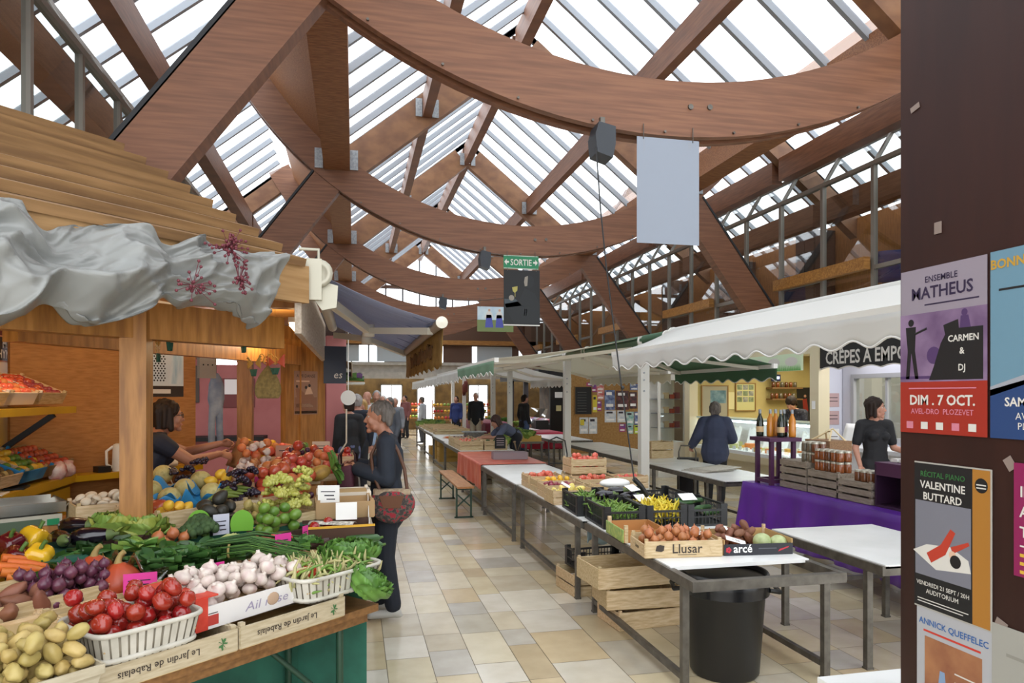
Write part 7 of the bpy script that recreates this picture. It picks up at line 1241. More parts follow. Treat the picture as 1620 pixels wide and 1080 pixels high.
for k in range(12): b = MB(); b.lathe([(0, 0), (.035, 0), (.037, .1), (.02, .11), (0, .11)], 10); o = b.build('jar', [JG[k % 3], LID][0]); tag(o, 'small jar on the brown wall shelves', 'jar', 'jars on the cheese shop shelves'); o.location = (8.36 + .1 * (k % 6) + (.03 if k > 5 else 0), 12.86, 1.62 if k < 6 else 1.85)
b = MB(); b.box(0, 0, 0, .2, .03, .14); b.box(.03, -.002, .05, .17, 0, .1, 1); tag(b.build('small_screen', [mat('navy screen', '1a2550', .3), mat('lit digits', 'cfe0ff', emit=2)]), 'small lit navy screen above the wall shelves', 'screen').location = (8.32, 12.8, 1.97)
lamp('shop_light', 'AREA', (8.2, 11, 2.45), 50, (1, .93, .72), 1.6, (0, 0, 0), 2.6)
t = thing('ceiling_lamp', 'flush lit panel in the cheese shop ceiling', 'lamp', (8.2, 11, 2.49)); b = MB(); b.box(-.8, -1.3, -.02, .8, 1.3, 0); b.build('housing', WHITEP, t)
t = thing('display_fridge', 'white framed glass display fridge left of the cheese shop', 'fridge', (0, 0, 0)); b = MB(); b.box(6.1, 13.4, 0, 6.72, 14.0, .72); b.box(6.1, 13.4, 2.0, 6.72, 14.0, 2.15)
for x, y in ((6.1, 13.4), (6.67, 13.4), (6.1, 13.95), (6.67, 13.95)): b.box(x, y, .72, x + .05, y + .05, 2.0)
b.box(6.15, 13.93, .72, 6.67, 13.95, 2.0); b.build('cabinet', WHITEP, t); b = MB(); b.add([(6.15, 13.41, .72), (6.67, 13.41, .72), (6.67, 13.41, 2.0), (6.15, 13.41, 2.0)], [(0, 1, 2, 3)]); b.build('door_glass', CLEAR, t)
for z in (1.0, 1.3, 1.6): 
    b = MB(); b.box(6.16, 13.5, z, 6.66, 13.92, z + .015); b.build('shelf', GALV, t)
    for k in range(4): b = MB(); b.box(-.05, -.05, 0, .05, .05, .09 + .04 * (k % 2)); o = b.build('packet', [WHITE, LBL, PRED, LBR][k]); tag(o, 'packet on the shelves of the glass display fridge', 'packet', 'packets in the fridge'); o.location = (6.24 + .12 * k, 13.6, z + .0155)
# ---- crêpe shop ----
mb = MB(); mb.box(7.0, 5.4, 0, 7.06, 8.98, 1.1); mb.box(7.0, 5.4, 1.95, 7.06, 8.98, 2.6); mb.box(7.0, 8.75, 1.1, 7.06, 8.98, 1.95); mb.box(7.0, 5.4, 1.1, 7.06, 6.9, 1.95); struct(mb, 'wall_crepe', LW, 'pale lilac front wall of the crêpe shop round a serving window', 'wall')
mb = MB(); mb.add([(7.03, 6.9, 1.1), (7.03, 8.75, 1.1), (7.03, 8.75, 1.95), (7.03, 6.9, 1.95)], [(0, 1, 2, 3)]); g = struct(mb, win(), CLEAR, 'serving window of the crêpe shop behind the woman in black', 'window'); mb = MB()
for q in ((6.98, 6.86, 1.06, 7.08, 8.79, 1.12), (6.98, 6.86, 1.93, 7.08, 8.79, 1.99), (6.98, 6.86, 1.12, 7.08, 6.92, 1.93), (6.98, 8.73, 1.12, 7.08, 8.79, 1.93), (7.0, 8.1, 1.12, 7.06, 8.14, 1.93)): mb.box(*q)
mb.build('window_frame', mat('grey window frame', 'a3a3a6', .5), g)
mb = MB(); mb.box(8.6, 5.4, 0, 8.66, 9.0, 2.6); struct(mb, 'wall_crepe_back', mat('dim olive kitchen wall', '6a6238', .7, c2='7d7448', scale=3), 'dim olive kitchen wall behind the serving window', 'wall')
t = thing('kitchen_rack', 'dark kitchen rack behind the serving window', 'rack', (8.3, 7.2, 0)); b = MB()
for k in range(4): b.box(0, 0, .9 + .3 * k, .28, 1.3, .93 + .3 * k)
b.build('shelf', BLACK, t)
for y in (0, 1.27): b = MB(); b.box(0, y, 0, .28, y + .03, 2.1); b.build('upright', BLACK, t)
lamp('kitchen_light', 'POINT', (7.7, 7.6, 2.3), 22, (1, .9, .6), .15)
t = thing('shop_sign', 'black scalloped sign reading CRÊPES À EMPORTER', 'sign', (0, 0, 0)); b = MB(); prof = [(8.86, 2.08)] + [(8.86 - .05 * k, 2.055 + .035 * abs(math.sin(k * .39))) for k in range(1, 56)] + [(6.1, 2.08), (6.1, 2.48), (8.86, 2.48)]; b.prism([(-y, z) for y, z in prof], 0, .03, 0, frame((6.55, 0, 0), (0, -1, 0), (0, 0, 1))); b.build('board', INK, t)
b = MB(); b.text('CRÊPES À EMPORTER', .25, frame((6.516, 8.72, 2.13), (0, -1, 0), (0, 0, 1)), 0, align='LEFT', bold=.02, xs=.85); b.build('lettering', PW, t)
b = MB(); b.tube([(6.53, 8.86 - .05 * k, 2.055 + .035 * abs(math.sin(k * .39))) for k in range(0, 56)], .012, 6); b.build('white_edge', PW, t)
t = thing('serving_counter', 'white serving counter of the crêpe shop', 'counter', (0, 0, 0)); b = MB(); b.box(6.5, 5.6, 0, 6.98, 8.7, .95); b.box(6.44, 5.6, .95, 6.99, 8.72, 1.0); b.build('body', mat('white counter', 'dfe0e4', .4), t)
for i, (z, h, lb) in enumerate(((1.62, .2, 'pink framed notice on the side wall of the crêpe shop, upper'), (1.36, .2, 'pink framed notice on the side wall of the crêpe shop, lower'), (1.05, .3, 'white notice on the side wall of the crêpe shop'))): M, w_, h_ = onY(6.72, 6.95, z - h / 2, z + h / 2, 8.995); card('notice', lb, M, w_, h_, mat('dusty pink card', 'b79a98', .6) if i < 2 else WHITE, cat='notice', parts=[(-.09, .03, .09, .04, 1), (-.09, -.02, .09, -.01, 1)])
card('socket_box', 'small white switch on the cream pillar', frame((6.49, 8.95, 1.55), (0, -1, 0), (0, 0, 1)), .08, .12, WHITE, cat='switch')
lamp('crepe_light', 'AREA', (6.75, 7.6, 2.48), 14, (.95, .95, 1), .3, (0, 0, 0), 2.0)
b = MB(); b.grid(lambda u, v: (.1 * v, -.15 + .3 * u, .3 * v), 4, 4, th=.01); tag(b.build('paper_cone_stack', WHITE), 'white leaning menu board on the serving counter', 'board').matrix_world = TR(6.55, 8.3, 1.001)
# ---- notice kiosk ----
CORK = mat('cork board', 'a8824c', .8, c2='96703c', scale=20); mb = MB(); mb.box(6.0, 19.3, 0, 8.9, 19.4, 2.45); struct(mb, 'wall_kiosk', CORK, 'brown cork notice wall covered with posters', 'wall')
mb = MB(); mb.box(5.9, 19.2, 0, 6.02, 19.45, 2.5); struct(mb, 'trim_4', WHITEP, 'white corner post of the notice wall', 'post')
PC = [mat('notice navy', '2f3f72', .5, c2='8fa0c0', scale=8), mat('notice black', '231f22', .5, c2='6d3a3a', scale=9), mat('notice white', 'dcdcd8', .5, c2='b9c4cc', scale=10), mat('notice pink', 'c2557e', .5), mat('notice yellow', 'd2c23c', .5), mat('notice teal', '5fa09a', .5, c2='c9d6cc', scale=8), mat('notice red', 'b83a34', .5, c2='d9b0a8', scale=7), mat('notice lime', 'b9cf3f', .5), mat('notice violet', '5a3f8a', .5, c2='b04a6a', scale=6)]
CN = ['navy', 'black', 'white', 'pink', 'yellow', 'teal', 'red', 'lime', 'violet']
i = 0
for (x0, y0, x1, y1, c) in ((957, 617, 973, 648, 0), (975, 618, 995, 648, 1), (996, 620, 1008, 646, 1), (957, 649, 975, 668, 2), (977, 649, 990, 668, 2), (991, 651, 1003, 672, 5), (1004, 651, 1012, 673, 0), (944, 606, 956, 618, 6), (938, 625, 945, 652, 4), (945, 634, 952, 650, 8), (945, 618, 956, 632, 6), (1014, 618, 1030, 650, 7), (1028, 660, 1040, 680, 6), (917, 660, 931, 686, 2), (932, 660, 945, 686, 2), (980, 670, 990, 683, 8), (993, 672, 1002, 686, 5), (1004, 672, 1012, 686, 7), (928, 605, 945, 620, 8), (997, 607, 1010, 617, 0)):
    a, b_ = atY(x0, y1, 19.27), atY(x1, y0, 19.27); M, w_, h_ = onY(a.x, b_.x, a.z, b_.z, 19.29 - .001 * (i % 3)); i += 1
    card('notice', f'{CN[c]} poster on the cork notice wall, {["top left", "top middle", "top right", "middle left", "centre", "middle right", "far right", "upper left corner", "narrow one by the blackboard", "small one by the blackboard", "upper one by the blackboard", "right-hand end", "right-hand lower end", "lower left, first", "lower left, second", "bottom centre", "bottom right", "bottom far right", "top left corner", "top right corner"][i - 1]}', M, w_, h_, PC[c], cat='poster', parts=[(-w_ * .35, -h_ * .35, w_ * .35, -h_ * .2, 3), (-w_ * .35, h_ * .25, w_ * .2, h_ * .4, 3 if c in (0, 1, 6, 8) else 1)])
card('yellow_disc', 'round yellow sticker on the lower left notice', atY and frame(atY(921, 668, 19.25), (1, 0, 0), (0, 0, 1)), .12, .16, PC[4], cat='sticker')
a, b_ = atY(910, 655, 19.26), atY(936, 612, 19.26); M, w_, h_ = onY(a.x, b_.x, a.z, b_.z, 19.28); poster('blackboard', 'tall blackboard leaning at the left of the notice wall', M, w_, h_, mat('blackboard', '1b1c1d', .7), [mat('chalk dust', '6d6d6a', .9)], lambda b: [R4(b, -w_ * .35, -h_ * .4 + h_ * .1 * k, w_ * .2, -h_ * .4 + h_ * .1 * k + .008, 1) for k in range(8)], 'blackboard', GOLD)
t = thing('bar_table', 'tall thin black table in front of the notice wall', 'table', (*atz(968, 700, .25)[:2], 0)); b = MB(); b.box(-.55, -.3, 1.02, .55, .3, 1.05); b.build('tabletop', BLACK, t); b = MB(); b.tube([(0, 0, .02), (0, 0, 1.02)], .035, 10); b.lathe([(0, 0), (.25, 0), (.25, .02), (0, .02)], 16); b.build('pedestal', BLACK, t)
# ---- dark shop with florist ----
BLK = mat('black shop paint', '1a1b1d', .5); mb = MB(); mb.box(5.95, 21.0, 0, 6.5, 21.1, 2.5); struct(mb, 'wall_dark_shop', BLK, 'black end panel of the dark shop', 'wall'); mb = MB(); mb.box(5.6, 21.1, 2.2, 8, 27, 2.5); struct(mb, 'trim_5', BLK, 'black fascia of the dark shop', 'fascia')
mb = MB(); mb.box(7.2, 21.1, 0, 7.3, 27, 2.5); struct(mb, 'wall_dark_shop_back', mat('dark brown shop wall', '33261e', .7, c2='54402c', scale=4), 'dark back wall of the dark shop', 'wall')
for i, (y, lb) in enumerate(((23.0, 'black post of the dark shop, nearer one'), (25.2, 'black post of the dark shop, farther one'))): mb = MB(); mb.box(5.6, y, 0, 5.75, y + .15, 2.3); struct(mb, f'trim_{6 + i}', BLK, lb, 'post')
for (x0, y0, x1, y1, lb, c) in ((878, 620, 890, 629, 'white notice high on the black end panel', 2), (880, 641, 888, 650, 'cream notice low on the black end panel', 4)): a, b_ = atY(x0, y1, 20.97), atY(x1, y0, 20.97); M, w_, h_ = onY(a.x, b_.x, a.z, b_.z, 20.98); card('notice', lb, M, w_, h_, WHITE if c == 2 else mat('cream card', 'd8cf9a', .6), cat='notice')
t = thing('deli_counter', 'lit glass deli counter of the dark shop', 'counter', (5.8, 21.3, 0)); b = MB(); b.box(0, 0, 0, .7, 3.4, .75); b.build('base', STEEL, t); b = MB(); b.box(.05, .05, .75, .68, 3.35, .8); b.build('deck', mat('white enamel', 'e9ebec', .3), t); b = MB(); b.add([(0, 0, .75), (0, 3.4, .75), (.15, 3.4, 1.25), (.15, 0, 1.25)], [(0, 1, 2, 3)]); b.build('front_glass', MATS['counter glass'], t)
for k in range(18): b = MB(); lump(.1, .12, .06, .2, 2, k, mb=b); o = b.build('deli_meat', [P('pink meat', 'b8626a', .5), P('violet tray', 'b09ac4', .5), P('white dish', 'd8d4d0', .4)][k % 3]); tag(o, 'piece of meat or dish in the deli counter', 'food', 'food in the deli counter'); o.location = (6.0 + .2 * (k % 2), 21.5 + .18 * k, .85)  # dishes take flat pink
lamp('deli_light', 'AREA', (6.2, 23, 2.1), 25, (1, .85, .9), .5, (0, 0, 0), 3)
for k, (x, z) in enumerate(((5.75, .3), (5.85, .62), (5.72, .95))): b = MB(); b.box(-.2, -.15, 0, .2, .15, .3); tag(b.build('striped_box', [BLACK, WHITE]), ['lowest black and white box stacked by the black panel', 'middle black and white box stacked by the black panel', 'top black and white box stacked by the black panel'][k], 'box').location = (x - .15, 20.7, .31 * k)
# flowers and fruit racks far back
for i, (x, y, r, m, lb) in enumerate(((5.2, 25.4, .45, m_let2, 'large green plant beside the far flower stall'), (5.6, 24.3, .35, m_let, 'yellow green plant beside the far flower stall'), (4.9, 26.6, .4, m_spin, 'dark green plant at the back of the flower stall'))):
    t = thing('potted_plant', lb, 'plant', (x, y, 0)); b = MB(); b.lathe([(.12, 0), (.17, .5), (.15, .5), (.1, .02), (0, .02)], 14); b.build('pot', mat('terracotta', 'a05f3f', .8), t); mb = MB(); leafy(r, r * 2.2, 40, 70 + i, .3, .3, (0,), 1.1, mb, (0, 0, .45)); mb.build('foliage', m, t)
FR_ = [P('far orange fruit', 'd87a2c', .5), P('far red fruit', 'b5302a', .5), P('far yellow fruit', 'dcb03c', .5), P('far green fruit', '7a9a3c', .5)]
for i, (x, y, lb) in enumerate(((3.5, 27.3, 'fruit rack with red and orange heaps right of the far door'), (4.9, 27.8, 'wide fruit rack with orange heaps near the far entrance'), (2.4, 29.4, 'fruit rack under the mezzanine beside the far door'))):
    t = thing('fruit_rack', lb, 'rack', (x, y, 0))
    for k in range(3): b = MB(); b.box(-.5, -.18 + .2 * k, .7 + .25 * k, .5, .1 + .2 * k, .74 + .25 * k); b.build('shelf', PINE, t)
    for sx in (-.48, .45): b = MB(); b.box(sx, -.15, 0, sx + .03, .5, .7); b.box(sx, .45, .7, sx + .03, .5, 1.5); b.build('upright', PINE, t)
    for k in range(3):
        for j in range(7): b = MB(); b.ell((0, 0, 0), .06, 8, 6); o = b.build('fruit', FR_[(i + k + j // 3) % 4]); tag(o, f'fruit heaped on the {lb[:40]}', 'fruit', f'fruits on far rack {["by the door", "near the entrance", "under the mezzanine"][i]}'); o.location = (x - .42 + .14 * j, y - .06 + .2 * k, .8 + .25 * k)
b = MB()
for k in range(14): lump(.035, .035, .16, .2, 2, k, 8, 6, mb=b, c=(.07 * math.sin(k * 2.3), .07 * math.cos(k * 2.3), -.12 * (k % 3)))
tag(b.build('dried_peppers', mat('dried pepper red', '6a2c20', .6)), 'string of dried peppers hanging at the far fruit stall', 'peppers').location = (3.9, 25.0, 2.05)
# ---- left side beyond the hut: pink bar ----
PINK = mat('salmon pink wall', 'b5706c', .7, c2='a8625f', scale=2); mb = MB(); mb.box(-4.3, 11.5, 0, -.42, 11.56, 2.62); struct(mb, 'wall_pink', PINK, 'salmon pink wall of the bar behind the hut', 'wall'); mb = MB(); mb.box(-.42, 11.3, 0, -.12, 11.6, 2.62); struct(mb, 'trim_8', mat('pink column paint', 'bf7a78', .6), 'pink column at the aisle beside the bar', 'column')
t = thing('bar_counter', 'dark bar counter on a pink base behind the hut', 'counter', (0, 0, 0)); b = MB(); b.box(-2.35, 10.9, 1.02, -1.3, 11.4, 1.08); b.build('top', DARK, t); b = MB(); b.box(-2.3, 11.0, 0, -1.6, 11.4, 1.02); b.build('base', PINK, t)
M, w_, h_ = onY(-1.98, -1.5, 1.5, 1.95, 11.48); poster('menu_board', 'white and maroon board hung on the pink wall', M, w_, h_, mat('maroon board', '6f2f2c', .6), [WHITE], lambda b: R4(b, -.2, -.02, .2, .21, 1), 'board')
M, w_, h_ = onY(-2.66, -2.32, 1.6, 2.12, 11.48); poster('framed_picture', 'dark framed picture of a lane on the pink wall', M, w_, h_, mat('painting dark', '57493a', .6), [mat('painting yellow', 'b59a52', .6), mat('painting brown', '3a2c20', .6)], lambda b: (R4(b, -.1, -.16, .1, .12, 1), disc(b, 0, .0, .05, 2), R4(b, -.1, -.2, .1, -.1, 2, .002)), 'picture', mat('dark grey frame', '4a4038', .5))
t = thing('fluorescent_lamp', 'cool white strip lamp above the bar behind the hut', 'lamp', atd(358, 573, 9.6)); b = MB(); b.box(-.3, -.03, 0, .26, .03, .05); b.build('housing', WHITEP, t); b = MB(); b.box(-.22, -.02, -.03, .24, .02, 0); b.build('tube', mat('pinkish lit tube', 'fff0ff', emit=16), t)
mb = MB(); mb.box(-4.3, 8.7, 2.62, -.12, 11.6, 2.68); struct(mb, 'ceiling_bar', mat('dark ceiling', '4a4440', .8), 'dark ceiling over the bar behind the hut', 'ceiling'); b = MB(); b.box(-.01, -.01, .05, .01, .01, 2.62 - t.location.z); b.build('rod', GALV, t)
lamp('bar_lamp', 'POINT', (-1.9, 10.0, 2.1), 22, (1, .9, .92), .15)
def chair(p, rz, lb): 
    t = thing('metal_chair', lb, 'chair', p, rz, 'bar chairs'); b = MB(); b.box(-.2, -.2, .44, .2, .2, .47); b.build('seat', DARK, t)
    for x in (-.18, .18):
        for y in (-.18, .18): b = MB(); b.tube([(x, y, 0), (x, y, .44)], .013, 6); b.build('leg', GALV, t)
    b = MB(); b.tube([(-.18, .18, .44), (-.19, .24, .7), (-.12, .27, .88), (.12, .27, .88), (.19, .24, .7), (.18, .18, .44)], .013, 6); b.build('backrest', GALV, t)
chair((-1.35, 9.6, 0), .4, 'metal bar chair with dark seat behind the hut, nearer the end panel'); chair((-.95, 10.6, 0), 2.0, 'metal bar chair with dark seat by the pink wall')
t = thing('bar_stool', 'grey metal stool standing beside the pink column', 'stool', (-.1, 10.4, 0)); b = MB(); b.box(-.17, -.17, .7, .17, .17, .73); b.build('seat', STEEL, t)
for x in (-1, 1):
    for y in (-1, 1): b = MB(); b.beam((x * .22, y * .22, 0), (x * .15, y * .15, .7), .04, .02); b.build('leg', STEEL, t)
p = atd(342, 640, 7.15); t = thing('hanging_jeans', 'faded denim trousers hanging at the back of the hut', 'trousers', p, .8); b = MB(); lump(.09, .05, .22, .12, 3, 1, mb=b, c=(0, 0, .1)); b.build('upper', mat('faded denim', '7d8ea6', .9, c2='a3b0c0', scale=7), t)
for k in (-1, 1): b = MB(); b.tube([(k * .035, 0, 0), (k * .045, .01, -.2), (k * .05, 0, -.42)], [.04, .034, .036], 10); b.build('leg', MATS['faded denim'], t)
b = MB(); b.tube([(0, 0, .3), (0, 0, .5)], .004, 5); b.build('hook', STEEL, t)
p = atd(327, 577, 6.85); b = MB(); b.box(-.09, -.02, -.13, .09, .02, .13); [b.ell((-.05 + .05 * (k % 3), -.02, .08 - .08 * (k // 3)), .008, 6, 4, 1) for k in range(6)]; tag(b.build('fuse_box', [mat('grey fuse box', '9a968e', .5), DARK]), 'grey fuse box on the edge of the orange wall', 'fuse box').matrix_world = TR(*p, RZ)
p = atd(530, 577, 7.9); poster('shop_sign', 'dark blue sign above the pink column with white letters', frame(p, V(.9, .3, 0), (0, 0, 1)), .26, .42, mat('sign slate blue', '39404e', .5), [PW], lambda b: T(b, 'es', .03, -.15, .12, 1, shear=.2), 'sign')
# left row of stalls further on
awn = thing('brown_awning', 'brown slatted awning of the next stall on the left side', 'awning', (0, 0, 0)); b = MB(); b.grid(lambda u, v: (-.9 + .85 * u, 15.0 + 4.0 * v, 2.62 - .25 * u), 6, 4, th=.02); b.build('canopy', mat('brown awning cloth', '8f7a5e', .8), awn); b = MB(); b.grid(lambda u, v: (-.05 + .01 * math.sin(u * 40), 15.0 + 4.0 * u, 2.36 - .26 * v), 40, 2, th=.004); b.build('valance', MATS['brown awning cloth'], awn); b = MB(); b.box(-1.0, 14.9, 2.0, -.95, 19, 2.7); b.build('batten_frame', PINE, awn)
tier([(-.3, 13.0), (-.3, 22.0), (-1.6, 22.0), (-1.6, 13.0)], .95, 'long counter of the left-hand stalls beyond the pink column', mat('brown counter', '6d5440', .7))
for i, (y, m, lb) in enumerate(((13.6, FR_[0], 'orange produce box on the left-hand counter, nearest'), (14.6, FR_[3], 'green produce box on the left-hand counter'), (16.0, m_let, 'leafy produce box on the left-hand counter'), (18, FR_[1], 'red produce box on the left-hand counter, farthest'))): crate(.5, .6, .12, TR(-.65, y, .95), lb, liner=.9, gap=False)
b = MB(); b.lathe([(0, -.04), (.105, -.04), (.105, .04), (0, .04)], 24, 0, frame(atd(551, 629, 9.9), (1, 0, 0), (0, 0, 1)), sm=False); b.tube([atd(551, 624, 9.9), atd(551, 624, 9.9) + V(0, 0, .93)], .008, 6); tag(b.build('hanging_scale', [WHITEP]), 'round white scale dial hanging near the pink column', 'scale')
b = MB(); b.tube([atd(548, 647, 9.6), atd(548, 700, 9.6), atd(540, 712, 9.6), atd(536, 735, 9.6), atd(536, 815, 9.6)], .012, 6); tag(b.build('white_pipe', mat('cream pipe', 'd6c8b2', .5)), 'bent cream pipe running down beside the pink column', 'pipe')
mb = MB(); leafy(.6, .3, 40, 90, .5, .3, (0, 1), .4, mb); link(mb.mesh('flower_tray', [m_let2, mat('violet flowers', '6d4a7a', .6)]), 'flower_tray', None, 'tray of green and violet flowers hanging over the left-hand stall', 'flowers', None, None, TR(-.25, 17.8, 2.0, 0, .8)); b = MB(); b.box(-.5, -1, 0, .5, 1, .04); b.box(-.3, -.9, 0, -.28, -.88, .56); b.box(-.3, .88, 0, -.28, .9, .56); tag(b.build('flower_shelf', WHITEP), 'white hanging shelf under the flower tray', 'shelf').location = (-.25, 17.8, 1.95)
# ================= people =================
HG = mat('grey hair', '6e665f', .6, c2='504943', scale=12, stretch=(6, 6, 1)); HB = mat('dark brown hair', '2c1e16', .6, c2='1f1510', scale=12, stretch=(6, 6, 1), spec=.25); HS = mat('silver hair', 'a5a29e', .6, c2='86827d', scale=12); HW = mat('white hair', 'd8d4ce', .6); HBL = mat('blond hair', 'b08a50', .5)
NAVY = mat('dark navy cloth', '232a36', .8, c2='1b212c', scale=7); JEAN = mat('dark jeans', '1d212b', .85); BLUEJ = mat('slate blue jacket', '414860', .85, c2='383f56', scale=6); BLKC = mat('black cloth', '1a1a1d', .8); SHOE = mat('grey white shoe', 'b7b3ac', .6); SHOED = mat('dark shoe', '1f1d1d', .5)
# customer at the stall, seen from the side, facing left
j = stand(head=(0, .06, 1.515), neck=(0, .005, 1.375), chest=(0, -.01, 1.19), ls=(-.15, .0, 1.325), rs=(.15, .0, 1.325), le=(-.19, -.01, 1.07), re=(.19, -.02, 1.08), lw=(-.1, .22, 1.14), rw=(.12, .24, 1.15), ld=(.25, .95, .1), rd=(-.3, .9, .1), lf=(0, 1, 0), rf=(.1, 1, 0), lk=(-.09, .01, .47), la=(-.1, -.05, .095), ra=(.1, .06, .095))
cb, CRZ = V(.25, 5.46, 0), PI / 2 - .12
t, J, p = person('woman with short grey hair in a dark jacket holding a maroon bag at the stall', cb, CRZ, 1.66, j, lambda b, p, s: hair_short(b, p, s, .12, 5), HG, SKIN2, garments=[('jacket', NAVY, .022, ['torso', 'hem', 'sleeve', 'bust'], .009), ('trousers', JEAN, .012, ['legs'], .009), ('shoes', SHOE, 0, ['shoes'], .008)], vox=.0052, curl=(1.1, 1.0), palm=((.6, 0, -.6), (-.6, 0, -.6)))
k = 1.66 / 1.65
b = MB(); b.tube([(-.1, .05, 1.37), (-.13, -.02, 1.4), (-.16, -.09, 1.28), (-.2, -.14, 1.15), (-.21, -.16, 1.0)], .013, 6); b.tube([(-.1, .05, 1.37), (-.13, .11, 1.25), (-.2, .09, 1.12), (-.22, .04, 1.0)], .013, 6); b.build('shoulder_strap', mat('brown leather', '5a3a28', .6), t)
def toW(base, rz, q): return Matrix.Translation(base) @ Matrix.Rotation(rz, 4, 'Z') @ V(q)
o = thing('shoulder_bag', 'floral embroidered shoulder bag at the grey-haired woman\'s hip', 'bag', toW(cb, CRZ, (-.215, -.05, .9)), CRZ - PI / 2 + PI / 2); FL = mat('embroidered floral cloth', '3f3836', .9, c2='9c2b38', scale=42, c3='5d5a50', lo=.45, hi=.6)
mb = MB(); mb.ell((0, 0, 0), (.045, .17, .15), 20, 14, 0, lambda q: V(q.x, q.y * (1 - .12 * max(0, q.z)), q.z if q.z < .55 else .55 + (q.z - .55) * .3)); mb.build('body', FL, o); mb = MB(); mb.box(-.03, -.135, .065, .035, .135, .105); mb.build('woven_band', mat('woven cream band', 'b5a288', .9, c2='7d6650', scale=25), o); mb = MB(); mb.prism([(-.09, .06), (.09, .06), (.06, -.03), (-.06, -.03)], -.05, -.038, 0, frame((0, 0, 0), (0, 1, 0), (0, 0, 1))); mb.build('flap', mat('brown suede', '6a4632', .9), o)
o = thing('shopping_bag', 'open maroon shopping bag in the hands of the grey-haired woman', 'bag', toW(cb, CRZ, (.02, .3, .9)), CRZ); MRN = mat('maroon bag cloth', '4a1c2a', .7); mb = MB(); mb.grid(lambda u, v: (.17 * math.copysign(abs(math.cos(u * 6.283)) ** .4, math.cos(u * 6.283)) * (1 - .12 * v), .08 * math.copysign(abs(math.sin(u * 6.283)) ** .4, math.sin(u * 6.283)) * (1 - .3 * v), .27 * v + .008 * math.sin(u * 25) * v), 40, 8, th=.003); mb.box(-.16, -.07, 0, .16, .07, .006); mb.build('body', MRN, o)
for y in (-.06, .06): mb = MB(); mb.tube([(-.08, y, .25), (-.06, y, .34), (0, y * .6, .37), (.06, y, .34), (.08, y, .25)], .008, 6); mb.build('handle', mat('dark maroon handle', '2a1018', .6), o)
# stallholder
SB = V(-1.62, 5.93, 0); SR = -1.15
j = stand(head=(0, .2, 1.5), neck=(0, .13, 1.375), chest=(0, .09, 1.19), waist=(0, .03, 1.02), ls=(-.175, .11, 1.31), rs=(.175, .11, 1.31), le=(-.18, .36, 1.2), re=(.2, .32, 1.16), lw=(-.06, .6, 1.27), rw=(.1, .56, 1.2), ld=(.3, .9, -.1), rd=(-.1, .9, -.3))
def glasses(t, p, s):
    for k in (-1, 1):
        b = MB(); b.tube([p(k * .032 + .02 * math.cos(a * .785), .1, .005 + .017 * math.sin(a * .785)) for a in range(8)], .0025 * s, 5, closed=True); b.tube([p(k * .052, .098, .01), p(k * .078, .03, .012), p(k * .078, -.02, .01)], .0025 * s, 5); b.tube([p(0, .104, .008), p(k * .013, .1, .008)], .0025 * s, 5); b.build('spectacles', BLACK, t)
t, J, p = person('stallholder with brown bob and glasses reaching over the fruit with a paper bag', SB, SR, 1.68, j, hair_bob, HB, SKIN2, garments=[('top', mat('navy sleeveless top', '1f2230', .8), .014, ['torso', 'bust', 'capsleeve'], .009), ('trousers', JEAN, .012, ['legs'], .011), ('shoes', SHOED, 0, ['shoes'], .011)], vox=.0055, curl=(1.0, .7), girth=1.18, palm=((.7, 0, -.5), (-.7, 0, -.5)))
glasses(t, p, 1)
o = thing('paper_bag', 'brown paper bag held open by the stallholder', 'bag', toW(SB, SR, (.02, .7, 1.1)), SR + .2); o.rotation_euler = (-.45, 0, SR + .2); mb = MB(); mb.grid(lambda u, v: (.085 * math.copysign(abs(math.cos(u * 6.283)) ** .5, math.cos(u * 6.283)), .045 * math.copysign(abs(math.sin(u * 6.283)) ** .5, math.sin(u * 6.283)), .24 * v + .006 * math.sin(u * 31 + v * 6)), 36, 10, th=.002); mb.box(-.08, -.04, 0, .08, .04, .004); mb.build('body', MATS['brown kraft paper'], o)
# woman in blue jacket at the cheese counter, from behind
OB = V(5.42, 9.85, 0); OR = -.55
j = stand(head=(0, .09, 1.49), neck=(0, .04, 1.36), ls=(-.17, .02, 1.3), rs=(.17, .02, 1.3), le=(-.27, -.0, 1.07), re=(.26, .06, 1.04), lw=(-.36, .12, .92), rw=(.12, .26, 1.0), ld=(-.2, .5, -.7), rd=(-.5, .8, 0))
t, J, p = person('elderly person with grey hair in a slate blue jacket at the cheese counter', OB, OR, 1.62, j, lambda b, p, s: hair_short(b, p, s, .2, 8, 1.08), HG, SKIN, garments=[('jacket', BLUEJ, .035, ['torso', 'hem', 'sleeve'], .01), ('trousers', BLKC, .012, ['legs'], .01), ('shoes', SHOED, 0, ['shoes'], .009)], vox=.007, curl=(1.2, .6), girth=1.12)
o = thing('shopping_trolley', 'black wheeled shopping trolley beside the person in slate blue', 'trolley', toW(OB, OR, (-.42, .2, 0)), OR); mb = MB(); mb.box(-.16, -.1, .12, .16, .12, .7); mb.build('bag_body', mat('black trolley cloth', '232226', .8), o); mb = MB(); mb.tube([(-.13, -.12, .1), (-.13, -.13, .8), (-.1, -.14, .9), (.1, -.14, .9), (.13, -.13, .8), (.13, -.12, .1)], .012, 8); mb.build('handle', STEEL, o)
for x in (-.17, .17): mb = MB(); mb.lathe([(.02, -.015), (.08, -.015), (.085, 0), (.08, .015), (.02, .015)], 16, 0, frame((x, -.08, .085), (0, 1, 0), (0, 0, 1))); mb.build('wheel', RUBBER, o)
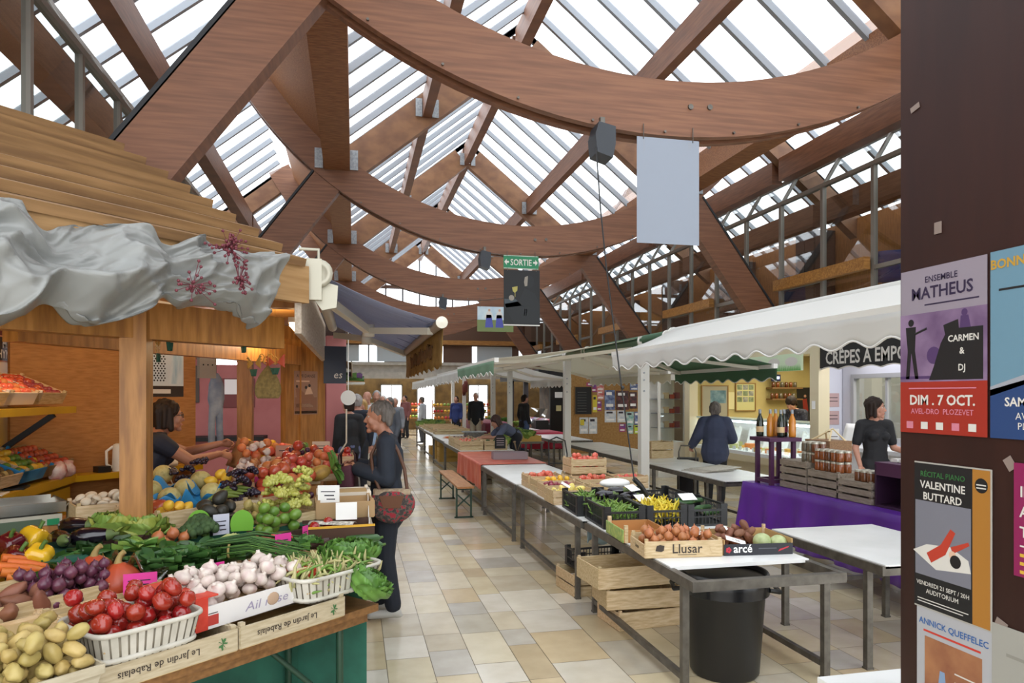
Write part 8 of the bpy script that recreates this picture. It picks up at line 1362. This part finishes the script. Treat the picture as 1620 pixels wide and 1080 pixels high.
# crêpe seller
KB = V(6.05, 7.2, 0)
j = stand(head=(.02, .04, 1.53), neck=(0, .0, 1.385), le=(-.22, .02, 1.06), lw=(-.4, .2, .98), ld=(-.5, .7, -.4), re=(.23, -.02, 1.06), rw=(.24, .1, .86), rd=(0, .4, -.9))
t, J, p = person('woman with brown bob in a black short-sleeved top beside the purple stall', KB, 3.0, 1.66, j, hair_bob, HB, SKIN, garments=[('top', BLKC, .012, ['torso', 'bust', 'half'], .009), ('trousers', BLKC, .012, ['legs'], .011), ('shoes', SHOED, 0, ['shoes'], .01)], vox=.006, curl=(.5, .4), hd=((-.8, .6, 0), (0, 0, 1)))
# cheese seller
j = stand(head=(0, .14, 1.5), neck=(0, .06, 1.38), lw=(-.15, .3, 1.02), rw=(.15, .3, 1.02), le=(-.22, .05, 1.08), re=(.22, .05, 1.08))
person('seller with curly dark hair in a dark checked shirt behind the cheese counter', V(8.1, 11.7, 0), 2.0, 1.68, j, lambda b, p, s: hair_short(b, p, s, .2, 12, 1.2), HB, SKIN, garments=[('shirt', mat('dark checked shirt', '1c1d2a', .8, c2='4a4a58', scale=40, lo=.6, hi=.62), .018, ['torso', 'hem', 'sleeve'], .011), ('trousers', BLKC, .012, ['legs'], .013)], vox=.009, eye=False, hd=((0, .85, -.5), (0, .5, .85)))
# stooping vendor
j = stand(head=(0, .42, 1.17), neck=(0, .33, 1.08), chest=(0, .2, 1.02), waist=(0, .06, .95), ls=(-.16, .28, 1.05), rs=(.16, .28, 1.05), le=(-.2, .46, .86), re=(.2, .46, .86), lw=(-.15, .68, .86), rw=(.12, .68, .86), ld=(0, 1, -.1), rd=(0, 1, -.1))
person('stooping vendor with dark bob in a grey blue T-shirt leaning over the crates', V(3.16, 13.7, 0), PI / 2 + .1, 1.64, j, hair_bob, mat('dark auburn hair', '3c2420', .5), SKIN, garments=[('t_shirt', mat('grey blue shirt', '565f78', .85), .016, ['torso', 'half'], .011), ('trousers', JEAN, .014, ['legs'], .012), ('shoes', SHOED, 0, ['shoes'], .012)], vox=.008, eye=False, hd=((0, .85, -.45), (0, .45, .85)))
# far groups
def far(label, x, y, h, rz, hair, hm, top, bot, d=None, g=1, sk=SKIN, extra=(), **o):
    base = d or V(x, y, 0); person(label, base, rz, h, stand(**o), hair, hm, sk, garments=[('top', top, .018, ['torso', 'hem', 'sleeve'], .014), ('trousers', bot, .014, ['legs'], .015), ('shoes', SHOED, 0, ['shoes'], .014)] + list(extra), vox=.012, eye=False, girth=g, hands=True)
def at0(x, d): l = (x - 810) / FPX; return V((SN + l * CS) * d, (CS - l * SN) * d, 0)
def C(nm, c): return mat(nm, c, .85)
far('person in black top and grey blue skirt by the bar stool, back turned', 0, 0, 1.66, .5, lambda b, p, s: hair_short(b, p, s, .3, 1), HB, BLKC, C('grey blue cloth', '5a6080'), at0(552, 10.6)); far('person with white hair in a dark coat behind the black-clad one', 0, 0, 1.7, .1, lambda b, p, s: hair_short(b, p, s, .15, 2), HS, NAVY, C('dark trousers', '23242a'), at0(565, 11.6)); far('blond person in pale trousers facing the aisle', 0, 0, 1.6, 2.8, hair_bob, HBL, C('pale blue top', '8fa3bd'), C('cream trousers', 'cfc6b4'), at0(574, 12.6)); far('bald man in a white shirt in the far group', 0, 0, 1.76, 2.6, hair_bald, HS, C('white shirt', 'd8dade'), C('grey trousers', '5a5c60'), at0(582, 14.2)); far('grey-haired man in a pale green T-shirt in the far group', 0, 0, 1.78, 3.0, lambda b, p, s: hair_short(b, p, s, 0, 3), HS, C('pale green shirt', 'a9c4b4'), C('beige trousers', 'a3947c'), at0(596, 15.2)); far('white-haired person in a dark waistcoat at the back of the group', 0, 0, 1.68, 2.9, lambda b, p, s: hair_short(b, p, s, .3, 4), HW, C('slate waistcoat', '3f4a58'), C('grey trousers', '5a5c60'), at0(606, 17)); far('grey-haired woman in a grey coat next to the tray tables', 0, 0, 1.64, 2.4, lambda b, p, s: hair_short(b, p, s, .25, 5), HG, C('grey coat', '5c6068'), C('wine trousers', '4a2a30'), at0(617, 14.6)); far('white-haired woman with a yellow scarf beyond the tray tables', 0, 0, 1.62, 3.0, lambda b, p, s: hair_short(b, p, s, .3, 6), HW, C('pale grey top', '8f9096'), C('dark trousers', '23242a'), at0(625, 18.5))
far('shopper in a white blouse at the maroon table', 0, 0, 1.62, 1.2, lambda b, p, s: hair_short(b, p, s, .25, 7), HG, C('white blouse', 'cdd3dc'), C('grey trousers', '5a5c60'), at0(668, 24.5), g=1.15); far('seller behind the far fruit rack', 0, 0, 1.66, 2.4, lambda b, p, s: hair_short(b, p, s, .1, 8), HB, C('dull red top', '7a4a48'), C('dark trousers', '23242a'), at0(641, 27)); far('person in a royal blue top beside the dark shop passage', 0, 0, 1.64, 2.6, lambda b, p, s: hair_short(b, p, s, .3, 9), HB, C('royal blue top', '2c3a72'), C('dark trousers', '23242a'), at0(722, 25.5)); far('white-haired man in a black coat and pale trousers', 0, 0, 1.76, 2.8, lambda b, p, s: hair_short(b, p, s, 0, 10), HW, C('black coat', '1f2226'), C('stone trousers', 'b5ab98'), at0(753, 22.5)); far('dark-haired person in black at the deli counter', 0, 0, 1.7, -1.2, lambda b, p, s: hair_short(b, p, s, .3, 11), HB, BLKC, C('blue jeans', '3c4c6e'), at0(829, 20.5))
